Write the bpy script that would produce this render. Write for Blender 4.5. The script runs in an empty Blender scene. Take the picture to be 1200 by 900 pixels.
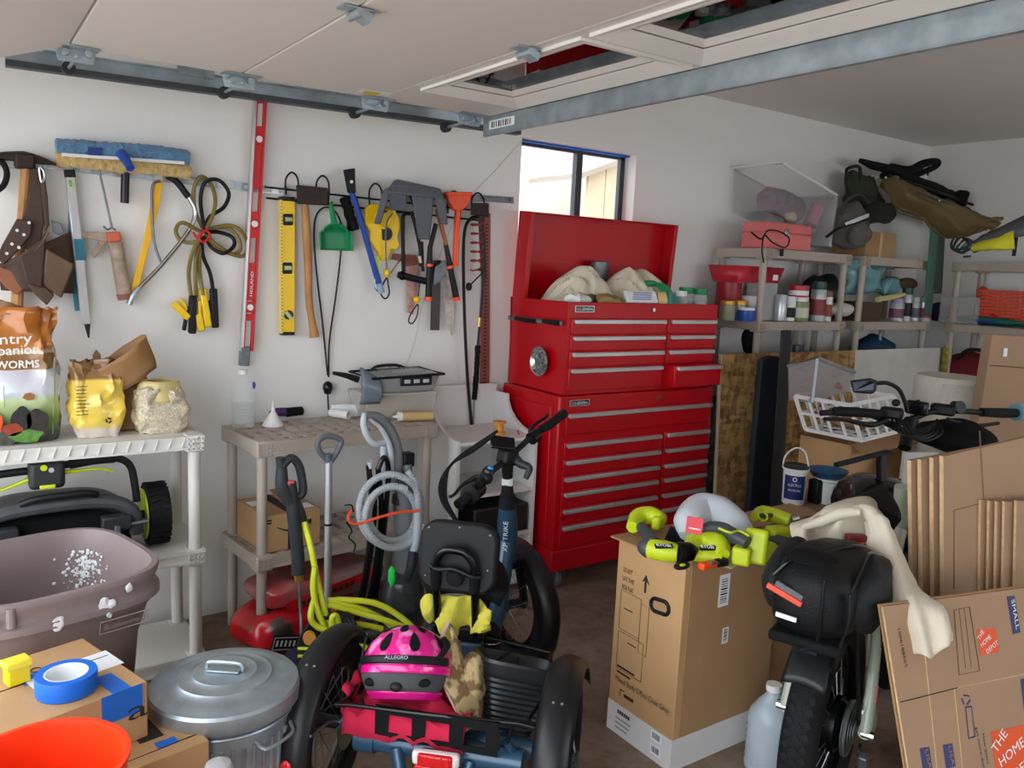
import bpy, bmesh, math, random
from math import sin, cos, pi, radians, sqrt, atan2
from mathutils import Vector, Matrix, Euler, noise
random.seed(7); noise.seed_set(7)
scene = bpy.context.scene
COL = scene.collection

# ---------------------------------------------------------------- camera
CAM_LOC = Vector((0, 0, 1.67))
FPX = 954.97
RX = Vector((0.825, -0.042, 0.563)); RY = Vector((-0.563, -0.142, 0.814))
RX.normalize(); RY = (RY - RX * RY.dot(RX)).normalized(); RZ = RX.cross(RY)
if RZ.y > 0: RZ = -RZ
# rows RX,RY,RZ: world axes in (right, down, forward) camera coordinates
c_right = Vector((RX.x, RY.x, RZ.x)); c_down = Vector((RX.y, RY.y, RZ.y)); c_fwd = Vector((RX.z, RY.z, RZ.z))
cam_data = bpy.data.cameras.new('camera'); cam = bpy.data.objects.new('camera', cam_data); COL.objects.link(cam)
m = Matrix.Identity(4)
for i in range(3):
    m[i][0] = c_right[i]; m[i][1] = -c_down[i]; m[i][2] = -c_fwd[i]
m.translation = CAM_LOC
cam.matrix_world = m
cam_data.sensor_width = 36; cam_data.lens = FPX / 1200 * 36; cam_data.clip_start = .02; cam_data.clip_end = 200
scene.camera = cam

# ---------------------------------------------------------------- light
w = bpy.data.worlds.new('overcast_sky'); scene.world = w; w.use_nodes = True
bg = w.node_tree.nodes['Background']; bg.inputs[0].default_value = (.88, .94, 1.0, 1); bg.inputs[1].default_value = 4.0
scene.view_settings.view_transform = 'Standard'; scene.view_settings.look = 'None'
scene.view_settings.exposure = 0.24; scene.view_settings.gamma = 1; scene.view_settings.use_curve_mapping = False

# ---------------------------------------------------------------- photograph point -> place in the room
def ray(px, py):
    d = Vector((px - 600, py - 450, FPX))
    return c_right * d.x + c_down * d.y + c_fwd * d.z
def PY(px, py, y):
    d = ray(px, py); return CAM_LOC + d * ((y - CAM_LOC.y) / d.y)
def PZ(px, py, z):
    d = ray(px, py); return CAM_LOC + d * ((z - CAM_LOC.z) / d.z)
def PX(px, py, x):
    d = ray(px, py); return CAM_LOC + d * ((x - CAM_LOC.x) / d.x)

def PD(px, py, depth):
    return CAM_LOC + ray(px, py) * (depth / FPX)
def PP(px, py, p, n):
    d = ray(px, py); return CAM_LOC + d * ((Vector(p) - CAM_LOC).dot(n) / d.dot(n))

# ---------------------------------------------------------------- materials
MATS = {}
def mat(name, col, rough=.5, metal=0., var=.08, scale=6., bump=0., bscale=60., col2=None, trans=0., alpha=1., spec=.5, emit=0., coat=0., sheen=0.):
    if name in MATS: return MATS[name]
    M = bpy.data.materials.new(name); M.use_nodes = True; nt = M.node_tree
    b = nt.nodes['Principled BSDF']
    b.inputs['Roughness'].default_value = rough; b.inputs['Metallic'].default_value = metal
    b.inputs['Specular IOR Level'].default_value = spec
    b.inputs['Transmission Weight'].default_value = trans; b.inputs['Alpha'].default_value = alpha
    b.inputs['Coat Weight'].default_value = coat; b.inputs['Sheen Weight'].default_value = sheen
    tc = nt.nodes.new('ShaderNodeTexCoord')
    n = nt.nodes.new('ShaderNodeTexNoise'); n.inputs['Scale'].default_value = scale; n.inputs['Detail'].default_value = 5
    nt.links.new(tc.outputs['Object'], n.inputs['Vector'])
    r = nt.nodes.new('ShaderNodeValToRGB'); r.color_ramp.elements[0].position = .3; r.color_ramp.elements[1].position = .7
    c = Vector(col[:3])
    if col2 is None: a = c * (1 - var); d = c * (1 + var)
    else: a = c; d = Vector(col2)
    r.color_ramp.elements[0].color = (min(a[0], 1), min(a[1], 1), min(a[2], 1), 1); r.color_ramp.elements[1].color = (min(d[0], 1), min(d[1], 1), min(d[2], 1), 1)
    nt.links.new(n.outputs['Fac'], r.inputs['Fac']); nt.links.new(r.outputs['Color'], b.inputs['Base Color'])
    if emit:
        b.inputs['Emission Color'].default_value = (*col[:3], 1); b.inputs['Emission Strength'].default_value = emit
    if bump:
        n2 = nt.nodes.new('ShaderNodeTexNoise'); n2.inputs['Scale'].default_value = bscale; n2.inputs['Detail'].default_value = 3
        nt.links.new(tc.outputs['Object'], n2.inputs['Vector'])
        bp = nt.nodes.new('ShaderNodeBump'); bp.inputs['Strength'].default_value = bump; bp.inputs['Distance'].default_value = .01
        nt.links.new(n2.outputs['Fac'], bp.inputs['Height']); nt.links.new(bp.outputs['Normal'], b.inputs['Normal'])
    MATS[name] = M
    return M
def srgb(r, g, b):
    f = lambda c: (c / 255 / 12.92) if c / 255 <= .04045 else ((c / 255 + .055) / 1.055) ** 2.4
    return (f(r), f(g), f(b))
def sm(name, rgb, rough=.5, **k): return mat(name, srgb(*rgb), rough, **k)

WHITEWALL = sm('white_wall_paint', (236, 234, 231), .75, var=.025, scale=1.3, bump=.08, bscale=90)
CEIL = sm('ceiling_paint', (234, 229, 226), .8, var=.03, scale=1.2, bump=.08, bscale=60)
STEEL = sm('galvanised_steel', (176, 188, 196), .40, metal=.75, var=.18, scale=14, bump=.05)
STEELD = sm('dull_steel', (120, 126, 130), .5, metal=.8, var=.25, scale=20)
CHROME = sm('chrome', (205, 208, 210), .18, metal=1., var=.05)
BLACK = sm('black_plastic', (18, 19, 21), .48, var=.2, spec=.3)
BLACKG = sm('glossy_black', (11, 12, 14), .25, var=.2, spec=.4)
BLACKM = sm('matt_black', (15, 16, 18), .8, var=.3, bump=.1, spec=.2)
RUBBER = sm('black_rubber', (20, 20, 22), .75, var=.25, bump=.12, bscale=150, spec=.25)
DARK = sm('dark_grey_plastic', (44, 47, 52), .5, var=.1, spec=.35)
GREY = sm('grey_plastic', (95, 99, 106), .5, var=.08)
LGREY = sm('light_grey_plastic', (176, 184, 190), .5, var=.05)
WHITEP = sm('white_plastic', (232, 232, 230), .45, var=.03)
RED = sm('red_enamel', (184, 0, 18), .3, var=.06, spec=.4)
REDP = sm('red_plastic', (205, 22, 30), .4, var=.08)
ORANGE = sm('orange_plastic', (250, 84, 28), .4, var=.05)
YELLOW = sm('yellow_plastic', (250, 205, 20), .4, var=.04)
LIME = sm('lime_plastic', (205, 222, 30), .4, var=.05)
GREEN = sm('green_plastic', (12, 135, 82), .4, var=.06)
BLUE = sm('blue_plastic', (28, 72, 165), .4, var=.08)
WOOD = sm('ash_handle_wood', (190, 140, 88), .55, col2=srgb(160, 108, 62), scale=9)
CARD = sm('cardboard', (186, 146, 102), .8, var=.06, scale=5, bump=.05, bscale=120)
CARDD = sm('dark_cardboard', (166, 128, 90), .8, var=.06, scale=5, bump=.05, bscale=120)
CARDE = sm('cardboard_cut_edge', (205, 172, 132), .85, var=.15, scale=40)
PRINT = sm('black_ink', (38, 32, 28), .7, var=.1)
PAPER = sm('white_paper', (236, 238, 240), .6, var=.03)
ALU = sm('aluminium', (205, 205, 205), .35, metal=.75, var=.08)
CANVAS = sm('canvas_cloth', (222, 212, 190), .9, var=.08, bump=.2, bscale=120)

# ---------------------------------------------------------------- mesh builder
def basis(z):
    z = Vector(z).normalized(); a = Vector((0, 0, 1)) if abs(z.z) < .95 else Vector((1, 0, 0))
    x = a.cross(z).normalized(); return x, z.cross(x), z
def crom(pts, k=6, closed=False):
    P = [Vector(p) for p in pts]
    if len(P) < 3: return P
    out = []; n = len(P); rng = range(n if closed else n - 1)
    for i in rng:
        p0 = P[(i - 1) % n] if closed or i > 0 else P[0] * 2 - P[1]
        p1 = P[i]; p2 = P[(i + 1) % n]
        p3 = P[(i + 2) % n] if closed or i + 2 < n else P[-1] * 2 - P[-2]
        for j in range(k):
            t = j / k
            out.append(.5 * ((2 * p1) + (p2 - p0) * t + (2 * p0 - 5 * p1 + 4 * p2 - p3) * t * t + (3 * p1 - p0 - 3 * p2 + p3) * t ** 3))
    if not closed: out.append(P[-1])
    return out
class MB:
    def __init__(s): s.v = []; s.f = []
    def add(s, vs, fs):
        o = len(s.v); s.v += [Vector(v) for v in vs]; s.f += [tuple(i + o for i in f) for f in fs]; return s
    def box(s, x0, x1, y0, y1, z0, z1, M=None):
        vs = [Vector((x, y, z)) for z in (z0, z1) for y in (y0, y1) for x in (x0, x1)]
        if M is not None: vs = [M @ v for v in vs]
        return s.add(vs, [(0, 2, 3, 1), (4, 5, 7, 6), (0, 1, 5, 4), (2, 6, 7, 3), (0, 4, 6, 2), (1, 3, 7, 5)])
    def boxc(s, c, sz, rot=(0, 0, 0)):
        M = Matrix.Translation(c) @ Euler(rot).to_matrix().to_4x4()
        return s.box(-sz[0] / 2, sz[0] / 2, -sz[1] / 2, sz[1] / 2, -sz[2] / 2, sz[2] / 2, M)
    def hexa(s, p):  # 8 corners: bottom 4 ccw, top 4 ccw
        return s.add(p, [(3, 2, 1, 0), (4, 5, 6, 7), (0, 1, 5, 4), (1, 2, 6, 5), (2, 3, 7, 6), (3, 0, 4, 7)])
    def bar(s, a, b, w, h, up=(0, 0, 1)):
        a = Vector(a); b = Vector(b); d = (b - a).normalized(); u = Vector(up); sd = d.cross(u)
        if sd.length < 1e-4: sd = d.cross(Vector((1, 0, 0)))
        sd.normalize(); u = sd.cross(d); sd *= w / 2; u *= h / 2
        return s.hexa([a - sd - u, a + sd - u, b + sd - u, b - sd - u, a - sd + u, a + sd + u, b + sd + u, b - sd + u])
    def cyl(s, a, b, r, r1=None, n=16, caps=True):
        a = Vector(a); b = Vector(b); r1 = r if r1 is None else r1; x, y, z = basis(b - a)
        vs = [a + (x * cos(2 * pi * i / n) + y * sin(2 * pi * i / n)) * r for i in range(n)] + [b + (x * cos(2 * pi * i / n) + y * sin(2 * pi * i / n)) * r1 for i in range(n)]
        fs = [(i, (i + 1) % n, n + (i + 1) % n, n + i) for i in range(n)]
        if caps: fs += [tuple(range(n - 1, -1, -1)), tuple(range(n, 2 * n))]
        return s.add(vs, fs)
    def tube(s, pts, r, n=8, k=6, closed=False, raw=False, flat=1., caps=True):
        P = [Vector(p) for p in pts] if raw else crom(pts, k, closed)
        m = len(P); rr = r if isinstance(r, (list, tuple)) else None
        prev = None; vs = []
        for i, p in enumerate(P):
            if closed: t = P[(i + 1) % m] - P[(i - 1) % m]
            else: t = P[min(i + 1, m - 1)] - P[max(i - 1, 0)]
            if t.length < 1e-9: t = Vector((0, 0, 1))
            t.normalize()
            if prev is None: x, y, _ = basis(t)
            else:
                x = prev - t * prev.dot(t)
                x = x.normalized() if x.length > 1e-6 else basis(t)[0]
                y = t.cross(x)
            prev = x
            if rr: u = i / (m - 1) * (len(rr) - 1); q = int(min(u, len(rr) - 2)); ra = rr[q] + (rr[q + 1] - rr[q]) * (u - q)
            else: ra = r
            vs += [p + (x * cos(2 * pi * j / n) + y * sin(2 * pi * j / n) * flat) * ra for j in range(n)]
        fs = []
        for i in range(m if closed else m - 1):
            i2 = (i + 1) % m
            fs += [(i * n + j, i * n + (j + 1) % n, i2 * n + (j + 1) % n, i2 * n + j) for j in range(n)]
        if not closed and caps: fs += [tuple(range(n - 1, -1, -1)), tuple(range((m - 1) * n, m * n))]
        return s.add(vs, fs)
    def lathe(s, prof, n=24, c=(0, 0, 0), axis=(0, 0, 1), sx=1., sy=1., a0=0., a1=2 * pi, caps=True):
        c = Vector(c); x, y, z = basis(axis); full = abs(a1 - a0 - 2 * pi) < 1e-6
        m = n if full else n + 1; vs = []
        for (r, h) in prof:
            vs += [c + x * (r * cos(a0 + (a1 - a0) * j / n) * sx) + y * (r * sin(a0 + (a1 - a0) * j / n) * sy) + z * h for j in range(m)]
        fs = []
        for i in range(len(prof) - 1):
            for j in range(n):
                j2 = (j + 1) % m; fs.append((i * m + j, i * m + j2, (i + 1) * m + j2, (i + 1) * m + j))
        if full and caps and prof[0] != prof[-1]:
            if prof[0][0] > 1e-6: fs.append(tuple(range(m - 1, -1, -1)))
            if prof[-1][0] > 1e-6: fs.append(tuple(range((len(prof) - 1) * m, len(prof) * m)))
        return s.add(vs, fs)
    def prism(s, poly, d):  # poly: 3d points in a plane, d: extrusion vector
        P = [Vector(p) for p in poly]; d = Vector(d); n = len(P)
        return s.add(P + [p + d for p in P], [tuple(range(n)), tuple(range(2 * n - 1, n - 1, -1))] + [(i, n + i, n + (i + 1) % n, (i + 1) % n) for i in range(n)])
    def ell(s, c, r, nu=16, nv=10, M=None):
        vs = []; fs = []
        for i in range(nv + 1):
            th = pi * i / nv
            for j in range(nu):
                ph = 2 * pi * j / nu; v = Vector((r[0] * sin(th) * cos(ph), r[1] * sin(th) * sin(ph), r[2] * cos(th)))
                if M is not None: v = M @ v
                vs.append(Vector(c) + v)
        for i in range(nv):
            for j in range(nu): fs.append((i * nu + j, (i + 1) * nu + j, (i + 1) * nu + (j + 1) % nu, i * nu + (j + 1) % nu))
        return s.add(vs, fs)
    def torus(s, c, axis, R, r, n=32, k=8, a0=0, a1=2 * pi):
        x, y, z = basis(axis); c = Vector(c); full = abs(a1 - a0 - 2 * pi) < 1e-6
        pts = [c + (x * cos(a0 + (a1 - a0) * i / n) + y * sin(a0 + (a1 - a0) * i / n)) * R for i in range(n if full else n + 1)]
        return s.tube(pts, r, n=k, closed=full, raw=True)
    def grid(s, fn, nu, nv, cu=False, cv=False):
        vs = [fn(i / (nu if cu else nu - 1), j / (nv if cv else nv - 1)) for i in range(nu) for j in range(nv)]
        fs = []
        for i in range(nu if cu else nu - 1):
            for j in range(nv if cv else nv - 1):
                a = i * nv + j; b = ((i + 1) % nu) * nv + j; fs.append((a, b, ((i + 1) % nu) * nv + (j + 1) % nv, i * nv + (j + 1) % nv))
        return s.add(vs, fs)
    def xf(s, M): s.v = [M @ v for v in s.v]; return s
    def jit(s, a, f=8.):
        s.v = [v + noise.noise_vector(v * f) * a for v in s.v]; return s
    def mesh(s, name, off=None, smooth=35.):
        me = bpy.data.meshes.new(name)
        vs = s.v if off is None else [v - off for v in s.v]
        me.from_pydata(vs, [], s.f); me.update()
        bm = bmesh.new(); bm.from_mesh(me); bmesh.ops.remove_doubles(bm, verts=bm.verts, dist=1e-6)
        bmesh.ops.recalc_face_normals(bm, faces=bm.faces); bm.to_mesh(me); bm.free()
        if smooth:
            for p in me.polygons: p.use_smooth = True
            me.set_sharp_from_angle(angle=radians(smooth))
        return me
OFF = {}
def mods(o, bevel=0., sub=0, solid=0., seg=2):
    if solid: d = o.modifiers.new('thickness', 'SOLIDIFY'); d.thickness = solid; d.offset = 0
    if bevel:
        b = o.modifiers.new('bevel', 'BEVEL'); b.width = bevel; b.segments = seg; b.limit_method = 'ANGLE'; b.angle_limit = radians(40); b.harden_normals = False
    if sub: d = o.modifiers.new('subdivision', 'SUBSURF'); d.levels = sub; d.render_levels = sub
def tag(o, label=None, cat=None, group=None, kind=None):
    if label: o['label'] = label
    if cat: o['category'] = cat
    if group: o['group'] = group
    if kind: o['kind'] = kind
    return o
def thing(name, label, cat, loc=(0, 0, 0), rot=None, group=None, world=True):
    """An Empty at the thing's base; with world=True its parts are given in room coordinates, else in the thing's own."""
    o = bpy.data.objects.new(name, None); o.empty_display_size = .05; COL.objects.link(o); o.location = loc
    if rot is not None: o.rotation_euler = rot if hasattr(rot, '__len__') else (0, 0, rot)
    OFF[o.name] = Vector(loc) if world else None
    return tag(o, label, cat, group)
def part(root, name, mb, M, parent=None, label=None, smooth=35., kind=None, **k):
    off = OFF.get(root.name)
    o = bpy.data.objects.new(name, mb.mesh(name, off, smooth)); COL.objects.link(o); o.data.materials.append(M); o.parent = parent or root
    mods(o, **k); return tag(o, label, kind=kind)
def again(root, name, src, loc=None, rot=None, parent=None):
    o = bpy.data.objects.new(name, src.data); COL.objects.link(o); o.parent = parent or root
    if loc is not None: o.location = loc
    if rot is not None: o.rotation_euler = rot
    for md in src.modifiers:
        n = o.modifiers.new(md.name, md.type)
        for a in ('width', 'segments', 'limit_method', 'angle_limit', 'thickness', 'offset', 'levels', 'render_levels'):
            if hasattr(md, a): setattr(n, a, getattr(md, a))
    return o
def solo(name, label, cat, mb, M, group=None, smooth=35., kind=None, **k):
    """A thing that is one mesh; built in room coordinates, its origin at the middle of its base."""
    xs = [v.x for v in mb.v]; ys = [v.y for v in mb.v]; zs = [v.z for v in mb.v]
    off = Vector(((min(xs) + max(xs)) / 2, (min(ys) + max(ys)) / 2, min(zs)))
    o = bpy.data.objects.new(name, mb.mesh(name, off, smooth)); COL.objects.link(o); o.location = off; o.data.materials.append(M)
    mods(o, **k); OFF[o.name] = off; return tag(o, label, cat, group, kind)
def struct(name, mb, M, parent=None, smooth=35., **k):
    o = bpy.data.objects.new(name, mb.mesh(name, None, smooth)); COL.objects.link(o); o.data.materials.append(M); o.parent = parent
    OFF[o.name] = Vector((0, 0, 0))
    mods(o, **k)
    if parent is None: o['kind'] = 'structure'
    return o
def dup(root, loc, rot=None, label=None, group=None):
    r = root.copy(); COL.objects.link(r); r.location = loc
    if rot is not None: r.rotation_euler = rot if hasattr(rot, '__len__') else (0, 0, rot)
    tag(r, label, group=group)
    for ch in list(root.children):
        c = ch.copy(); COL.objects.link(c); c.parent = r
        for g in list(ch.children):
            d = g.copy(); COL.objects.link(d); d.parent = c
    return r
def text(root, s, org, ux, uy, h, M, parent=None, name='lettering', wid=None, lift=.0015, bold=0., align='LEFT'):
    """Flat lettering: org = lower left, ux = reading direction, uy = up direction, h = letter height."""
    cu = bpy.data.curves.new('lettering', 'FONT'); cu.body = s; cu.size = 1; cu.offset = bold; cu.resolution_u = 2; cu.extrude = .0
    t = bpy.data.objects.new('tmp_text', cu); COL.objects.link(t)
    bpy.context.view_layer.update()
    me = bpy.data.meshes.new_from_object(t.evaluated_get(bpy.context.evaluated_depsgraph_get()))
    bpy.data.objects.remove(t)
    ux = Vector(ux).normalized(); uy = Vector(uy).normalized(); n = ux.cross(uy).normalized()
    xs = [v.co.x for v in me.vertices] or [0, 1]; x0, x1 = min(xs), max(xs)
    sy = h / .7; sx = sy if wid is None else wid / max(x1 - x0, 1e-6)
    off = OFF.get((root).name); org = Vector(org)
    sh = 0 if align == 'LEFT' else (x1 - x0) * sx / 2
    for v in me.vertices:
        p = org + ux * ((v.co.x - x0) * sx - sh) + uy * (v.co.y * sy) + n * lift
        v.co = p - off if off is not None else p
    me.materials.clear(); me.materials.append(M)
    o = bpy.data.objects.new(name, me); COL.objects.link(o); o.parent = parent or root
    return o
def quad(root, name, org, ux, uy, w, h, M, parent=None, lift=.001, th=.0008):
    """A thin sticker or printed patch with its own thickness lying on a surface."""
    ux = Vector(ux).normalized(); uy = Vector(uy).normalized(); n = ux.cross(uy).normalized(); o = Vector(org) + n * lift
    mb = MB().prism([o, o + ux * w, o + ux * w + uy * h, o + uy * h], -n * th)
    return part(root, name, mb, M, parent)

# ================================================================ the room
WY = 3.75; RXW = 6.62; CZ = 2.80; FY = -2.4; LX = -.55
def concrete():
    M = bpy.data.materials.new('stained_concrete'); M.use_nodes = True; nt = M.node_tree; b = nt.nodes['Principled BSDF']; b.inputs['Roughness'].default_value = .7
    tc = nt.nodes.new('ShaderNodeTexCoord'); n1 = nt.nodes.new('ShaderNodeTexNoise'); n1.inputs['Scale'].default_value = 1.6; n1.inputs['Detail'].default_value = 8; n1.inputs['Roughness'].default_value = .65
    n2 = nt.nodes.new('ShaderNodeTexNoise'); n2.inputs['Scale'].default_value = 22; n2.inputs['Detail'].default_value = 6
    nt.links.new(tc.outputs['Object'], n1.inputs['Vector']); nt.links.new(tc.outputs['Object'], n2.inputs['Vector'])
    r1 = nt.nodes.new('ShaderNodeValToRGB'); e = r1.color_ramp.elements
    e[0].position = .32; e[0].color = (*srgb(84, 66, 52), 1); e[1].position = .66; e[1].color = (*srgb(176, 156, 136), 1)
    e2 = r1.color_ramp.elements.new(.48); e2.color = (*srgb(140, 120, 102), 1)
    mx = nt.nodes.new('ShaderNodeMixRGB'); mx.blend_type = 'MULTIPLY'; mx.inputs[0].default_value = .5
    nt.links.new(n1.outputs['Fac'], r1.inputs['Fac']); nt.links.new(r1.outputs['Color'], mx.inputs[1]); nt.links.new(n2.outputs['Color'], mx.inputs[2])
    r3 = nt.nodes.new('ShaderNodeValToRGB'); r3.color_ramp.elements[0].color = (.55, .55, .55, 1); r3.color_ramp.elements[0].position = .3; r3.color_ramp.elements[1].position = .6
    nt.links.new(n2.outputs['Fac'], r3.inputs['Fac']); nt.links.new(r3.outputs['Color'], mx.inputs[2])
    nt.links.new(mx.outputs[0], b.inputs['Base Color'])
    bp = nt.nodes.new('ShaderNodeBump'); bp.inputs['Strength'].default_value = .15; nt.links.new(n2.outputs['Fac'], bp.inputs['Height']); nt.links.new(bp.outputs['Normal'], b.inputs['Normal'])
    return M
struct('floor', MB().box(LX - .15, RXW + .2, FY - .2, WY + .2, -.12, 0), concrete())
struct('ceiling', MB().box(LX - .15, RXW + .2, FY - .2, WY + .2, CZ, CZ + .12), CEIL)
WX0, WX1, WZ0, WZ1 = 2.585, 3.425, 1.25, 2.375
wb = MB(); T = .17
wb.box(LX - .15, WX0, WY, WY + T, 0, CZ); wb.box(WX1, RXW + .2, WY, WY + T, 0, CZ)
wb.box(WX0, WX1, WY, WY + T, 0, WZ0); wb.box(WX0, WX1, WY, WY + T, WZ1, CZ)
struct('wall_back', wb, WHITEWALL, smooth=0)
struct('wall_right', MB().box(RXW, RXW + .2, FY - .2, WY, 0, CZ), WHITEWALL)
FX0, FX1, FZ0, FZ1 = 2.9, 6.1, .85, 2.25     # unseen window, added to brighten the far right of the room
struct('wall_front', MB().box(LX - .15, FX0, FY - .2, FY, 0, CZ).box(FX1, RXW, FY - .2, FY, 0, CZ).box(FX0, FX1, FY - .2, FY, 0, FZ0).box(FX0, FX1, FY - .2, FY, FZ1, CZ), WHITEWALL, smooth=0)
w2 = struct('added_window', MB().box(FX0, FX1, FY - .12, FY - .08, FZ0, FZ0 + .04).box(FX0, FX1, FY - .12, FY - .08, FZ1 - .04, FZ1).box(FX0, FX0 + .04, FY - .12, FY - .08, FZ0, FZ1).box(FX1 - .04, FX1, FY - .12, FY - .08, FZ0, FZ1), WHITEWALL)
struct('mullion', MB().box(4.48, 4.52, FY - .12, FY - .08, FZ0, FZ1), WHITEWALL, w2)  # bar of the added, unseen window
# the open doorway side: jambs and the header over the opening
wl = MB().box(LX - .15, LX, FY, -2.1, 0, CZ).box(LX - .15, LX, 3.42, WY, 0, CZ).box(LX - .15, LX, -2.1, 3.42, 2.2, CZ)
struct('wall_left', wl, WHITEWALL, smooth=0)
drive = struct('ground', MB().box(-14, LX - .15, -8, 12, -.14, -.02).box(LX - .15, 16, -10, FY - .2, -.14, -.02), sm('driveway_concrete', (190, 186, 178), .8))
struct('yard', MB().box(LX - .15, 16, WY + T, 16, -.14, -.02), sm('yard_gravel', (190, 182, 168), .9))

# window
wn = struct('window_1', MB().box(WX0, WX1, WY + .10, WY + .13, WZ0, WZ0 + .03).box(WX0, WX1, WY + .10, WY + .13, WZ1 - .025, WZ1).box(WX0, WX0 + .03, WY + .10, WY + .13, WZ0, WZ1).box(WX1 - .035, WX1, WY + .10, WY + .13, WZ0, WZ1), sm('dark_window_frame', (58, 62, 68), .4, metal=.4))
xm = PY(677, 200, WY + .11).x
struct('mullion', MB().box(xm - .022, xm + .022, WY + .095, WY + .135, WZ0, WZ1), MATS['dark_window_frame'], wn)
def glassmat(name, a, tint=(1, 1, 1), rough=.02):
    M = bpy.data.materials.new(name); M.use_nodes = True; nt = M.node_tree; nt.nodes.remove(nt.nodes['Principled BSDF']); out = nt.nodes['Material Output']
    t = nt.nodes.new('ShaderNodeBsdfTransparent'); t.inputs[0].default_value = (*tint, 1); g = nt.nodes.new('ShaderNodeBsdfGlossy'); g.inputs['Roughness'].default_value = rough
    lw = nt.nodes.new('ShaderNodeLayerWeight'); lw.inputs[0].default_value = a; mx = nt.nodes.new('ShaderNodeMixShader')
    nt.links.new(lw.outputs['Fresnel'], mx.inputs[0]); nt.links.new(t.outputs[0], mx.inputs[1]); nt.links.new(g.outputs[0], mx.inputs[2]); nt.links.new(mx.outputs[0], out.inputs['Surface'])
    return M
PANE = glassmat('window_glass', .15)
for a, b in ((WX0 + .03, xm - .022), (xm + .022, WX1 - .035)):
    struct('pane', MB().box(a, b, WY + .113, WY + .117, WZ0 + .03, WZ1 - .025), PANE, wn)
struct('tape_strip', MB().box(WX0, WX1 + .0, WY + .06, WY + .100, WZ1 - .012, WZ1 - .002).jit(.003, 30), sm('blue_painters_tape', (16, 104, 205), .5, var=.06), wn)

# outside the window
neighbour = thing('neighbour_house', 'pink neighbouring house seen through the garage window', 'building', (6, 8.3, 0))
part(neighbour, 'wall', MB().box(1, 13, 8.1, 8.4, 0, 4.2), sm('pink_stucco', (214, 172, 180), .9))
solo('garden_wall', 'plain white garden wall outside the window', 'wall', MB().box(1, 12, 5.9, 6.05, 0, 2.57).box(1, 12, 5.88, 6.07, 2.57, 2.6), sm('white_stucco', (240, 238, 234), .9))
shed = thing('garden_shed', 'tan boarded shed with sloping roof outside the window', 'shed', (5.6, 5.3, 0))
TAN = sm('tan_boards', (196, 178, 150), .8)
a = PY(690, 206, 5.1); b = PY(752, 178, 5.1)
for i in range(8):
    x0 = a.x + i * .18; x1 = x0 + .172; zt = lambda x: a.z + (b.z - a.z) * (x - a.x) / (b.x - a.x)
    part(shed, 'board', MB().prism([(x0, 5.1, 0), (x1, 5.1, 0), (x1, 5.1, min(zt(x1), 3)), (x0, 5.1, min(zt(x0), 3))], (0, .03, 0)), TAN)
part(shed, 'roof', MB().hexa([(a.x - .15, 5.0, a.z - .04), (b.x + 1, 5.0, b.z + .36), (b.x + 1, 5.7, b.z + .36), (a.x - .15, 5.7, a.z - .04), (a.x - .15, 5.0, a.z + .0), (b.x + 1, 5.0, b.z + .41), (b.x + 1, 5.7, b.z + .41), (a.x - .15, 5.7, a.z + .0)]), sm('shed_roof_trim', (150, 140, 128), .8))

# ================================================================ overhead garage door, rolled back under the ceiling
DZ = 2.30; DY0, DY1 = -2.0, 3.05
DOORM = sm('garage_door_skin', (222, 214, 208), .5, var=.015, scale=2)
TRIMW = sm('white_window_trim', (240, 236, 230), .4, var=.02)
door = thing('garage_door', 'white sectional garage door rolled open overhead, with windows in its end section', 'garage door', (1, 1, DZ))
G = .003
part(door, 'section', MB().box(.34 + G, .875 - G, DY0, DY1, DZ, DZ + .045), DOORM, bevel=.004)
part(door, 'section', MB().box(.875 + G, 1.40 - G, DY0, DY1, DZ, DZ + .045), DOORM, bevel=.004)
d0 = Vector((.34 - G, 0, DZ)); d1 = Vector((-.13, 0, DZ - .17)); nn = Vector((.17, 0, -.47)).normalized() * -.045
part(door, 'section', MB().hexa([(d1.x, DY0, d1.z), (d0.x, DY0, d0.z), (d0.x, DY1, d0.z), (d1.x, DY1, d1.z), (d1.x + nn.x, DY0, d1.z + nn.z), (d0.x + nn.x, DY0, d0.z + nn.z), (d0.x + nn.x, DY1, d0.z + nn.z), (d1.x + nn.x, DY1, d1.z + nn.z)]), DOORM, bevel=.004)
e0 = d1 + Vector((-.004, 0, -.003)); e1 = Vector((-.42, 0, DZ - .56)); n2 = Vector((.26, 0, -.30)).normalized() * -.045
wins = [(1.84, 2.74), (.86, 1.78), (-.12, .80), (-1.10, -.18)]
ws = MB().box(1.40 + G, 1.45, DY0, DY1, DZ, DZ + .045).box(1.86, 1.91, DY0, DY1, DZ, DZ + .045)
ys = [DY0] + [y for p in sorted(wins) for y in p] + [DY1]
for i in range(0, len(ys), 2): ws.box(1.45, 1.86, ys[i], ys[i + 1], DZ, DZ + .045)
sec = part(door, 'section', ws, DOORM, smooth=0)
DOORGLASS = glassmat('door_glass', .3, (.5, .49, .5), .02)
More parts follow.
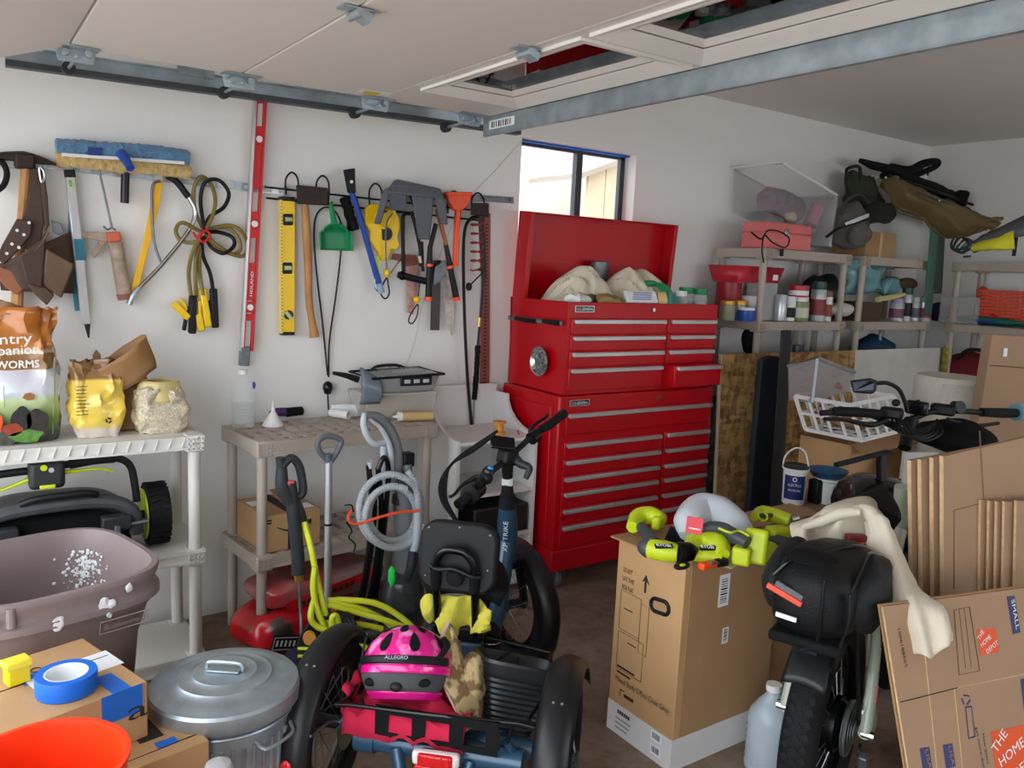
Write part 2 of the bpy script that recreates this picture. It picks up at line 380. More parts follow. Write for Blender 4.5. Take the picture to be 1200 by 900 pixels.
for y0, y1 in wins:
    fr = MB()
    def ring(ax, o0, i0, z0, z1):
        X0, X1, Y0, Y1 = 1.45, 1.86, y0, y1
        A = [(X0 - o0, Y0 - o0), (X1 + o0, Y0 - o0), (X1 + o0, Y1 + o0), (X0 - o0, Y1 + o0)]
        B = [(X0 + i0, Y0 + i0), (X1 - i0, Y0 + i0), (X1 - i0, Y1 - i0), (X0 + i0, Y1 - i0)]
        for k in range(4):
            a, b, c, d = A[k], A[(k + 1) % 4], B[(k + 1) % 4], B[k]
            fr.hexa([(*a, z1), (*b, z1), (*c, z1 + .01), (*d, z1 + .01), (*a, z0), (*b, z0), (*c, z0), (*d, z0)])
    ring(0, .012, .03, DZ + .002, DZ - .010); ring(0, -.03, .065, DZ + .01, DZ - .001); ring(0, -.065, .10, DZ + .03, DZ + .014)
    wf = part(door, 'window_trim', fr, TRIMW, smooth=0)
    part(door, 'pane', MB().box(1.54, 1.77, y0 + .09, y1 - .09, DZ + .024, DZ + .028), DOORGLASS, wf)
# steel strut on the end edge
part(door, 'strut', MB().box(1.912, 1.915, DY0, DY1 + .02, DZ - .075, DZ + .0).box(1.912, 1.955, DY0, DY1 + .02, DZ - .002, DZ + .003).box(1.912, 1.93, DY0, DY1 + .02, DZ - .078, DZ - .074), STEEL)
lab = quad(door, 'sticker', (1.9105, 3.02, DZ - .055), (0, -1, 0), (0, 0, 1), .19, .035, PAPER)
for i in range(9): quad(door, 'print_mark', (1.9095, 3.00 - i * .017, DZ - .05), (0, -1, 0), (0, 0, 1), .006 if i % 3 else .010, .024, PRINT, lab)
# hinges with rollers between the sections
def hinge(x, y, tilt=0.):
    h = MB().boxc((x, y, DZ - .004), (.09, .05, .004)).boxc((x + .02, y, DZ - .018), (.03, .045, .022), (0, .5, 0)).cyl((x - .005, y - .035, DZ - .016), (x - .005, y + .035, DZ - .016), .011, n=12)
    return part(door, 'hinge', h, STEEL, bevel=.001)
for xx in (.34, .875, 1.40):
    for yy in (2.03, .9): hinge(xx, yy)
for xx in (.36, .875, 1.40, 1.83):
    yy = 3.03
    b = MB().boxc((xx, yy, DZ - .004), (.13, .06, .004)).hexa([(xx - .05, yy + .02, DZ - .045), (xx + .05, yy + .02, DZ - .045), (xx + .05, yy + .026, DZ - .045), (xx - .05, yy + .026, DZ - .045), (xx - .06, yy + .02, DZ), (xx + .06, yy + .02, DZ), (xx + .06, yy + .026, DZ), (xx - .06, yy + .026, DZ)]).cyl((xx, yy - .02, DZ - .03), (xx, yy + .20, DZ - .03), .006, n=8)
    b.cyl((xx + .035, yy - .005, DZ - .015), (xx + .035, yy + .022, DZ - .015), .012, n=10).cyl((xx - .03, yy - .005, DZ - .02), (xx - .03, yy + .022, DZ - .02), .01, n=10)
    part(door, 'roller_bracket', b, STEEL, bevel=.001)
    part(door, 'roller', MB().cyl((xx, yy + .205, DZ - .03), (xx, yy + .235, DZ - .03), .022, n=14), DARK)
yl = quad(door, 'warning_label', (1.29, 2.98, DZ - .0005), (1, -.15, 0), (-.15, -1, 0), .12, .07, PAPER, lift=.002)
quad(door, 'label_panel', (1.31, 2.98, DZ - .002), (1, -.15, 0), (-.15, -1, 0), .06, .05, sm('warning_yellow', (235, 195, 20), .5), yl, lift=.002)
tr = thing('door_track', 'galvanised steel door track with dark lower lip along the tool wall', 'door track', (1.2, 3.30, 2.3))
def trk(y0, y1, z0, z1, sl=.02):
    return [(.18, y0, 2.262 + z0), (2.25, y0, 2.262 + sl * 2 + z0), (2.25, y1, 2.262 + sl * 2 + z0), (.18, y1, 2.262 + z0), (.18, y0, 2.262 + z1), (2.25, y0, 2.262 + sl * 2 + z1), (2.25, y1, 2.262 + sl * 2 + z1), (.18, y1, 2.262 + z1)]
part(tr, 'rail', MB().hexa(trk(3.31, 3.314, .012, .062)).hexa(trk(3.28, 3.314, .058, .062)), STEEL)
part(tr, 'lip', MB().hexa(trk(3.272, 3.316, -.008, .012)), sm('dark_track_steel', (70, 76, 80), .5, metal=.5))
part(tr, 'bracket', MB().boxc((.78, 3.295, 2.345), (.12, .004, .045)).boxc((.73, 3.28, 2.365), (.012, .04, .012)).boxc((.83, 3.28, 2.34), (.03, .03, .045)), STEEL)
part(tr, 'hanger', MB().boxc((2.2, 3.33, 2.38), (.04, .005, .14)).boxc((2.2, 3.33, 2.62), (.035, .004, .36)), STEELD)
part(tr, 'bolt', MB().cyl((2.21, 3.32, 2.34), (2.21, 3.345, 2.34), .012, n=8), CHROME)

# ================================================================ red tool chest on its roller cabinet
CX0, CX1, CY0, CY1 = 2.53, 3.62, 3.20, 3.70
def zc(py, px=668): return PY(px, py, CY0).z
REDIN = sm('red_enamel_inside', (178, 14, 26), .4, var=.08)
def drawer(root, x0, x1, z0, z1, pull=0., lock=False):
    y = CY0 - pull
    d = part(root, 'drawer', MB().box(x0, x1, y - .012, y + .03 + pull, z0, z1), RED, bevel=.004)
    part(root, 'handle', MB().box(x0 + .008, x1 - .008, y - .030, y - .012, z1 - .024, z1 - .006).box(x0 + .008, x1 - .008, y - .033, y - .028, z1 - .027, z1 - .010), ALU, d, label='brushed metal strip handle', bevel=.002)
    if pull: part(root, 'drawer_side', MB().box(x0 + .01, x1 - .01, y + .0, CY0 + .2, z0 + .01, z1 - .02), REDIN, d)
    return d
def badge(root, x, z, w=.13, h=.032):
    b = quad(root, 'badge', (x, CY0 - .002, z), (1, 0, 0), (0, 0, 1), w, h, ALU, lift=.001, th=.002)
    quad(root, 'badge_panel', (x + .006, CY0 - .0035, z + .004), (1, 0, 0), (0, 0, 1), w - .012, h - .008, BLACKG, b, th=.001)
    text(root, 'U.S.GENERAL', (x + .01, CY0 - .0055, z + .009), (1, 0, 0), (0, 0, 1), h - .018, PAPER, b, wid=w - .02, bold=.01)
# --- roller cabinet
rc = thing('roller_cabinet', 'red rolling tool cabinet with thirteen drawers under the open chest', 'tool cabinet', (3.08, 3.45, 0))
zb, zt = .125, 1.04
part(rc, 'body', MB().box(CX0 - .02, CX1 + .02, CY0, CY1 + .02, zb, zt), RED, bevel=.012, seg=3)
part(rc, 'plinth', MB().box(CX0 - .025, CX1 + .025, CY0 - .012, CY1, zb - .012, zb + .10), RED, bevel=.006)
part(rc, 'side_panel', MB().box(CX0 - .027, CX0 - .018, CY0 + .06, CY1 - .05, zb + .14, zt - .06), RED, bevel=.006)
xs = 3.245
drawer(rc, CX0 + .02, CX1 - .0, .838, .955)
zl = [.835, .742, .654, .566, .478, .386, .25]
zl = [.800, .710, .622, .540, .450, .362, .236]
for i in range(6):
    drawer(rc, CX0 + .02, xs - .015, zl[i + 1] + .004, zl[i] - .0)
    drawer(rc, xs + .015, CX1, zl[i + 1] + .004, zl[i] - .0)
badge(rc, 2.575, .985)
part(rc, 'lock', MB().cyl((3.2, CY0, 1.0), (3.2, CY0 - .012, 1.0), .011, n=12), CHROME)
for (x, y) in ((CX0 + .06, CY0 + .05), (CX1 - .06, CY0 + .05), (CX0 + .06, CY1 - .06), (CX1 - .06, CY1 - .06)):
    cs = part(rc, 'caster', MB().box(x - .05, x + .05, y - .04, y + .04, .107, .113).box(x - .03, x - .026, y - .03, y + .035, .05, .107).box(x + .026, x + .03, y - .03, y + .035, .05, .107), STEELD)
    part(rc, 'wheel', MB().lathe([(.02, -.022), (.045, -.022), (.055, -.012), (.055, .012), (.045, .022), (.02, .022)], 20, (x, y + .02, .055), (1, 0, 0)), GREY, cs)
    part(rc, 'hub', MB().cyl((x - .032, y + .02, .055), (x + .032, y + .02, .055), .02, n=12), CHROME, cs)
# --- top chest
tcz0, tcz1 = 1.045, 1.515
tcst = thing('tool_chest', 'red top tool chest with its lid raised and rags heaped inside', 'tool chest', (3.08, 3.45, tcz0))
b = MB()
b.box(CX0, CX1, CY0, CY0 + .02, tcz0, tcz1).box(CX0, CX0 + .012, CY0, CY1, tcz0, tcz1).box(CX1 - .012, CX1, CY0, CY1, tcz0, tcz1).box(CX0, CX1, CY1 - .012, CY1, tcz0, tcz1).box(CX0, CX1, CY0, CY1, tcz0, tcz0 + .012)
part(tcst, 'body', b, RED, bevel=.004)
part(tcst, 'tray_floor', MB().box(CX0 + .012, CX1 - .012, CY0 + .02, CY1 - .012, 1.43, 1.436), REDIN)
xs2 = 3.215
zl = [1.447, 1.36, 1.28, 1.203, 1.065]
zl = [1.435, 1.35, 1.268, 1.185, 1.060]
for i in range(4):
    drawer(tcst, CX0 + .022, xs2 - .014, zl[i + 1] + .004, zl[i])
    drawer(tcst, xs2 + .014, CX1 - .02, zl[i + 1] + .004, zl[i], pull=.07 if i == 3 else 0)
badge(tcst, 2.575, 1.466, w=.125)
part(tcst, 'lock', MB().cyl((3.11, CY0, 1.482), (3.11, CY0 - .012, 1.482), .011, n=12), CHROME)
# lid: a shallow pan hinged on the back edge, leaning back
LM = Matrix.Translation((0, CY1 - .01, tcz1)) @ Matrix.Rotation(radians(4), 4, 'X')
LH = .46; l = MB()
l.box(CX0, CX1, -.005, .005, 0, LH, LM)
l.box(CX0, CX0 + .006, -.10, .0, 0, LH, LM).box(CX1 - .006, CX1, -.10, 0, 0, LH, LM).box(CX0, CX1, -.10, 0, LH - .006, LH, LM)
l.box(CX0, CX0 + .028, -.104, -.099, 0, LH, LM).box(CX1 - .028, CX1, -.104, -.099, 0, LH, LM)
part(tcst, 'lid', l, RED, bevel=.003)
part(tcst, 'latch', MB().box(3.10, 3.15, -.108, -.098, LH - .035, LH - .004, LM), RED, bevel=.003)
part(tcst, 'lid_rib', MB().box(CX0 + .03, CX1 - .03, -.008, -.003, .20, .205, LM), REDIN)
# contents of the chest
def rumple(cx, cy, cz, rx, ry, rz, M, name, label, cat, seed=0, amp=.35, f=6., n=40, sub=0, flat=None):
    def fn(u, v):
        a = 2 * pi * u; th = pi * .5 * (v ** .8) * 1.02
        d = Vector((cos(a) * sin(th), sin(a) * sin(th), cos(th)))
        q = Vector((d.x, d.y, d.z)) * 1.0 + Vector((seed * 7.1, seed * 3.3, 0))
        k = 1 + amp * noise.noise(q * f * .35) + amp * .55 * (abs(noise.noise(q * f * .8)) - .25) + amp * .2 * noise.noise(q * f * 2)
        return Vector((cx + d.x * rx * k, cy + d.y * ry * k, cz + d.z * rz * k * (1 if v < .97 else 1)))
    return solo(name, label, cat, MB().grid(fn, n, n // 2, cu=True), M, sub=sub)
def cloth(P, wid, amp=.02, seed=0, nu=60, nv=24, side=None, f=9., gather=None):
    """A draped strip: P = centre line points, wid = list of half widths along it, folds across."""
    L = crom(P, 10); m = len(L)
    def fn(u, v):
        i = min(int(u * (m - 1)), m - 2); t = u * (m - 1) - i; p = L[i].lerp(L[i + 1], t)
        d = (L[min(i + 2, m - 1)] - L[max(i - 1, 0)]).normalized()
        q = u * (len(wid) - 1); j = min(int(q), len(wid) - 2); w_ = wid[j] + (wid[j + 1] - wid[j]) * (q - j)
        s = side if side is not None else Vector((0, 0, 1)); s = Vector(s)
        s = (s - d * s.dot(d)).normalized(); n = d.cross(s)
        x = (v - .5) * 2
        fold = sin(x * f + 2 * noise.noise(Vector((u * 3, v * 2, seed)))) * amp * (1 + .8 * noise.noise(Vector((u * 5, seed, v)))) + amp * noise.noise(Vector((u * 9, v * 7, seed * 2.7)))
        return p + s * (x * w_) + n * fold
    return MB().grid(fn, nu, nv)
def heap(x0, x1, y0, y1, z0, hh, M, name, label, cat, seed=0, n=44, **k):
    """A rumpled cloth lying in a heap: hh(u, v) is its height."""
    def fn(u, v):
        x = x0 + (x1 - x0) * u; y = y0 + (y1 - y0) * v
        w_ = .12 * noise.noise(Vector((x * 7, y * 7, seed))); q = Vector(((x + w_) * 13 + y * 5 + seed, (y + w_) * 4 - x * 2, seed))
        r = 1 - sqrt(noise.noise(q) ** 2 + .012); r2 = .5 + .5 * noise.noise(q * .45 + Vector((3, 1, 7)))
        h = hh(u, v) * (.12 + .60 * r + .58 * r2)
        return Vector((x + .02 * noise.noise(q * 1.3), y + .02 * noise.noise(q * 1.7 + Vector((5, 5, 5))), z0 + h))
    return solo(name, label, cat, MB().grid(fn, n, n), M, solid=.004, **k)
bump2 = lambda u, v: max(0, sin(pi * u)) ** .5 * max(0, sin(pi * v)) ** .5
heap(2.60, 3.05, 3.30, 3.60, 1.45, lambda u, v: .235 * bump2(u, v), CANVAS, 'canvas_rag', 'crumpled cream canvas rag at the left of the open tool chest', 'rag', 3)
heap(2.96, 3.42, 3.28, 3.62, 1.45, lambda u, v: .29 * bump2(u, v), CANVAS, 'canvas_rag', 'larger folded cream canvas rag in the middle of the open tool chest', 'rag', 11)
solo('steel_tin', 'small grey metal tin above the rags in the chest', 'tin', MB().lathe([(.0, 0), (.055, 0), (.055, .085), (.05, .09), (0, .09)], 18, (3.06, 3.60, 1.64), (0, 0, 1)).box(3.02, 3.1, 3.56, 3.64, 1.44, 1.645), STEELD)
def lumps(name, label, cat, pts, r, M):
    mb = MB()
    for p in pts: mb.ell(p, r, 10, 7)
    return solo(name, label, cat, mb.jit(.006, 30), M)
wn_ = thing('glove', 'green and white work glove lying on the rags in the chest', 'glove', (3.2, 3.4, 1.6))
part(wn_, 'palm', MB().ell((3.20, 3.33, 1.62), (.045, .04, .018)).jit(.004, 40), GREEN)
for i in range(4): part(wn_, 'finger', MB().tube([(3.22 + .016 * i, 3.33 - .008 * i, 1.62), (3.25 + .02 * i, 3.30, 1.60), (3.27 + .02 * i, 3.28, 1.565)], .009, n=8), GREEN)
sp = thing('parts_packet', 'white packet of small parts with blue print in the chest', 'packet', (3.08, 3.26, 1.5))
part(sp, 'pouch', MB().boxc((3.07, 3.255, 1.545), (.22, .015, .07), (-.5, .0, -.05)), PAPER, bevel=.004)
for i in range(4): quad(sp, 'print_line', (3.0, 3.243 + .0, 1.533 + i * .011), (1, -.05, .0), (0, .45, .85), .13, .004, BLUE, lift=.003)
tp = thing('masking_tape_roll', 'roll of masking tape at the front edge of the tool chest', 'tape roll', (3.25, 3.27, 1.5))
part(tp, 'roll', MB().lathe([(.03, -.025), (.048, -.025), (.048, .025), (.03, .025), (.03, -.025)], 24, (3.235, 3.27, 1.53), (.8, -.5, .1)), sm('masking_tape', (214, 190, 120), .7))
part(tp, 'core', MB().lathe([(.026, -.026), (.031, -.026), (.031, .026), (.026, .026), (.026, -.026)], 24, (3.235, 3.27, 1.53), (.8, -.5, .1)), CARDD)
CLEARP = sm('clear_plastic', (225, 232, 235), .12, alpha=.28, var=.02)
MILKY = sm('milky_plastic', (226, 230, 232), .35, alpha=.5, var=.03)
def jar(x, y, z, r, h, capm, label, fill=None, name='jar', grp=None):
    t = thing(name, label, 'jar', (x, y, z), group=grp)
    part(t, 'glass', MB().lathe([(r * .9, 0), (r, .006), (r, h * .72), (r * .82, h * .8), (r * .82, h * .84)], 20, (x, y, z)), CLEARP)
    part(t, 'lid', MB().lathe([(r * .88, h * .8), (r * .92, h * .82), (r * .92, h * .98), (r * .85, h), (0, h)], 20, (x, y, z)), capm)
    if fill: part(t, 'contents', MB().cyl((x, y, z + .006), (x, y, z + h * .55), r * .9, n=16), fill)
    return t
jar(3.475, 3.315, 1.436, .045, .17, GREEN, 'clear jar with a green lid, nearer the window wall end of the chest', STEELD)
jar(3.55, 3.275, 1.436, .042, .165, GREEN, 'clear jar with a green lid at the front right corner of the chest', STEELD)
jar(3.39, 3.275, 1.436, .04, .15, WHITEP, 'clear jar with a white lid between masking tape and green lids', CARDD)
for i, (x, y, c, lb) in enumerate([(2.64, 3.26, WHITEP, 'crumpled white wipe at the left front of the chest'), (2.86, 3.25, sm('bronze_wrap', (150, 120, 70), .5), 'bronze coloured wrapper at the front of the chest'), (3.31, 3.26, sm('teal_wrap', (70, 140, 130), .5), 'teal packet at the front of the chest'), (2.74, 3.31, sm('olive_rag', (112, 98, 60), .9), 'olive brown rag scrap left of the canvas')]):
    solo(['wipe', 'wrapper', 'packet', 'rag_scrap'][i], lb, ['wipe', 'wrapper', 'packet', 'rag'][i], MB().ell((x, y, 1.525), (.085, .035, .035), 18, 12).jit(.03, 18), c)
# magnetic dish with screws and a magnetic tool holder on the chest's left side
md = thing('magnetic_dish', 'round magnetic dish full of screws stuck to the chest side', 'dish', (CX0 - .01, 3.43, 1.3))
c = PX(635, 423, CX0 - .01)
part(md, 'bowl', MB().lathe([(0, -.004), (.06, -.004), (.075, .014), (.078, .018), (.072, .016), (.058, .002), (0, .002)], 28, (CX0 - .014, c.y, c.z), (-1, 0, 0)), CHROME)
part(md, 'foot', MB().cyl((CX0, c.y, c.z), (CX0 - .014, c.y, c.z), .045, n=20), BLACK)
for i in range(40):
    a = random.random() * 6.28; r = random.random() ** .5 * .058; q = Vector((CX0 - .02, c.y + r * cos(a), c.z + r * sin(a))); t = random.random() * 6.28
    if i < 24: part(md, 'screw', MB().cyl(q - Vector((.002, .012 * cos(t), .012 * sin(t))), q + Vector((-.006, .012 * cos(t), .012 * sin(t))), .0022, n=6), CHROME)
    else: part(md, 'screw', MB().cyl(q - Vector((.002, .012 * cos(t), .012 * sin(t))), q + Vector((-.006, .012 * cos(t), .012 * sin(t))), .0025, n=6), STEELD)
a = PX(598, 372, CX0 - .02); b = PX(660, 379, CX0 - .02)
th = thing('chest_side_handle', 'black gripped steel bar handle bolted across the chest side', 'handle', (CX0, a.y, a.z))
part(th, 'bar', MB().bar((CX0 - .03, a.y, a.z), (CX0 - .03, b.y, b.z), .012, .022), STEELD, bevel=.003)
part(th, 'grip', MB().tube([(CX0 - .03, a.y + (b.y - a.y) * .15, a.z), (CX0 - .035, a.y + (b.y - a.y) * .35, a.z - .002), (CX0 - .03, a.y + (b.y - a.y) * .55, a.z)], .013, n=10), BLACK)
part(th, 'grip_end', MB().tube([(CX0 - .03, a.y + (b.y - a.y) * .68, b.z), (CX0 - .03, a.y + (b.y - a.y) * .97, b.z)], [.012, .015], n=10), BLACK)
for k in (.05, .62): part(th, 'bolt', MB().cyl((CX0 - .042, a.y + (b.y - a.y) * k, a.z), (CX0 + .0, a.y + (b.y - a.y) * k, a.z), .009, n=10), CHROME)

# ================================================================ tools hung on the back wall
def W(px, py, d=.03): return PY(px, py, WY - d)
def wpoly(mb, pts, d0, d1): return mb.prism([W(x, y, d1) for x, y in pts], (0, d1 - d0, 0))
def wtube(mb, pts, r, d=.03, n=8, k=6, closed=False, flat=1.):
    return mb.tube([W(p[0], p[1], p[2] if len(p) > 2 else d) for p in pts], r, n=n, k=k, closed=closed, flat=flat)
def wthing(name, label, cat, px, py, group=None): return thing(name, label, cat, W(px, py, 0), group=group)
LEATH = sm('brown_leather', (70, 48, 37), .6, var=.2, scale=12, bump=.15)
LEATHL = sm('worn_leather', (96, 72, 54), .65, var=.2, scale=14, bump=.15)
IRON = sm('dark_forged_iron', (58, 46, 42), .55, metal=.5, var=.25, scale=20)
TEAL = sm('teal_handle', (38, 116, 142), .4)
# --- rails
t = wthing('slotted_tool_rail', 'silver slotted steel rail the left-hand tools hang from', 'tool rail', 160, 210)
def railpt(px, o): return W(px, 187 + px * .111 + o, .012)
for i in range(16):
    x0 = -6 + i * 21.2
    part(t, 'slotted_segment', MB().bar(railpt(x0, -3.5), railpt(x0 + 21.2, -3.5), .006, .007).bar(railpt(x0, 4), railpt(x0 + 21.2, 4), .006, .007).bar(railpt(x0 + 6, 0), railpt(x0 + 14.5, 0), .005, .03), STEEL if i % 3 else ALU)
part(t, 'end_plate', MB().bar(railpt(0, 1), railpt(24, 1), .012, .05), ALU, bevel=.002)
t = wthing('wire_hook_rail', 'black double wire rail with loop hooks holding the right-hand tools', 'tool rail', 440, 235)
part(t, 'rod', MB().tube([W(310, 219, .02), W(560, 247, .02)], .0045, raw=True), BLACK)
part(t, 'rod', MB().tube([W(312, 232, .02), W(560, 258, .02)], .0045, raw=True), BLACK)
for (x, y) in ((342, 206), (378, 210), (440, 219), (532, 228), (560, 230)):
    part(t, 'loop_hook', MB().tube([W(x - 7, y + 22, .02), W(x - 7, y + 4, .03), W(x, y - 4, .035), W(x + 7, y + 4, .03), W(x + 7, y + 24, .02), W(x + 4, y + 30, .07)], .0045), BLACK)
# --- black hose loop, far left
solo('rubber_hose_loop', 'black rubber hose loop at the far left end of the rail', 'hose', wtube(MB(), [(-20, 200), (-10, 188), (2, 190), (8, 202), (5, 216), (-4, 224)], .011, .05, n=10), RUBBER)
# --- pickaxe
t = wthing('pickaxe', 'pickaxe with dark iron head and wooden handle behind the tool belt', 'pickaxe', 27, 188)
part(t, 'head', MB().tube([W(-14, 188, .05), W(0, 183, .05), W(28, 184, .05), W(48, 188, .05), W(66, 193, .05)], [.005, .014, .022, .015, .004], n=8), IRON)
part(t, 'eye_collar', MB().boxc(W(29, 189, .05), (.07, .05, .06)), IRON, bevel=.01)
part(t, 'handle', MB().tube([W(31, 190, .05), W(27, 240, .05), W(23, 300, .05), W(19, 374, .045)], [.020, .017, .018, .024], n=10), WOOD)
# --- tool belt
t = wthing('tool_belt', 'brown leather tool belt with riveted pouches hanging from the rail', 'tool belt', 45, 200)
part(t, 'belt_strap', wpoly(MB(), [(36, 198), (46, 196), (50, 215), (52, 262), (44, 300), (30, 292), (22, 268), (33, 232)], .07, .085), LEATH, bevel=.004)
part(t, 'hanging_strap', wpoly(MB(), [(46, 195), (51, 196), (56, 230), (58, 264), (53, 272), (50, 235)], .085, .10), LEATH, bevel=.004)
st = part(t, 'holed_strap', wpoly(MB(), [(20, 256), (38, 260), (36, 276), (14, 302), (4, 310), (-4, 302), (2, 288)], .10, .115), LEATH, bevel=.004)
for (x, y) in ((20, 270), (28, 275), (14, 286), (22, 290), (8, 297), (34, 261)):
    part(t, 'rivet', MB().cyl(W(x, y, .112), W(x, y, .12), .006, n=8), ALU, st)
part(t, 'pouch', MB().grid(lambda u, v: W(-2 + 84 * u + 4 * v, 310 - 38 * u ** 1.0 + (30 + 42 * u) * v - (0), .075 + .07 * sin(pi * min(max(u, .0), 1)) * (1 - .5 * v)), 14, 10), LEATH, solid=.012)
part(t, 'front_pocket', MB().hexa([W(49, 333, .08), W(72, 350, .08), W(72, 350, .15), W(49, 333, .15), W(54, 291, .08), W(88, 310, .08), W(88, 310, .17), W(54, 291, .17)]), LEATHL, bevel=.008)
part(t, 'side_pocket', MB().hexa([W(30, 330, .08), W(50, 338, .08), W(50, 338, .16), W(30, 330, .16), W(22, 300, .08), W(54, 276, .08), W(54, 276, .16), W(22, 300, .17)]), LEATH, bevel=.008)
part(t, 'lower_flap', wpoly(MB(), [(28, 328), (50, 333), (64, 346), (55, 358), (42, 346)], .09, .12), LEATHL, bevel=.004)
part(t, 'hammer_loop', wpoly(MB(), [(0, 312), (22, 320), (28, 340), (20, 346), (8, 338), (-4, 324)], .085, .11), sm('tan_leather', (150, 92, 62), .6, var=.15, bump=.1), bevel=.006)
part(t, 'seam', wtube(MB(), [(0, 312), (25, 306), (45, 290), (57, 272)], .004, .16), LEATHL)
part(t, 'carabiner', wtube(MB(), [(46, 196), (50, 199), (52, 206), (49, 214), (47, 206)], .004, .11, closed=True), CHROME)
part(t, 'pliers_tip', wpoly(MB(), [(60, 258), (72, 262), (75, 272), (70, 276), (62, 272)], .06, .075), STEELD, bevel=.003)
# --- window washer sleeves
def fuzzy(name, rgb): return sm(name, rgb, .95, var=.22, scale=55, bump=.8, bscale=220, sheen=.4)
def sleeve(pts, r, d, seed):
    mb = wtube(MB(), pts, r, d, n=22, k=30)
    mb.v = [v + noise.noise_vector(v * 60 + Vector((seed, 0, 0))) * .006 + noise.noise_vector(v * 18) * .004 for v in mb.v]; return mb
t = wthing('window_washer', 'window washer with blue fleece sleeve and blue socket above the tan one', 'window washer', 143, 175)
part(t, 'fleece_sleeve', sleeve([(66, 172), (105, 174), (145, 177), (185, 180), (221, 185)], .031, .07, 1), fuzzy('blue_fleece', (92, 136, 176)))
part(t, 'trim_strip', MB().bar(W(72, 181, .10), W(216, 191, .10), .004, .012), WHITEP)
part(t, 'handle_socket', MB().tube([W(142, 180, .10), W(149, 190, .15), W(153, 197, .18)], [.02, .017, .016], n=14), BLUE)
part(t, 'label_patch', MB().bar(W(103, 177, .102), W(119, 178, .102), .006, .03), sm('navy_label', (30, 50, 130), .5))
t = wthing('window_washer', 'window washer with tan sheepskin sleeve and black handle below the blue one', 'window washer', 143, 195)
part(t, 'fleece_sleeve', sleeve([(66, 186), (105, 190), (145, 194), (185, 197), (223, 203)], .029, .06, 5), fuzzy('tan_fleece', (212, 178, 116)))
part(t, 'handle', MB().cyl(W(147, 200, .05), W(146, 238, .05), .0165, n=16), BLACKG)
part(t, 'tee', MB().cyl(W(147, 194, .05), W(147, 204, .05), .02, n=14), DARK)
# --- silver post level / digging bar with bubble
t = wthing('spirit_level', 'narrow silver level with a green bubble and dark pointed tip', 'spirit level', 90, 300)
part(t, 'bar', MB().bar(W(82, 205, .05), W(101, 380, .05), .035, .022, up=(0, 1, 0)), ALU, bevel=.003)
part(t, 'tip', MB().hexa([W(98, 378, .06), W(106, 377, .06), W(106, 377, .03), W(98, 378, .03), W(103, 396, .05), W(105, 396, .05), W(105, 396, .04), W(103, 396, .04)]), DARK)
part(t, 'top_cap', MB().bar(W(81, 199, .05), W(82.2, 208, .05), .038, .03, up=(0, 1, 0)), BLACK, bevel=.003)
part(t, 'vial', MB().cyl(W(81, 215, .065), W(84, 215, .065), .012, n=12), sm('green_vial', (130, 190, 60), .2))
part(t, 'blue_band', MB().bar(W(92, 280, .052), W(94.5, 305, .052), .037, .023, up=(0, 1, 0)), TEAL)
solo('teal_trowel_handle', 'teal handled tool hanging behind the narrow silver level', 'hand tool', MB().tube([W(82, 235, .02), W(83, 275, .02), W(87, 320, .02), W(92, 364, .02)], [.006, .009, .012, .014], n=10), TEAL)
# --- caulking gun
t = wthing('caulking_gun', 'old caulking gun with rusty barrel and orange collar', 'caulking gun', 130, 280)
GUN = sm('crusty_gun_paint', (170, 150, 132), .8, var=.22, scale=30, bump=.2)
part(t, 'push_rod', MB().tube([W(116, 199, .05), W(131, 266, .05)], .0045, raw=True), STEELD)
part(t, 'rod_hook', wtube(MB(), [(121, 265), (126, 269), (131, 267), (136, 270)], .004, .05), STEELD)
part(t, 'handle', wpoly(MB(), [(94, 272), (112, 272), (126, 273), (126, 284), (112, 281), (96, 278)], .03, .06), GUN, bevel=.004)
part(t, 'trigger', wpoly(MB(), [(117, 281), (125, 283), (118, 294), (110, 303), (107, 298)], .035, .055), GUN, bevel=.004)
part(t, 'collar', wpoly(MB(), [(125, 272), (141, 271), (144, 283), (127, 285)], .02, .075), sm('orange_collar', (200, 96, 70), .7, var=.15), bevel=.008)
part(t, 'barrel', MB().cyl(W(135, 284, .05), W(146, 345, .05), .028, n=18), GUN)
part(t, 'end_cap', MB().cyl(W(145.7, 344, .05), W(147, 351, .05), .031, .027, n=18), sm('rust_cap', (150, 100, 84), .8, var=.2))
# --- bow saw
t = wthing('bow_saw', 'bow saw with bent chrome frame, black grip and yellow blade guard', 'bow saw', 190, 280)
part(t, 'grip', MB().tube([W(196, 206, .06), W(207, 213, .06), W(221, 231, .06)], .014, n=10), BLACK)
part(t, 'tube_frame', MB().tube([W(221, 231, .06), W(228, 245, .06), W(227, 258, .06), W(218, 275, .06), W(188, 312, .06), W(160, 341, .06), W(151, 356, .06)], .0095, n=10), CHROME)
part(t, 'frame_end', MB().tube([W(163, 337, .065), W(156, 346, .065), W(151, 357, .065)], [.010, .013, .012], n=10), STEEL)
part(t, 'blade_guard', wpoly(MB(), [(183, 210), (191, 213), (188, 236), (162, 340), (152, 346), (168, 284)], .04, .05), sm('amber_guard', (246, 186, 30), .4), bevel=.002)
part(t, 'tension_rod', wtube(MB(), [(188, 212), (179, 217), (178, 245), (181, 285), (190, 311)], .0055, .055), STEELD)
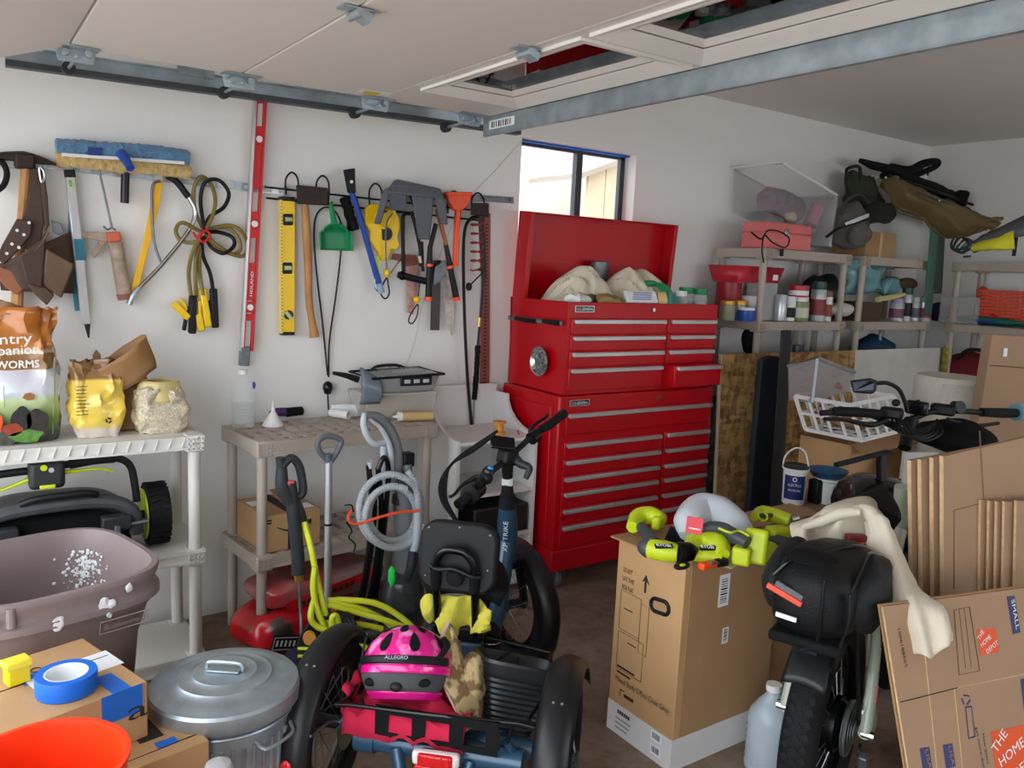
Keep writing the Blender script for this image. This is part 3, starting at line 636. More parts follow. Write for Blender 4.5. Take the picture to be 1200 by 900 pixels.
# --- jumper cables
t = wthing('jumper_cables', 'coiled brown and black jumper cables tied with red string', 'cable', 240, 275)
CABY = sm('brown_yellow_cable', (126, 108, 52), .45, var=.1); CABK = BLACK
for i, (pts, mm) in enumerate([
    ([(240, 272), (229, 248), (227, 222), (235, 207), (246, 214), (252, 232), (250, 250), (242, 268)], CABY),
    ([(240, 272), (235, 236), (240, 214), (256, 211), (268, 226), (262, 243), (246, 254), (240, 268)], CABK),
    ([(236, 272), (214, 261), (206, 270), (212, 282), (228, 284), (237, 275)], CABY),
    ([(240, 270), (268, 264), (284, 272), (290, 288), (285, 300), (270, 297), (250, 284), (241, 274)], CABY),
    ([(240, 270), (262, 266), (276, 274), (282, 290), (274, 298), (254, 290), (242, 276)], CABY),
    ([(241, 272), (256, 272), (272, 278), (274, 288), (262, 297), (248, 290), (240, 276)], CABK),
    ([(236, 278), (226, 295), (221, 320), (224, 348)], CABY), ([(238, 280), (230, 300), (229, 325), (230, 348)], CABY),
    ([(238, 278), (234, 295), (234, 320), (238, 346)], CABY), ([(236, 278), (238, 300), (246, 320), (250, 342)], CABK)]):
    part(t, 'cable', wtube(MB(), [(x, y, .04 + .012 * ((i * 3 + j) % 4)) for j, (x, y) in enumerate(pts)], .0085), mm)
part(t, 'tie', wtube(MB(), [(226, 272), (232, 279), (240, 270), (246, 276), (238, 284), (233, 276), (244, 268)], .005, .10), REDP)
def clamp(a, b, mm):
    A = W(*a, .06); B = W(*b, .06); d = (B - A); s = Vector((d.z, 0, -d.x)).normalized()
    q = part(t, 'clamp', MB().bar(A, B, .03, .03, up=(0, 1, 0)), mm, bevel=.006)
    part(t, 'clamp_lever', MB().bar(A + s * .02 + d * .3, B + s * .034 - d * .08, .014, .024, up=(0, 1, 0)), mm, q, bevel=.004)
clamp((226, 346), (225, 391), BLACK); clamp((237, 338), (244, 383), YELLOW); clamp((250, 338), (252, 384), BLACK); clamp((221, 373), (203, 355), YELLOW); clamp((232, 368), (236, 388), YELLOW)
# --- long red box level
t = wthing('box_level', 'long red box level hanging vertically beside the rail end', 'spirit level', 298, 270)
def lv(f, o): return W(304.0 + (287 - 304.0) * f + o, 117 + (430 - 117) * f, .05)
def lvb(f0, f1, o0, o1, th=.022, yy=.05):
    a, b = lv(f0, o0), lv(f1, o0); c, d = lv(f1, o1), lv(f0, o1); dy = Vector((0, th / 2, 0))
    return MB().hexa([p + dy for p in (a, b, c, d)] + [p - dy for p in (a, b, c, d)])
REDL = sm('red_level_paint', (204, 30, 36), .4)
part(t, 'rail', lvb(0, .94, -7, -4, .03), ALU); part(t, 'rail', lvb(0, .94, 5.5, 8, .03), REDL); part(t, 'rail_face', lvb(0, .94, -4, -2.6, .03), REDL)
for (y0, y1) in ((117, 121), (148, 158), (170, 222), (248, 258), (267, 279), (308, 352), (368, 376)):
    part(t, 'web', lvb((y0 - 117) / 313, (y1 - 117) / 313, -2.7, 5.6, .016), REDL)
for y in (163.5, 262.5, 360):
    f = (y - 117) / 313
    v = part(t, 'vial_block', lvb(f - .02, f + .02, -3.5, 6, .024), REDL, bevel=.003)
    part(t, 'vial', MB().cyl(lv(f, 1.2) + Vector((0, .016, 0)), lv(f, 1.2) + Vector((0, -.018, 0)), .014, n=16), WHITEP, v)
part(t, 'end_cap', lvb(.925, .995, -6.8, 4, .034), STEELD, bevel=.003)
text(t, 'HOLAND', lv(.735, 3.2) + Vector((0, -.0095, 0)), lv(.60, 0) - lv(.735, 0), Vector((-1, 0, 0.05)), .012, PAPER, wid=.11)
# --- yellow level
t = wthing('yellow_level', 'short yellow spirit level with three black-ringed vials', 'spirit level', 337, 310)
part(t, 'body', wpoly(MB(), [(329, 234), (346, 236), (345.5, 391), (330, 391)], .02, .05), YELLOW, bevel=.003)
part(t, 'scale_edge', wpoly(MB(), [(328.3, 234), (331, 234), (332, 391), (329.5, 391)], .018, .053), sm('pale_yellow_edge', (240, 214, 110), .5))
for i in range(38): part(t, 'tick', MB().bar(W(329 + i * .028, 238 + i * 4, .0535), W(330.8 + i * .028, 238.1 + i * 4, .0535), .001, .003, up=(0, 0, 1)), PRINT)
part(t, 'end_cap', wpoly(MB(), [(329, 230), (346, 231), (346, 236), (329, 235)], .018, .053), BLACK, bevel=.002)
part(t, 'end_cap', wpoly(MB(), [(330, 389), (345.6, 389), (345.6, 393), (330, 393)], .018, .053), BLACK, bevel=.002)
for (x, y, sq) in ((338, 257, 1), (337, 314, 1), (338, 369, 0)):
    if sq: q = part(t, 'vial_frame', wpoly(MB(), [(x - 6, y - 6.5), (x + 6, y - 6.5), (x + 6, y + 7), (x - 6, y + 7)], .018, .056), BLACK, bevel=.006)
    else: q = part(t, 'vial_frame', MB().cyl(W(x, y, .018), W(x, y, .056), .022, n=18), BLACK)
    part(t, 'vial', MB().cyl(W(x - 4, y, .055), W(x + 4, y, .055), .010, n=12) if sq else MB().cyl(W(x - 3, y - 4, .055), W(x + 3, y + 4, .055), .009, n=12), sm('pale_green_vial', (190, 205, 150), .2), q)
# --- splitting maul
t = wthing('splitting_axe', 'axe with dark brown head covered in grime and bent wooden handle', 'axe', 362, 300)
part(t, 'head', MB().hexa([W(348, 239, .09), W(385, 241, .075), W(385, 241, .055), W(348, 239, .03), W(347, 217, .09), W(384, 220, .075), W(384, 220, .055), W(347, 217, .03)]).jit(.004, 40), IRON, bevel=.006)
part(t, 'handle', MB().tube([W(357, 238, .06), W(359, 270, .06), W(361, 310, .06), W(362, 350, .06), W(366, 378, .06), W(368.5, 395, .06)], [.017, .020, .019, .018, .017, .024], n=12), WOOD)
# --- green dustpan
t = wthing('dustpan', 'small green plastic dustpan hanging from a hook', 'dustpan', 392, 270)
def dp(u, v):
    x = 374 + 38 * u + (6 * (1 - v) * (.5 - u) * 2 if v < .3 else 0) + 1.5 * v; y = 262 + 32 * v + (1 - u) * -1 + (6 * (2 * u - 1) ** 2 if v < .25 else 0)
    edge = max(abs(2 * u - 1) ** 8, (1 - v) ** 8)
    return W(x, y, .03 + .05 * edge)
part(t, 'pan', MB().grid(dp, 16, 12), GREEN, solid=.005)
part(t, 'handle', MB().tube([W(387, 236, .05), W(389, 248, .05), W(392, 264, .06)], [.010, .013, .016], n=10, ), GREEN)
# --- cable loop with a plug
t = wthing('power_cord', 'thin black cord looped over a hook, its plug hanging low', 'cord', 385, 400)
part(t, 'cord_loop', wtube(MB(), [(384, 440, .02), (378, 380, .02), (371, 320, .02), (368, 275, .02), (371, 252, .03), (381, 243, .05), (393, 248, .03), (400, 266, .015), (399, 300, .015), (393, 350, .02), (386, 400, .02), (385, 442, .02)], .0045), BLACK)
part(t, 'plug', MB().lathe([(.006, -.03), (.016, -.026), (.024, 0), (.022, .02), (.014, .03), (.006, .034)], 14, W(384, 455, .03)), BLACKG)
part(t, 'tail', MB().tube([W(384, 462, .03), W(385, 480, .03)], .004, raw=True), BLACK)
# --- snow brush
t = wthing('snow_brush', 'snow brush with blue handle, black bristles and black scraper head', 'brush', 425, 265)
part(t, 'handle', MB().tube([W(409, 218, .07), W(419, 245, .07), W(432, 290, .065), (W(445, 336, .06))], [.014, .013, .014, .016], n=10), BLUE)
part(t, 'scraper_head', MB().hexa([W(407, 226, .09), W(417, 226, .09), W(417, 226, .05), W(407, 226, .05), W(402, 199, .09), W(416, 197, .09), W(416, 197, .06), W(402, 199, .06)]), BLACK, bevel=.004)
part(t, 'bristles', MB().tube([W(404, 232, .05), W(409, 250, .045), W(415, 270, .045)], .028, n=14, flat=.8).jit(.008, 60), BLACKM)
part(t, 'logo_dot', MB().cyl(W(412, 213, .088), W(412, 213, .093), .008, n=10), WHITEP)
part(t, 'cuff', MB().cyl(W(444, 332, .06), W(447, 343, .06), .017, n=12), sm('pale_blue', (150, 170, 200), .4))
# --- yellow reel
t = wthing('cord_reel', 'yellow plastic cord reel with black centre beside the blue brush', 'reel', 450, 275)
part(t, 'body', wpoly(MB(), [(429, 244), (436, 239), (448, 240), (462, 243), (469, 256), (470, 268), (466, 278), (470, 288), (464, 294), (459, 292), (455, 306), (447, 306), (443, 294), (433, 282), (435, 272), (428, 262)], .04, .065), YELLOW, bevel=.006)
part(t, 'raised_ring', MB().torus(W(451, 256, .068), (0, 1, 0), .045, .008, 24), YELLOW)
part(t, 'centre', MB().cyl(W(452, 274, .06), W(452, 274, .073), .033, n=20), BLACK)
part(t, 'eye', MB().cyl(W(451, 246, .06), W(451, 246, .07), .014, n=14), BLACK)
part(t, 'cord', wtube(MB(), [(460, 250), (453, 262), (452, 290), (453, 316)], .004, .085), STEELD)
part(t, 'bead', MB().ell(W(453.5, 320, .07), (.014, .014, .022)), YELLOW)
part(t, 'cord_loop', wtube(MB(), [(453, 326), (447, 338), (447, 346), (452, 350), (456, 344), (455, 334)], .004, .06, closed=True), BLACK)
part(t, 'strap_tail', MB().bar(W(443, 300, .07), W(444, 322, .06), .012, .004, up=(0, 1, 0)), LIME)
part(t, 'clip', wtube(MB(), [(441, 320), (445, 322), (446, 336), (442, 341), (439, 334)], .004, .06, closed=True), CHROME)
# --- grey plastic bracket
t = wthing('trestle_bracket', 'grey moulded plastic trestle bracket slung over the hooks', 'bracket', 482, 240)
part(t, 'top_plate', MB().hexa([W(457, 222, .03), W(520, 236, .03), W(521, 234, .20), W(452, 226, .20), W(464, 209, .03), W(516, 222, .03), W(517, 221, .17), W(462, 210, .17)]), GREY, bevel=.012)
part(t, 'left_leg', MB().hexa([W(438, 262, .17), W(446, 263, .17), W(446, 263, .10), W(438, 262, .10), W(449, 222, .19), W(459, 218, .19), W(459, 218, .06), W(449, 222, .06)]), GREY, bevel=.006)
part(t, 'web', MB().hexa([W(456, 246, .15), W(476, 247, .15), W(476, 247, .06), W(456, 246, .06), W(458, 216, .19), W(477, 216, .19), W(477, 216, .06), W(458, 216, .06)]), GREY, bevel=.005)
part(t, 'middle_leg', MB().hexa([W(490, 280, .13), W(504, 281, .13), W(504, 281, .07), W(490, 280, .07), W(482, 225, .18), W(508, 232, .18), W(508, 232, .06), W(482, 225, .06)]), GREY, bevel=.006)
part(t, 'right_leg', MB().hexa([W(516, 262, .16), W(525, 263, .16), W(525, 263, .10), W(516, 262, .10), W(508, 226, .18), W(521, 232, .18), W(521, 232, .08), W(508, 226, .08)]), GREY, bevel=.005)
for i in range(3): part(t, 'rib', MB().bar(W(479 + i * 9, 226 + i * 2, .175), W(487 + i * 9, 243 + i * 2, .12), .006, .02), DARK)
# --- tubular clamp frame
t = wthing('clamp_frame', 'black tubular clamp frame hanging below the grey bracket', 'clamp', 483, 290)
part(t, 'arm', wtube(MB(), [(480, 250), (473, 252), (472, 270), (473, 322)], .010, .08), BLACK)
part(t, 'arm', wtube(MB(), [(482, 248), (486, 262), (492, 290), (496, 318)], .009, .09), BLACK)
part(t, 'cross_bar', MB().cyl(W(467, 322, .08), W(500, 330, .08), .017, n=14), BLACK)
part(t, 'end_ring', MB().torus(W(471, 323, .10), (0, 1, 0), .017, .005), BLACKG)
part(t, 'bright_ferrule', MB().cyl(W(491, 300, .10), W(492.5, 308, .10), .011, n=10), CHROME)
part(t, 'post', MB().cyl(W(493, 283, .06), W(494, 312, .06), .013, n=12), BLACK)
# --- loppers
t = wthing('loppers', 'black handled loppers with orange grip rings and a copper brown arm', 'loppers', 515, 300)
part(t, 'arm', MB().bar(W(511, 262, .09), W(504, 290, .09), .022, .014, up=(0, 1, 0)), BLACK, bevel=.003)
part(t, 'arm', MB().bar(W(512, 245, .10), W(523, 287, .10), .020, .014, up=(0, 1, 0)), sm('copper_brown', (170, 100, 60), .5), bevel=.003)
for (a, b, c) in (((504, 288), (503.2, 311), (502, 351)), ((522, 284), (527.5, 313), (535, 351))):
    part(t, 'grip', MB().tube([W(*a, .09), W(*b, .09), W(*c, .09)], [.012, .015, .017], n=12), BLACK)
    d = (W(*c, .09) - W(*b, .09)).normalized()
    part(t, 'grip_ring', MB().cyl(W(*b, .09) - d * .008, W(*b, .09) + d * .006, .019, n=14), ORANGE)
    part(t, 'grip_end', MB().cyl(W(*c, .09) - d * .014, W(*c, .09) + d * .006, .0185, n=14), ORANGE)
part(t, 'jaw', MB().prism([W(510, 313, .085), W(522, 305, .085), W(526, 316, .085), W(516, 330, .085), (W(508, 334, .085))], (0, .012, 0)), STEELD)
# --- pink saw, bars, blades
t = wthing('drywall_saw', 'drywall saw with rust-pink blade behind the black clamp frame', 'saw', 480, 330)
PINKB = sm('rusty_pink_blade', (196, 150, 140), .5, metal=.3, var=.3, scale=30)
part(t, 'blade', wpoly(MB(), [(476, 308), (492, 306), (491, 330), (484, 369), (478, 366)], .02, .026), PINKB)
part(t, 'plate', wpoly(MB(), [(461, 297), (488, 299), (490, 310), (477, 312), (470, 306), (459, 304)], .028, .036), sm('red_brown_plate', (150, 84, 70), .6, var=.2))
part(t, 'bow_wire', wtube(MB(), [(470, 303), (462, 314), (458, 320)], .003, .04), CHROME)
t = wthing('key_lanyard', 'black lanyard loop with a yellow bead below the clamp frame', 'lanyard', 488, 350)
part(t, 'cord', wtube(MB(), [(492, 330), (490, 348)], .0035, .05, k=2), BLACK)
part(t, 'bead', MB().ell(W(488.5, 351, .05), (.018, .018, .018)), YELLOW)
part(t, 'loop', wtube(MB(), [(489, 357), (481, 369), (479, 377), (483, 379), (488, 372), (490, 362)], .0035, .05, closed=True), BLACK)
solo('steel_bar', 'flat dark steel bar hanging left of the serrated blade', 'steel bar', wpoly(MB(), [(507, 305), (517, 305), (515, 387), (505, 387)], .03, .038), sm('brown_steel', (74, 66, 66), .45, metal=.6, var=.2))
t = wthing('serrated_blade', 'whitish serrated blade hanging between flat bar and orange scraper', 'blade', 528, 350)
part(t, 'blade', wpoly(MB(), [(521, 310), (535, 308)] + [(534.5 - (i % 2) * 2.2 - i * .12, 312 + i * 4) for i in range(17)] + [(530, 394), (526, 384), (522, 360)], .04, .045), sm('spattered_blade', (196, 188, 180), .5, metal=.3, var=.25, scale=40))
# --- orange scraper
t = wthing('ice_scraper', 'bright orange wide-headed scraper', 'scraper', 538, 270)
part(t, 'head', wpoly(MB(), [(524, 226), (553, 226), (552, 236), (546, 244), (540, 248), (532, 246), (526, 236)], .08, .11), ORANGE, bevel=.006)
part(t, 'handle', MB().bar(W(536.5, 240, .095), W(533.5, 312, .095), .028, .024, up=(0, 1, 0)), ORANGE, bevel=.006)
part(t, 'head_lip', wpoly(MB(), [(523.5, 225), (553.5, 225), (553.5, 229), (523.5, 229)], .075, .118), ORANGE, bevel=.003)
# --- hammer with red coil cord
t = wthing('claw_hammer', 'grimy hammer with a strap-wrapped handle near the right rail end', 'hammer', 563, 250)
part(t, 'head', MB().hexa([W(551, 251, .10), W(573, 255, .09), W(573, 255, .05), W(551, 251, .04), W(553, 238, .10), W(573, 238, .09), W(573, 238, .05), W(553, 238, .04)]), IRON, bevel=.006)
part(t, 'handle', MB().tube([W(563, 248, .07), W(565, 280, .07), W(567, 325, .07)], [.014, .017, .015], n=10), sm('strap_brown', (64, 54, 48), .8, var=.3, bump=.3))
t = wthing('coiled_cord', 'dark red coiled cord with a black plug hanging at the rail end', 'cord', 556, 290)
pts = []
for i in range(90):
    f = i / 89; a = f * 2 * pi * 5.5
    pts.append(W(560 - 2 * f + (8 - 1.5 * f) * cos(a), 258 + 58 * f + 3 * sin(a), .09 + .025 * sin(a)))
part(t, 'coil', MB().tube(pts, .0042, n=6, raw=True), sm('dark_red_cord', (150, 36, 40), .4))
part(t, 'lead', wtube(MB(), [(558, 316), (566, 318), (560, 325), (552, 333)], .004, .08), BLACK)
part(t, 'plug', MB().ell(W(549.5, 336, .08), (.017, .017, .022)), BLACK)
t = wthing('black_hose', 'thick black cord hanging in a long loop down the right of the tools', 'hose', 550, 380)
part(t, 'hose', wtube(MB(), [(560, 254), (552, 256), (545, 268), (543, 300), (544, 360), (547, 430), (551, 480), (553, 505)], .0085, .06), BLACK)
t = wthing('air_lance', 'thin dark lance with brass joint and bristled grip beside the perforated strip', 'lance', 560, 400)
part(t, 'shaft', MB().tube([W(567, 320, .06), W(563, 370, .06), W(560, 405, .06)], .007, raw=True), DARK)
part(t, 'joint', MB().cyl(W(562.5, 372, .06), W(561.5, 383, .06), .010, n=10), sm('brass', (196, 160, 80), .3, metal=.9))
part(t, 'bristle_grip', MB().tube([W(560, 405, .06), W(558, 440, .06), W(556, 468, .06)], .014, n=12, k=14).jit(.004, 120), BLACKM)
part(t, 'tip', MB().tube([W(556, 468, .06), W(555, 500, .06)], .005, raw=True), CHROME)
# --- rulers
t = wthing('perforated_strip', 'rust-red perforated steel strip hanging vertically next to the hoses', 'steel strip', 569, 380)
part(t, 'strip', wpoly(MB(), [(566, 250), (575, 250), (573, 503), (562, 503)], .012, .018), sm('rust_red_strip', (150, 92, 88), .6, metal=.3, var=.15))
for i in range(56): part(t, 'slot', wpoly(MB(), [(568.6 - i * .055, 262 + i * 4.2), (572.2 - i * .055, 262 + i * 4.2), (572.1 - i * .055, 264 + i * 4.2), (568.5 - i * .055, 264 + i * 4.2)], .017, .0186), sm('slot_shadow', (90, 48, 48), .8))
t = wthing('steel_rule', 'grey steel rule lying level along the rail end', 'ruler', 575, 233)
part(t, 'rule', wpoly(MB(), [(520, 226), (602, 231), (602, 238.5), (520, 233)], .022, .026), STEELD)
part(t, 'hang_hole', MB().cyl(W(597, 234.5, .024), W(597, 234.5, .0275), .008, n=10), DARK)
for i in range(20): part(t, 'tick', MB().bar(W(573 + i * 1.4, 229.6 + i * .08, .0268), W(573 + i * 1.4, 232 + i * .08, .0268), .0012, .001), PRINT)
solo('string', 'thin pale string running from the window corner down past the rail', 'string', MB().tube([W(612, 164, .006), W(580, 200, .006), (W(541, 243, .006)), W(515, 300, .006), W(497, 350, .006), W(486, 400, .006), W(474, 434, .006)], .0016, n=5), sm('pale_string', (206, 198, 188), .8))

# ================================================================ resin shelving along the back wall
TAUPE = sm('taupe_resin', (178, 166, 154), .55, var=.05, scale=5)
WRESIN = sm('white_resin', (214, 212, 206), .55, var=.05, scale=5)
def resin_rack(name, label, org, rotz, L, D, levels, H, M, r=.021, fas=.055, slots=True, solid_top=False, grp=None):
    """Origin at the front left foot; x along the front, y to the back."""
    t = thing(name, label, 'shelf unit', (org[0], org[1], 0), rotz, world=False, group=grp)
    zs = [0] + levels
    for (x, y) in ((.035, .035), (L - .035, .035), (.035, D - .035), (L - .035, D - .035)):
        for i in range(len(levels)):
            if levels[i] < .12: continue
            z0 = levels[i - 1] if i else 0
            part(t, 'post', MB().lathe([(r, z0), (r, levels[i] - fas)], 16, (x, y, 0)), M)
        if H > levels[-1]: part(t, 'post', MB().cyl((x, y, levels[-1]), (x, y, H), r, n=16), M)
    for z in levels:
        b = MB()
        b.box(.03, L - .03, 0, .018, z - fas, z).box(.03, L - .03, D - .018, D, z - fas, z).box(0, .018, .03, D - .03, z - fas, z).box(L - .018, L, .03, D - .03, z - fas, z)
        b.box(.03, L - .03, -.004, .004, z - .012, z).box(.03, L - .03, -.004, .004, z - fas, z - fas + .01)
        if slots:
            n = 13
            for i in range(n):
                x = .02 + (L - .04) * (i + .5) / n; b.box(x - (L / n) * .25, x + (L / n) * .25, .01, D - .01, z - .02, z - .001)
            for y in (.075, D * .36, D * .64, D - .075): b.box(.01, L - .01, y - .012, y + .012, z - .03, z)
        else:
            b.box(.01, L - .01, .01, D - .01, z - .012, z - .001)
        bd = part(t, 'shelf_board', b, M, smooth=0)
        for (x, y) in ((.035, .035), (L - .035, .035), (.035, D - .035), (L - .035, D - .035)):
            part(t, 'corner_socket', MB().box(x - .036, x + .036, y - .036, y + .036, z - fas - .012, z + .002), M, bd, bevel=.006)
            if y < .1:
                g = MB()
                for k in range(4): g.box(x - .03 + k * .017, x - .024 + k * .017, -.006, .0, z - fas - .004, z - .008)
                for k in range(3): g.box(x - .032, x + .03, -.006, .0, z - fas + .0 + k * .02, z - fas + .006 + k * .02)
                part(t, 'socket_grille', g, M, bd, smooth=0)
    return t
wr = resin_rack('white_shelf_unit', 'white resin shelf unit with feed bags and a mower, far left', (-.12, 3.21), 0, .91, .40, [.075, .515, .975], .975, WRESIN, r=.024, fas=.052, slots=False)
for i in range(18):
    part(wr, 'fascia_rib', MB().hexa([(.05 + i * .048, -.006, .975 - .046), (.054 + i * .048, -.006, .975 - .046), (.054 + i * .048, .0, .975 - .046), (.05 + i * .048, 0, .975 - .046), (.065 + i * .048, -.006, .973), (.069 + i * .048, -.006, .973), (.069 + i * .048, 0, .973), (.065 + i * .048, 0, .973)]), WRESIN)
GR = radians(5.5)
gr = resin_rack('grey_shelf_unit', 'taupe resin two-shelf unit with slotted top under the tools', (1.0, 3.245), GR, .89, .395, [.43, .92], .92, TAUPE)
def gx(x, y, z): return Vector((1.0 + x * cos(GR) - y * sin(GR), 3.245 + x * sin(GR) + y * cos(GR), z))

# ---------------------------------------------------------------- bags on the white shelf
def zramp(name, stops, rough=.3, z0=0., z1=1., nz=.03, scale=9., coat=0., alpha=1.):
    """Printed bands: colour by the thing's own height."""
    M = bpy.data.materials.new(name); M.use_nodes = True; nt = M.node_tree; b = nt.nodes['Principled BSDF']; b.inputs['Roughness'].default_value = rough; b.inputs['Coat Weight'].default_value = coat; b.inputs['Alpha'].default_value = alpha
    tc = nt.nodes.new('ShaderNodeTexCoord'); sp = nt.nodes.new('ShaderNodeSeparateXYZ'); nt.links.new(tc.outputs['Object'], sp.inputs[0])
    n = nt.nodes.new('ShaderNodeTexNoise'); n.inputs['Scale'].default_value = scale; nt.links.new(tc.outputs['Object'], n.inputs['Vector'])
    mr = nt.nodes.new('ShaderNodeMapRange'); mr.inputs[1].default_value = z0; mr.inputs[2].default_value = z1; nt.links.new(sp.outputs['Z'], mr.inputs[0])
    ad = nt.nodes.new('ShaderNodeMath'); ad.operation = 'MULTIPLY_ADD'; ad.inputs[1].default_value = nz; nt.links.new(n.outputs['Fac'], ad.inputs[0]); nt.links.new(mr.outputs[0], ad.inputs[2])
    r = nt.nodes.new('ShaderNodeValToRGB'); r.color_ramp.interpolation = 'LINEAR'; e = r.color_ramp.elements
    while len(e) > 1: e.remove(e[0])
    e[0].position = stops[0][0]; e[0].color = (*srgb(*stops[0][1]), 1)
    for p, c in stops[1:]: q = e.new(p); q.color = (*srgb(*c), 1)
    nt.links.new(ad.outputs[0], r.inputs['Fac']); nt.links.new(r.outputs['Color'], b.inputs['Base Color'])
    return M
def bagmesh(cx, cy, z0, w, d, h, prof, seed=0, e=.55, amp=.012, nu=48, nv=26, lean=(0, 0), wob=5.):
    """prof: list of (width factor, depth factor) from bottom to the open top."""
    def fn(u, v):
        a = 2 * pi * u; q = v * (len(prof) - 1); i = min(int(q), len(prof) - 2); f = q - i
        pw = prof[i][0] * (1 - f) + prof[i + 1][0] * f; pd = prof[i][1] * (1 - f) + prof[i + 1][1] * f
        c, s = cos(a), sin(a); x = abs(c) ** e * (1 if c > 0 else -1); y = abs(s) ** e * (1 if s > 0 else -1)
        p = Vector((cx + x * w / 2 * pw + lean[0] * v, cy + y * d / 2 * pd + lean[1] * v, z0 + h * v))
        k = noise.noise_vector(Vector((x * 2.1 + seed, y * 2.1, v * wob))); k2 = noise.noise_vector(Vector((x * 5 + seed, y * 5, v * 9)))
        return p + Vector((k.x, k.y, k.z * (.6 if v > .7 else .1))) * amp * (.35 + v) + k2 * amp * .4
    mb = MB().grid(fn, nu, nv, cu=True)
    # close the bottom
    mb.f.append(tuple(i * nv for i in range(nu - 1, -1, -1)))
    return mb
SZ = .977
fb = thing('feed_bag', 'opened orange and white feed bag printed with chickens, far left', 'feed bag', (.175, 3.40, SZ))
FEED = zramp('feed_bag_print', [(0, (40, 46, 44)), (.08, (58, 70, 50)), (.18, (110, 140, 70)), (.31, (190, 206, 150)), (.36, (206, 208, 216)), (.525, (214, 212, 222)), (.53, (150, 106, 62)), (.635, (150, 106, 62)), (.64, (214, 196, 180)), (.66, (206, 180, 150)), (.67, (196, 124, 54)), (1, (178, 104, 42))], .25, 0, .50, .02, 12, coat=.3)
part(fb, 'bag', bagmesh(.175, 3.40, SZ, .27, .20, .47, [(.95, .9), (1.04, 1.05), (1.0, 1.0), (.98, .95), (.95, .85), (.92, .7), (.95, .55), (1.0, .5)], 2, amp=.03), FEED, solid=.002)
part(fb, 'torn_mouth', MB().grid(lambda u, v: Vector((.175 - .11 + .19 * u, 3.365 + .09 * v + .02 * sin(u * 9), SZ + .43 + .06 * sin(pi * u) * (.4 + .6 * v) + .02 * noise.noise(Vector((u * 4, v * 4, 1))))), 14, 8), sm('brown_bag_inside', (150, 112, 78), .6, var=.1), solid=.002)
part(fb, 'pale_strip', MB().grid(lambda u, v: Vector((.282 + .012 * v + .008 * u, 3.318 + .03 * u - .02 * (1 - abs(2 * v - 1)), SZ + .02 + .28 * v)), 4, 12), sm('pale_green_plastic', (196, 206, 170), .15, var=.1), solid=.001)  # pale glossy strip up the bag's right edge
fy = 3.275
def fp(x, z): return (x, fy, SZ + z)
LET = sm('white_print', (240, 238, 234), .4)
text(fb, 'Country', fp(.025, .350), (1, 0, .04), (0, 0, 1), .036, LET, wid=.20)
text(fb, 'Companion', fp(.03, .312), (1, 0, .04), (0, 0, 1), .034, LET, wid=.215)
text(fb, 'MEALWORMS', fp(.03, .268), (1, 0, .02), (0, 0, 1), .026, LET, wid=.215, bold=.02)
part(fb, 'leaf_print', MB().prism([fp(.19, .165), fp(.205, .155), fp(.225, .157), fp(.228, .172), fp(.215, .183), fp(.198, .18)], (0, .002, 0)), sm('leaf_brown', (150, 100, 50), .5))
part(fb, 'leaf_print', MB().prism([fp(.07, .165), fp(.085, .157), fp(.1, .165), fp(.105, .18), fp(.09, .176), fp(.083, .188), fp(.078, .175)], (0, .002, 0)), sm('leaf_gold', (220, 170, 90), .5))
part(fb, 'rule_line', MB().box(.135, .1365, fy - .0, fy + .002, SZ + .135, SZ + .21), PRINT)
def blobp(name, cx, cz, rx, rz, M, seed, y=fy):
    n = 22; pts = []
    for i in range(n):
        a = 2 * pi * i / n; k = 1 + .35 * noise.noise(Vector((cos(a) * 1.3 + seed, sin(a) * 1.3, seed)))
        pts.append((cx + cos(a) * rx * k, y, SZ + cz + sin(a) * rz * k))
    part(fb, name, MB().prism(pts, (0, .0025, 0)), M)
blobp('hen_print', .185, .085, .032, .045, sm('hen_black', (34, 34, 38), .4, var=.4, scale=40), 1)
blobp('hen_print', .155, .055, .03, .022, sm('hen_rust', (150, 60, 36), .4, var=.3, scale=30), 2, fy - .001)
blobp('hen_print', .235, .075, .035, .05, sm('hen_dark', (50, 42, 40), .4, var=.4, scale=40), 3)
blobp('hen_print', .10, .08, .035, .035, sm('hen_red', (214, 78, 50), .4, var=.25, scale=30), 4, fy - .001)
blobp('hen_print', .07, .105, .014, .03, sm('hen_comb', (206, 36, 46), .4), 5, fy - .002)
blobp('grass_print', .20, .028, .05, .022, sm('grass_green', (84, 130, 50), .5, var=.4, scale=60), 6, fy - .001)
blobp('hen_print', .12, .03, .06, .028, sm('hen_grey', (70, 74, 66), .4, var=.4, scale=40), 7, fy - .0005)

yb = thing('yellow_bag', 'yellow plastic bag with brown torn top beside the feed bag', 'bag', (.43, 3.40, SZ))
YB = zramp('yellow_bag_print', [(0, (214, 206, 196)), (.13, (216, 204, 186)), (.16, (232, 200, 110)), (.24, (240, 206, 84)), (.72, (236, 202, 92)), (.75, (140, 102, 56)), (1, (124, 88, 48))], .22, 0, .30, .05, 10, coat=.4)
part(yb, 'bag', bagmesh(.43, 3.36, SZ, .175, .13, .285, [(.8, .8), (1.0, 1.05), (1.03, 1.05), (1.0, .9), (.97, .7), (.9, .45), (.86, .3)], 9, amp=.022), YB, solid=.002)
part(yb, 'torn_tab', MB().prism([(.425, 3.38, SZ + .27), (.455, 3.38, SZ + .275), (.455, 3.385, SZ + .30), (.44, 3.385, SZ + .32), (.428, 3.385, SZ + .30)], (0, .002, 0)), sm('brown_foil', (112, 80, 50), .4))
for i in range(9): part(yb, 'print_line', MB().box(.358, .358 + .05 * (.6 + .4 * random.random()), 3.288, 3.290, SZ + .09 + i * .013, SZ + .0925 + i * .013), PRINT)
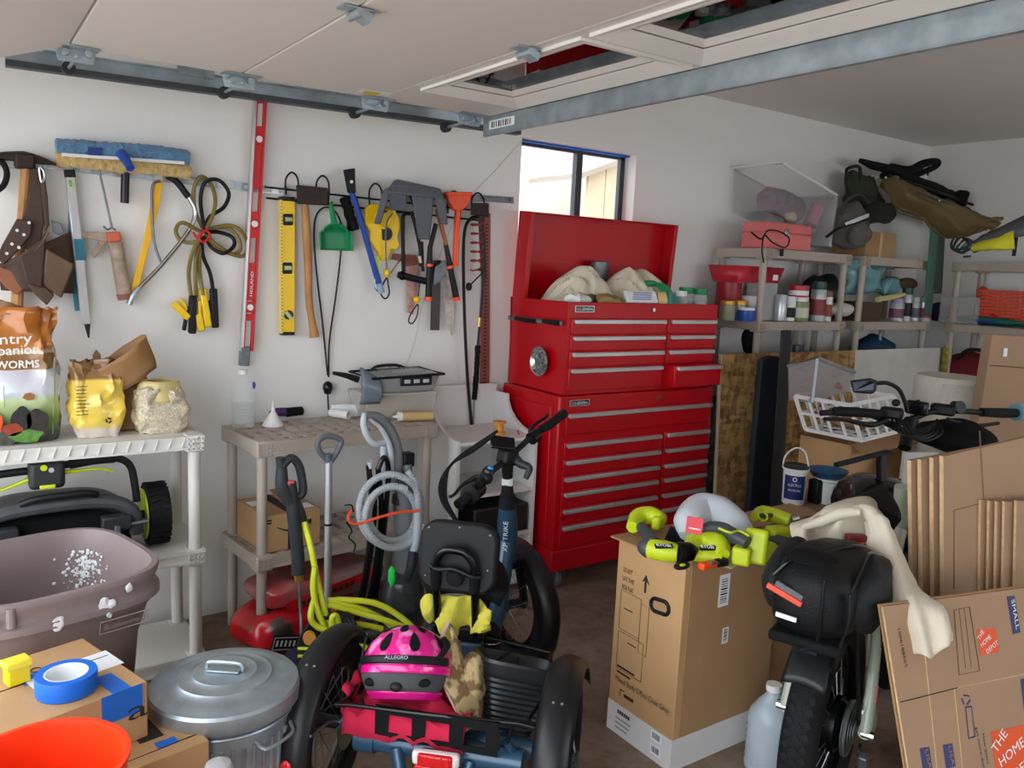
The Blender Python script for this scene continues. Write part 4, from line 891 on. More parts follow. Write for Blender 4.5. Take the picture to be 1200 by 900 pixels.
for i in range(3):
    a = i * 2.09 + .5; part(yb, 'recycling_mark', MB().bar((.462 + .010 * cos(a), 3.284, SZ + .065 + .010 * sin(a)), (.462 + .010 * cos(a + 1.4), 3.284, SZ + .065 + .010 * sin(a + 1.4)), .003, .006), PRINT)
bb = thing('brown_bag', 'folded brown paper bag standing between the yellow and pellet bags', 'bag', (.555, 3.45, SZ))
BRN = sm('kraft_paper_bag', (146, 106, 66), .6, var=.12, bump=.1)
part(bb, 'bag', bagmesh(.54, 3.45, SZ, .16, .10, .23, [(.95, .9), (1, 1), (1, .9), (.95, .7), (.85, .4)], 14, amp=.02), BRN, solid=.002)
part(bb, 'yellow_fold', MB().grid(lambda u, v: Vector((.49 + .10 * u, 3.42 + .03 * v, SZ + .215 + .03 * sin(u * pi) + .02 * v)), 8, 5).jit(.01, 20), sm('yellow_foil', (232, 206, 90), .3), solid=.002)
pb = thing('pellet_bag', 'opened clear bag of white pellets with folded brown mouth', 'bag', (.66, 3.38, SZ))
PEL = mat('white_pellets', srgb(226, 214, 190), .6, col2=srgb(178, 162, 134), scale=120, bump=.6, bscale=140)
part(pb, 'bag', bagmesh(.655, 3.36, SZ, .19, .15, .17, [(.85, .85), (1.03, 1.05), (1.0, 1.0), (.9, .9), (.7, .7)], 21, amp=.02), PEL, solid=.002)
part(pb, 'film', MB().grid(lambda u, v: Vector((.655 + (.088 - .02 * v) * cos(2 * pi * u), 3.36 + (.07 - .02 * v) * sin(2 * pi * u), SZ + .12 + .08 * v)), 28, 8, cu=True).jit(.012, 16), sm('yellowed_film', (226, 204, 140), .15, alpha=.75), solid=.001)
part(pb, 'mouth', MB().grid(lambda u, v: Vector((.575 + .02 * v, 3.37, SZ + .20)) + Matrix.Rotation(-.65, 3, 'Y') @ Vector(((.085 + .035 * v) * cos(2 * pi * u), (.04 + .02 * v) * sin(2 * pi * u), .13 * v)), 30, 8, cu=True).jit(.012, 14), BRN, solid=.002)

# ---------------------------------------------------------------- lawn mower on the white middle shelf
MZ = .517
mw = thing('lawn_mower', 'folded black lawn mower with lime levers and wheel hubs on the white shelf', 'lawn mower', (.3, 3.38, MZ))
MBLK = sm('mower_black', (38, 40, 42), .45, var=.15)
part(mw, 'deck', MB().hexa([(-.08, 3.24, MZ + .02), (.54, 3.24, MZ + .02), (.54, 3.52, MZ + .02), (-.08, 3.52, MZ + .02), (.0, 3.28, MZ + .19), (.50, 3.28, MZ + .19), (.50, 3.5, MZ + .19), (.0, 3.5, MZ + .19)]), BLACKM, bevel=.02)
part(mw, 'hood', MB().grid(lambda u, v: Vector((.02 + .50 * u, 3.275 + .06 * (1 - v) * 0 + .20 * v, MZ + .150 + .060 * (1 - (2 * u - 1) ** 4) + .015 * sin(pi * v * .6))), 24, 8), MBLK, solid=.02)
part(mw, 'front_lip', MB().tube([(-.0, 3.25, MZ + .08), (.02, 3.245, MZ + .16), (.10, 3.24, MZ + .222), (.3, 3.24, MZ + .238), (.45, 3.24, MZ + .228), (.53, 3.245, MZ + .18), (.545, 3.25, MZ + .09)], .026, n=10), sm('scuffed_black', (62, 64, 67), .6, var=.25, scale=14))
part(mw, 'grip_bar', MB().tube([(.17, 3.23, MZ + .255), (.22, 3.215, MZ + .272), (.36, 3.215, MZ + .276), (.41, 3.23, MZ + .262)], .014, n=10), BLACK)
for x in (.06, .42): part(mw, 'hinge_block', MB().boxc((x + .05, 3.225, MZ + .15), (.10, .05, .055)), DARK, bevel=.008)
for x in (.11, .47): part(mw, 'latch', MB().boxc((x, 3.195, MZ + .125), (.02, .02, .04)), STEELD, bevel=.004)
part(mw, 'axle_rod', MB().tube([(-.05, 3.21, MZ + .10), (.58, 3.21, MZ + .145)], .007, raw=True), STEELD)
hb = lambda x, z, y=3.30: Vector((x, y, MZ + z))
part(mw, 'handle_bar', MB().tube([hb(.02, .22), hb(.0, .30), hb(.06, .345), hb(.16, .355), hb(.20, .356)], .014, n=10), BLACK)
part(mw, 'handle_bar', MB().tube([hb(.30, .365), hb(.40, .375), hb(.49, .375), hb(.535, .34), hb(.55, .26), hb(.555, .2)], .014, n=10), BLACK)
part(mw, 'foam_grip', MB().tube([hb(.33, .367), hb(.41, .376), hb(.48, .377)], .018, n=12), RUBBER)
cb = part(mw, 'control_box', MB().boxc(hb(.255, .345, 3.285), (.115, .07, .105)), MBLK, bevel=.018, seg=3)
part(mw, 'button', MB().boxc(hb(.255, .305, 3.247), (.05, .012, .014)), LIME, cb, bevel=.004)
part(mw, 'button', MB().cyl(hb(.245, .375, 3.252), hb(.245, .375, 3.244), .011, n=14), LIME, cb)
part(mw, 'button', MB().cyl(hb(.268, .365, 3.252), hb(.268, .365, 3.244), .009, n=12), LGREY, cb)
part(mw, 'lever', MB().tube([hb(.20, .325), hb(.13, .30), hb(.07, .285), hb(.05, .265)], [.013, .008, .008, .006], n=8, flat=.7), LIME)
part(mw, 'lever', MB().tube([hb(.31, .34), hb(.38, .342), hb(.44, .34), hb(.475, .325)], [.013, .008, .008, .006], n=8, flat=.7), LIME)
def wheel3(t, c, R, wd, ax=(1, 0, 0)):
    c = Vector(c)
    w_ = part(t, 'wheel', MB().lathe([(R * .55, -wd * .42), (R * .86, -wd * .5), (R * .97, -wd * .42), (R, -wd * .2), (R, wd * .2), (R * .97, wd * .42), (R * .86, wd * .5), (R * .55, wd * .42)], 36, c, ax), RUBBER)
    part(t, 'hub', MB().lathe([(0, -wd * .50), (R * .5, -wd * .46), (R * .8, -wd * .55), (R * .84, -wd * .56), (R * .84, wd * .53), (R * .5, wd * .34), (0, wd * .3)], 28, c, ax), LIME, w_)
    x, y, z = basis(ax)
    for i in range(26):
        a = 2 * pi * i / 26; p = c + (x * cos(a) + y * sin(a)) * (R + .002)
        for s in (-1, 1):
            part(t, 'tread_block', MB().bar(p + z * (wd * .02 * s), p + z * (wd * .44 * s) + (x * -sin(a) + y * cos(a)) * R * .10, .012, .007, up=(x * cos(a) + y * sin(a))), RUBBER, w_)
wheel3(mw, (.635, 3.37, MZ + .125), .118, .085)
part(mw, 'axle_cap', MB().cyl((.575, 3.37, MZ + .125), (.60, 3.37, MZ + .125), .016, n=12), BLACK)

# ---------------------------------------------------------------- on the taupe shelf
GZ = .922
def gp(px, py, z=GZ): return PZ(px, py, z)
c = gp(285, 500)
jg = thing('water_jug', 'clear water jug half full with a white cap on the taupe shelf', 'jug', (c.x, c.y, GZ))
JC = sm('clear_jug', (228, 234, 238), .08, alpha=.22, var=.02)
rib = [(.045, 0), (.052, .006)]
for i in range(6): rib += [(.053, .012 + i * .014), (.049, .019 + i * .014)]
part(jg, 'bottle', MB().lathe(rib + [(.053, .10), (.052, .16), (.046, .195), (.028, .222), (.016, .232), (.016, .238)], 24, (c.x, c.y, GZ)), JC)
part(jg, 'water', MB().lathe([(0, .002), (.047, .002), (.048, .105), (0, .105)], 20, (c.x, c.y, GZ)), sm('water', (206, 212, 212), .05, alpha=.2))
part(jg, 'cap', MB().cyl((c.x, c.y, GZ + .234), (c.x, c.y, GZ + .254), .019, n=20), WHITEP)
part(jg, 'blue_tag', MB().ell((c.x + .038, c.y - .03, GZ + .188), (.008, .005, .016)), BLUE)
c = gp(320, 499)
fn_ = thing('funnel', 'white plastic funnel standing upside down beside the jug', 'funnel', (c.x, c.y, GZ))
part(fn_, 'cone', MB().lathe([(.046, 0), (.047, .004), (.010, .065), (.004, .112), (.003, .112), (.008, .065), (.044, .004)], 24, (c.x, c.y, GZ)), WHITEP)
a, b = gp(300, 489), gp(352, 489)
br = thing('roller_brush', 'purple and black roller brush lying behind the funnel', 'brush', (1.2, 3.5, GZ))
part(br, 'core', MB().cyl(Vector((a.x, a.y + .03, GZ + .022)), Vector((b.x - .03, b.y + .03, GZ + .022)), .021, n=16), sm('purple_core', (64, 36, 92), .5))
part(br, 'bristles', MB().tube([Vector((b.x - .06, b.y + .03, GZ + .022)), Vector((b.x + .02, b.y + .03, GZ + .024))], .022, n=16, raw=True).jit(.006, 90), BLACKM)
a, b = gp(388, 489), gp(411, 492)
solo('white_tube', 'short white plastic pipe with a dark open end on the taupe shelf', 'pipe', MB().lathe([(.021, 0), (.021, .10), (.017, .10), (.017, 0), (.021, 0)], 20, Vector((a.x, a.y, GZ + .022)), (b - a).normalized()), WHITEP)
c = gp(418, 492)
solo('white_carton', 'small flat white carton behind the white pipe', 'carton', MB().boxc((c.x - .015, c.y + .10, GZ + .03), (.135, .03, .06), (0, 0, -.15)), PAPER, bevel=.002)
a, b = gp(466, 494), gp(504, 493)
ck = thing('caulk_tube', 'tan caulk tube with white nozzle on the front edge of the taupe shelf', 'caulk tube', (a.x, a.y, GZ))
d = (b - a).normalized(); a = Vector((a.x, a.y, GZ + .024)); b = Vector((b.x, b.y, GZ + .024))
part(ck, 'tube', MB().cyl(a + d * .018, b + d * .01, .0225, n=20), sm('tan_tube', (198, 164, 112), .5))
part(ck, 'cap', MB().cyl(a, a + d * .02, .0235, n=20), WHITEP); part(ck, 'nozzle', MB().cyl(a - d * .025, a, .004, .009, n=12), WHITEP)
bn = thing('wrapped_tub', 'grey tub in clear wrap with a black handle and lid, on the taupe shelf', 'tub', (1.72, 3.58, GZ))
q0 = PY(417, 442, 3.52); q1 = PY(510, 445, 3.52)
bx = (q0.x + q1.x) / 2; wd = q1.x - q0.x
part(bn, 'clear_tray', MB().hexa([(q0.x + .06, 3.50, GZ), (q1.x - .02, 3.50, GZ), (q1.x - .02, 3.68, GZ), (q0.x + .06, 3.68, GZ), (q0.x + .03, 3.48, GZ + .13), (q1.x, 3.48, GZ + .13), (q1.x, 3.7, GZ + .13), (q0.x + .03, 3.7, GZ + .13)]), sm('cloudy_wrap', (206, 200, 190), .25, alpha=.55), bevel=.01)
part(bn, 'contents', MB().ell((bx + .03, 3.59, GZ + .05), (.12, .07, .045)).jit(.02, 20), sm('tan_contents', (186, 164, 128), .8))
zt_ = PY(470, 440, 3.52).z
part(bn, 'upper_tub', MB().hexa([(q0.x + .10, 3.48, GZ + .13), (q1.x - .03, 3.48, GZ + .13), (q1.x - .03, 3.68, GZ + .13), (q0.x + .1, 3.68, GZ + .13), (q0.x + .06, 3.46, zt_), (q1.x + .0, 3.46, zt_ + .01), (q1.x, 3.70, zt_ + .01), (q0.x + .06, 3.70, zt_)]), sm('tub_grey', (150, 150, 152), .35), bevel=.012)
part(bn, 'rim', MB().tube([(q0.x + .05, 3.45, zt_), (q1.x + .01, 3.45, zt_ + .01), (q1.x + .01, 3.71, zt_ + .01), (q0.x + .05, 3.71, zt_)], .007, n=6, k=1, closed=True), BLACK)
part(bn, 'side_panel', MB().boxc((bx + .07, 3.452, (zt_ + GZ + .15) / 2 + .01), (.17, .012, .045)), BLACK, bevel=.006)
for i in range(3): part(bn, 'panel_slot', MB().boxc((bx + .02 + i * .05, 3.446, (zt_ + GZ + .15) / 2 + .01), (.032, .008, .018)), LGREY, bevel=.003)
part(bn, 'shield', MB().grid(lambda u, v: Vector((q0.x - .0 + .10 * u, 3.47 - .03 * sin(pi * v), zt_ + .012 - .13 * v + .04 * (1 - u) * (1 - v) - .02 * u * (1 - v))), 8, 10), sm('smoke_shield', (112, 124, 136), .25), solid=.012)
part(bn, 'handle', MB().tube([PY(390, 437, 3.50), PY(405, 440, 3.49), PY(420, 445, 3.48)], [.008, .013, .016], n=10), BLACK)
part(bn, 'top_handle', MB().tube([(bx - .07, 3.66, zt_ + .012), (bx - .03, 3.66, zt_ + .03), (bx + .06, 3.66, zt_ + .032), (bx + .11, 3.66, zt_ + .018)], .008, n=8), BLACK)
part(bn, 'crumpled_wrap', MB().grid(lambda u, v: Vector((bx - .06 + .24 * u, 3.48 + .2 * v, zt_ + .02 + .012 * noise.noise(Vector((u * 9, v * 9, 3))))), 16, 12), CLEARP)

# ---------------------------------------------------------------- carton with a curved arrow on the lower taupe shelf
def carton(name, label, p0, u, v, h, M, group=None, tape=None, flaps=False, t=None):
    """p0 = bottom corner, u and v = edge vectors (u x v up), h = height."""
    p0 = Vector(p0); u = Vector(u); v = Vector(v); z = Vector((0, 0, h))
    c = p0 + (u + v) / 2
    t = thing(name, label, 'box', (c.x, c.y, p0.z), group=group)
    part(t, 'body', MB().hexa([p0, p0 + u, p0 + u + v, p0 + v, p0 + z, p0 + u + z, p0 + u + v + z, p0 + v + z]), M, bevel=.002)
    return t
LZ = .432
p0 = gx(.045, .03, LZ); ux = gx(.30, .03, LZ) - p0; vy = gx(.045, .33, LZ) - p0
bx1 = carton('shipping_carton', 'brown shipping carton with a printed smile arrow on the lower taupe shelf', p0, ux, vy, .16, CARD)
fu = ux.normalized(); fz = Vector((0, 0, 1)); fd = vy.normalized()
part(bx1, 'black_tape', MB().bar(p0 + ux * .5 - fd * .001, p0 + ux * .5 - fd * .001 + fz * .16, .045, .002, up=fd), PRINT)
part(bx1, 'black_tape', MB().bar(p0 + ux * .5 + fz * .1605, p0 + ux * .5 + vy + fz * .1605, .045, .002), PRINT)
pts = [p0 + ux * .22 + fz * .105 - fd * .003, p0 + ux * .36 + fz * .088 - fd * .003, p0 + ux * .55 + fz * .084 - fd * .003, p0 + ux * .70 + fz * .094 - fd * .003, p0 + ux * .80 + fz * .112 - fd * .003]
part(bx1, 'smile_arrow', MB().tube(pts, [.002, .0035, .005, .0045, .003], n=6), PRINT)
part(bx1, 'arrow_head', MB().prism([p0 + ux * .75 + fz * .118 - fd * .004, p0 + ux * .83 + fz * .120 - fd * .004, p0 + ux * .82 + fz * .094 - fd * .004], fd * .002), PRINT)
quad(bx1, 'shipping_label', p0 + ux * .55 + vy * .1 + fz * .1612, fu, fd, .10, .07, PAPER)
quad(bx1, 'shipping_label', p0 + ux * .05 + vy * .55 + fz * .1612, fu, fd, .05, .07, PAPER)
for i in range(2): quad(bx1, 'print_mark', p0 + ux * .02 + fz * (.125 + .012 * i) - fd * .001, fu, fz, .025, .007, PRINT)
quad(bx1, 'print_mark', p0 + ux * .52 + fz * .012 - fd * .003, fu, fz, .02, .03, sm('brown_print', (150, 96, 54), .7))
part(bx1, 'open_flap', MB().hexa([p0 + vy * .5 + ux * .55 + fz * .162, p0 + vy * .5 + ux * .9 + fz * .162, p0 + vy * .9 + ux * .9 + fz * .19, p0 + vy * .9 + ux * .55 + fz * .19, p0 + vy * .5 + ux * .55 + fz * .166, p0 + vy * .5 + ux * .9 + fz * .166, p0 + vy * .9 + ux * .9 + fz * .194, p0 + vy * .9 + ux * .55 + fz * .194]), CARDD)

# ---------------------------------------------------------------- red sacks on the floor under the taupe shelf
def sack(name, label, c, L, D, H, rot, M, seed):
    t = thing(name, label, 'sack', c, rot, world=False)
    def fn(u, v):
        a = 2 * pi * u; th = pi * v; s = sin(th) ** .45; cz = cos(th)
        x = abs(cos(a)) ** .5 * (1 if cos(a) > 0 else -1) * s; y = abs(sin(a)) ** .5 * (1 if sin(a) > 0 else -1) * s
        p = Vector((x * L / 2, y * D / 2, H / 2 + H / 2 * (abs(cz) ** .7) * (1 if cz > 0 else -1)))
        return p + noise.noise_vector(p * 9 + Vector((seed, 0, 0))) * .022 * (1 if p.z > .01 else .3)
    part(t, 'bag', MB().grid(fn, 40, 20, cu=True), M); return t
SACK = mat('red_sack_print', srgb(198, 24, 34), .25, col2=srgb(70, 62, 60), scale=5.5, coat=.3)
for e_, q_ in zip(SACK.node_tree.nodes['Color Ramp'].color_ramp.elements, (.50, .56)): e_.position = q_
s1 = sack('soil_sack', 'lower shiny red sack lying on the floor under the taupe shelf', (1.22, 3.36, 0), .54, .34, .17, .12, SACK, 3)
s2 = sack('soil_sack', 'upper red and clear printed sack lying on the lower one', (1.32, 3.40, .165), .62, .30, .13, .14, mat('clear_red_sack', srgb(176, 30, 38), .2, col2=srgb(130, 124, 122), scale=4.5, coat=.4), 8)
quad(s2, 'red_band', (-.24, -.165, .02), (1, -.0, .14), (0, -.05, 1), .46, .045, REDP, lift=.006)
for i in range(9): quad(s2, 'print_mark', (-.17 + i * .03, -.170, .038 + i * .0042), (1, 0, .14), (0, -.05, 1), .018, .022, PRINT, lift=.008)
q = quad(s1, 'panel_label', (-.22, -.180, .055), (1, 0, -.25), (.25, -.05, 1), .13, .07, BLACK, lift=.006)
quad(s1, 'label_frame', (-.215, -.183, .060), (1, 0, -.25), (.25, -.05, 1), .12, .058, LGREY, q, lift=.008)
quad(s1, 'label_core', (-.209, -.184, .066), (1, 0, -.25), (.25, -.05, 1), .108, .046, BLACK, q, lift=.0095)
for i in range(5): quad(s1, 'print_mark', (-.2 + i * .019, -.186, .076 - i * .005), (1, 0, -.25), (.25, -.05, 1), .009, .026, PAPER, q, lift=.011)
text(s1, 'POLY', (-.02, -.180, .04), (.3, 0, .95), (-.95, -.05, .3), .03, PAPER, lift=.010, bold=.01)

# ================================================================ front left: bins, cartons, bucket
BIN = sm('mauve_brown_bin', (134, 118, 118), .5, var=.06, scale=4, bump=.05)
def superring(hx, hy, e, n=56):
    out = []
    for i in range(n):
        a = 2 * pi * i / n; c, s = cos(a), sin(a)
        out.append((abs(c) ** e * (1 if c > 0 else -1) * hx, abs(s) ** e * (1 if s > 0 else -1) * hy))
    return out
def binmesh(rings, e=.5, n=56):
    """rings: list of (hx, hy, z)"""
    mb = MB(); vs = []; fs = []
    for (hx, hy, z) in rings: vs += [Vector((x, y, z)) for x, y in superring(hx, hy, e, n)]
    for i in range(len(rings) - 1):
        for j in range(n): fs.append((i * n + j, i * n + (j + 1) % n, (i + 1) * n + (j + 1) % n, (i + 1) * n + j))
    return mb.add(vs, fs)
bn = thing('trash_bin', 'big mauve brown plastic trash bin, open and splashed with white paint', 'trash bin', (.19, 2.735, 0), radians(14), world=False)
rg = [(0.001, .001, .01), (.19, .19, .01), (.20, .20, .03), (.235, .235, .50), (.242, .242, .52), (.262, .262, .60), (.285, .285, .625), (.292, .292, .632), (.292, .292, .65), (.280, .280, .658), (.278, .278, .675), (.288, .288, .70), (.291, .291, .712), (.288, .288, .722), (.272, .272, .722), (.262, .262, .70), (.252, .252, .64), (.245, .245, .60), (.19, .19, .04), (.001, .001, .04)]
part(bn, 'body', binmesh(rg, .55), BIN)
SPL = sm('white_paint_splash', (232, 234, 236), .6)
for i in range(260):   # dried paint specks inside the far wall
    a = random.gauss(radians(44), .20); z = random.gauss(.595, .035)
    if z > .66: continue
    k = .245 + (z - .60) * .12
    x, y = superring(k - .002, k - .002, .55, 720)[int((a % (2 * pi)) / (2 * pi) * 720)]
    rs = .0012 + .0055 * random.random() ** 2; part(bn, 'paint_speck', MB().ell((x, y, z), (rs, .0015, rs), 7, 4, Matrix.Rotation(a - pi / 2, 3, 'Z')), SPL)
for (ax, z, s) in ((-1.62, .642, .022), (-1.50, .665, .02), (-1.47, .63, .014), (-1.3, .69, .016), (-2.1, .675, .012), (-1.45, .655, .018)):
    x, y = superring(.289, .289, .55, 720)[int((ax % (2 * pi)) / (2 * pi) * 720)]
    part(bn, 'paint_splash', MB().ell((x, y, z), (s * .75, .003, s * 1.0), 16, 8).jit(.005, 70), SPL)
for (ax) in (-1.95, .95, 2.2, .35):
    x, y = superring(.286, .286, .55, 720)[int((ax % (2 * pi)) / (2 * pi) * 720)]
    part(bn, 'rim_rib', MB().cyl((x, y, .66), (x, y, .715), .012, n=10), BIN)
# embossed name plate
def emb(root, org, ux, uy, w, h, s, M, name='embossed_plate'):
    ux = Vector(ux).normalized(); uy = Vector(uy).normalized(); o = Vector(org); n = ux.cross(uy)
    q = part(root, name, MB().tube([o, o + ux * w, o + ux * w + uy * h, o + uy * h], .0022, n=6, k=1, closed=True), M)
    text(root, s, o + ux * w * .08 + uy * h * .3, ux, uy, h * .45, M, q, wid=w * .84, lift=.003)
emb(bn, (.06, -.268, .565), (1, .0, .0), (0, -.2, 1), .14, .04, 'Rubbermaid', sm('bin_emboss', (160, 144, 144), .4))
emb(bn, (-.06, .236, .57), (-1, 0, 0), (0, .1, 1), -.001, .001, '', BIN) if False else None
# --- galvanised can
cc = (.585, 2.185); CH = .50
gc = thing('galvanised_can', 'round galvanised steel bin with ridged lid in front of the shelves', 'trash can', (*cc, 0))
pr = [(0, .012), (.155, .012), (.16, .0), (.165, .02), (.182, CH - .05)]
part(gc, 'body', MB().lathe(pr, 60, (*cc, 0)), STEEL)
for i in range(40):
    a = 2 * pi * i / 40
    part(gc, 'corrugation', MB().tube([(cc[0] + cos(a) * .166, cc[1] + sin(a) * .166, .05), (cc[0] + cos(a) * .181, cc[1] + sin(a) * .181, CH - .11)], .006, n=6, raw=True), STEEL)
lid = part(gc, 'lid', MB().lathe([(.200, CH - .055), (.203, CH - .05), (.203, CH - .012), (.197, CH - .004), (.18, CH), (.165, CH + .006), (.155, CH + .004), (.13, CH + .012), (.125, CH + .017), (.115, CH + .015), (.09, CH + .022), (.085, CH + .026), (.07, CH + .024), (0, CH + .026)], 60, (*cc, 0)), STEEL)
hd = Vector((.8, -.6, 0)); sd = Vector((.6, .8, 0)); hc = Vector((*cc, CH + .026))
part(gc, 'lid_handle', MB().tube([hc - hd * .05, hc - hd * .05 + Vector((0, 0, .014)), hc - hd * .035 + sd * .0 + Vector((0, 0, .022)), hc + hd * .035 + Vector((0, 0, .022)), hc + hd * .05 + Vector((0, 0, .014)), hc + hd * .05], .006, n=8), STEEL, lid)
part(gc, 'handle_plate', MB().boxc(hc + Vector((0, 0, .003)), (.09, .04, .006), (0, 0, -.64)), STEEL, lid, bevel=.002)
for k in (-1, 1):
    b0 = Vector((cc[0] + .19 * (.35 if k > 0 else -.9), cc[1] - .19 * .93 if k > 0 else cc[1] - .06, CH - .12))
part(gc, 'side_handle', MB().tube([(cc[0] + .03, cc[1] - .18, CH - .10), (cc[0] + .05, cc[1] - .215, CH - .11), (cc[0] + .13, cc[1] - .175, CH - .11), (cc[0] + .14, cc[1] - .135, CH - .10)], .005, n=8), STEEL)
part(gc, 'hoop', MB().torus((*cc, CH - .075), (0, 0, 1), .184, .006, 60, 8), STEEL)

# --- cartons at the lower left
B2 = carton('floor_carton', 'larger brown carton on the floor under the taped one', (.49, 1.98, 0), (-.076, .392, 0), (-.44, -.085, 0), .455, CARD)
A = Vector((.26, 2.405, .457)); u1 = Vector((.104, -.333, 0)); v1 = Vector((-.40, -.125, 0))
B1 = carton('taped_carton', 'brown carton mended with blue tape, holding the tape roll', A + u1 , v1, -u1, .146, CARD)
zt = .457 + .146
U = u1.normalized(); V = v1.normalized(); TAPEB = MATS['blue_painters_tape']; Zv = Vector((0, 0, 1))
def topq(root, name, a, b, w, h, M, lift=.001): return quad(root, name, A + Vector((0, 0, .146)) + u1 * a + v1 * b, -V, -U, w, h, M, lift=lift)
part(B1, 'seam', MB().bar(A + Zv * .1465 + u1 * .42, A + Zv * .1465 + u1 * .42 + v1, .004, .001), PRINT)
topq(B1, 'tape_strip', .46, .50, .062, .05, TAPEB)
part(B1, 'tape_strip', MB().bar(A + Zv * .147 + u1 * .70 + v1 * .15, A + Zv * .147 + u1 * 1.0 + v1 * .15, .045, .0015), TAPEB)
part(B1, 'tape_strip', MB().bar(A + Zv * .1475 + u1 * 1.003 + v1 * .15, A + Zv * .075 + u1 * 1.003 + v1 * .15, .10, .0015, up=u1), TAPEB)
topq(B1, 'paper_label', .62, .22, .10, .10, PAPER, .0008); topq(B1, 'paper_label', .55, .48, .075, .055, PAPER, .0016)
part(B1, 'print_ring', MB().torus(A + Zv * .147 + u1 * .28 + v1 * .38, (0, 0, 1), .012, .0016, 20, 5), PRINT)
text(B1, 'a', A + Zv * .06 + u1 * 1.0 + v1 * .12, -V, Zv, .05, PRINT, lift=.002, wid=.05)
part(B2, 'print_frame', MB().tube([Vector((.47, 2.02, .4565)), Vector((.405, 2.33, .4565)), Vector((.10, 2.27, .4565)), Vector((.16, 1.95, .4565))], .0014, n=5, k=1, closed=True), PRINT)
quad(B2, 'tape_strip', (.375, 2.0, .456), (.97, .18, 0), (-.18, .97, 0), .05, .03, TAPEB)
part(B2, 'black_tape', MB().boxc((.36, 2.10, .4562), (.06, .10, .001), (0, 0, .19)), PRINT)
# tape roll
c = PZ(78, 800, zt + .02)
tr_ = thing('tape_roll', 'roll of bright blue painters tape lying on the taped carton', 'tape roll', (c.x, c.y, zt + .002))
part(tr_, 'tape', MB().lathe([(.049, 0), (.0675, 0), (.0685, .003), (.0685, .043), (.0675, .046), (.049, .046), (.049, 0)], 40, (c.x, c.y, zt + .002)), sm('bright_blue_tape', (8, 104, 214), .45, var=.04))
part(tr_, 'core', MB().lathe([(.045, .001), (.0492, .001), (.0492, .0455), (.045, .0455), (.045, .001)], 40, (c.x, c.y, zt + .002)), PAPER)
part(tr_, 'core_label', MB().cyl((c.x, c.y, zt + .003), (c.x, c.y, zt + .005), .0445, n=32), PAPER)
NI = sm('navy_ink', (24, 40, 100), .6)
for i in range(5): quad(tr_, 'print_line', (c.x - .028, c.y - .012 + i * .011, zt + .005), (1, -.2, 0), (.2, 1, 0), .055 - .006 * i, .004, NI)
quad(tr_, 'print_wedge', (c.x - .036, c.y - .028, zt + .005), (1, -.2, 0), (.2, 1, 0), .05, .010, NI)
c = PZ(20, 800, zt)
yc = thing('yellow_case', 'small translucent yellow plastic case on the taped carton', 'case', (c.x, c.y, zt), .3, world=False)
part(yc, 'case', MB().box(-.025, .025, -.02, .02, .002, .058), sm('yellow_clear', (246, 226, 30), .2, alpha=.85), bevel=.004)
part(yc, 'lid', MB().box(-.029, .029, -.023, .023, .044, .062), sm('yellow_clear_lid', (252, 232, 60), .2, alpha=.9), bevel=.003)
# bucket
c = Vector((.105, 1.665))
bk = thing('orange_bucket', 'bright orange open bucket cut off by the lower left corner', 'bucket', (c.x, c.y, 0))
OB = sm('bucket_orange', (255, 62, 14), .4, var=.03)
part(bk, 'pail', MB().lathe([(.0, .0), (.125, .0), (.128, .01), (.146, .60), (.152, .602), (.152, .62), (.147, .625), (.147, .69), (.154, .692), (.154, .70), (.144, .70), (.142, .69), (.122, .02), (0, .02)], 56, (c.x, c.y, 0)), OB)
# grey and silver glove by the can
c = PZ(256, 890, .5)
gl = thing('silver_knob', 'silver grey rounded tool end with a black mark, bottom left centre', 'tool', (c.x, c.y, .30))
part(gl, 'shell', MB().lathe([(0, .0), (.035, .0), (.042, .10), (.04, .16), (.028, .19), (.0, .205)], 24, (c.x, c.y, .30)), sm('silver_fabric', (186, 188, 192), .6, var=.1, bump=.2))
part(gl, 'stem', MB().cyl((c.x, c.y, 0), (c.x, c.y, .30), .025, n=14), DARK)
part(gl, 'black_mark', MB().torus((c.x + .005, c.y - .034, .46), (.1, -1, .35), .018, .006, 18, 6), BLACK)

# ================================================================ middle: vacuum, washer gun, pole, hose
vc = thing('vacuum_cleaner', 'upright grey vacuum cleaner with coiled ribbed hose and green brush', 'vacuum', (1.52, 3.05, 0))
def V_(px, py, y=3.05): return PY(px, py, y)
VG = sm('vacuum_grey', (108, 112, 114), .45, var=.06)
part(vc, 'foot', MB().boxc((1.50, 3.00, .05), (.30, .26, .09), (0, 0, .3)), DARK, bevel=.03)
part(vc, 'dirt_cup', MB().lathe([(.0, .09), (.085, .09), (.095, .13), (.095, .30), (.08, .34), (0, .34)], 24, (1.54, 2.98, 0)), sm('smoky_cup', (60, 64, 66), .2, alpha=.8))
part(vc, 'cup_base', MB().cyl((1.54, 2.98, .12), (1.54, 2.98, .20), .06, n=20), VG)
part(vc, 'body', MB().tube([V_(478, 690), V_(476, 640), V_(474, 590), V_(470, 560)], [.06, .065, .06, .045], n=18, flat=.8), VG)
part(vc, 'neck', MB().tube([V_(466, 590), V_(468, 560), V_(466, 530), V_(455, 505)], [.035, .03, .026, .022], n=14, flat=.7), DARK)
part(vc, 'handle_front', MB().tube([V_(427, 484, 2.98), V_(426, 497, 2.98), V_(431, 512, 2.98), V_(440, 520, 2.98), V_(452, 518, 2.99)], [.010, .014, .014, .013, .012], n=12), LGREY)
part(vc, 'handle_back', MB().tube([V_(428, 485, 2.98), V_(442, 488, 2.99), V_(455, 500, 3.0), V_(465, 522, 3.0), V_(467, 550, 3.0), V_(460, 578, 3.0)], [.012, .018, .02, .02, .018, .012], n=12), VG)
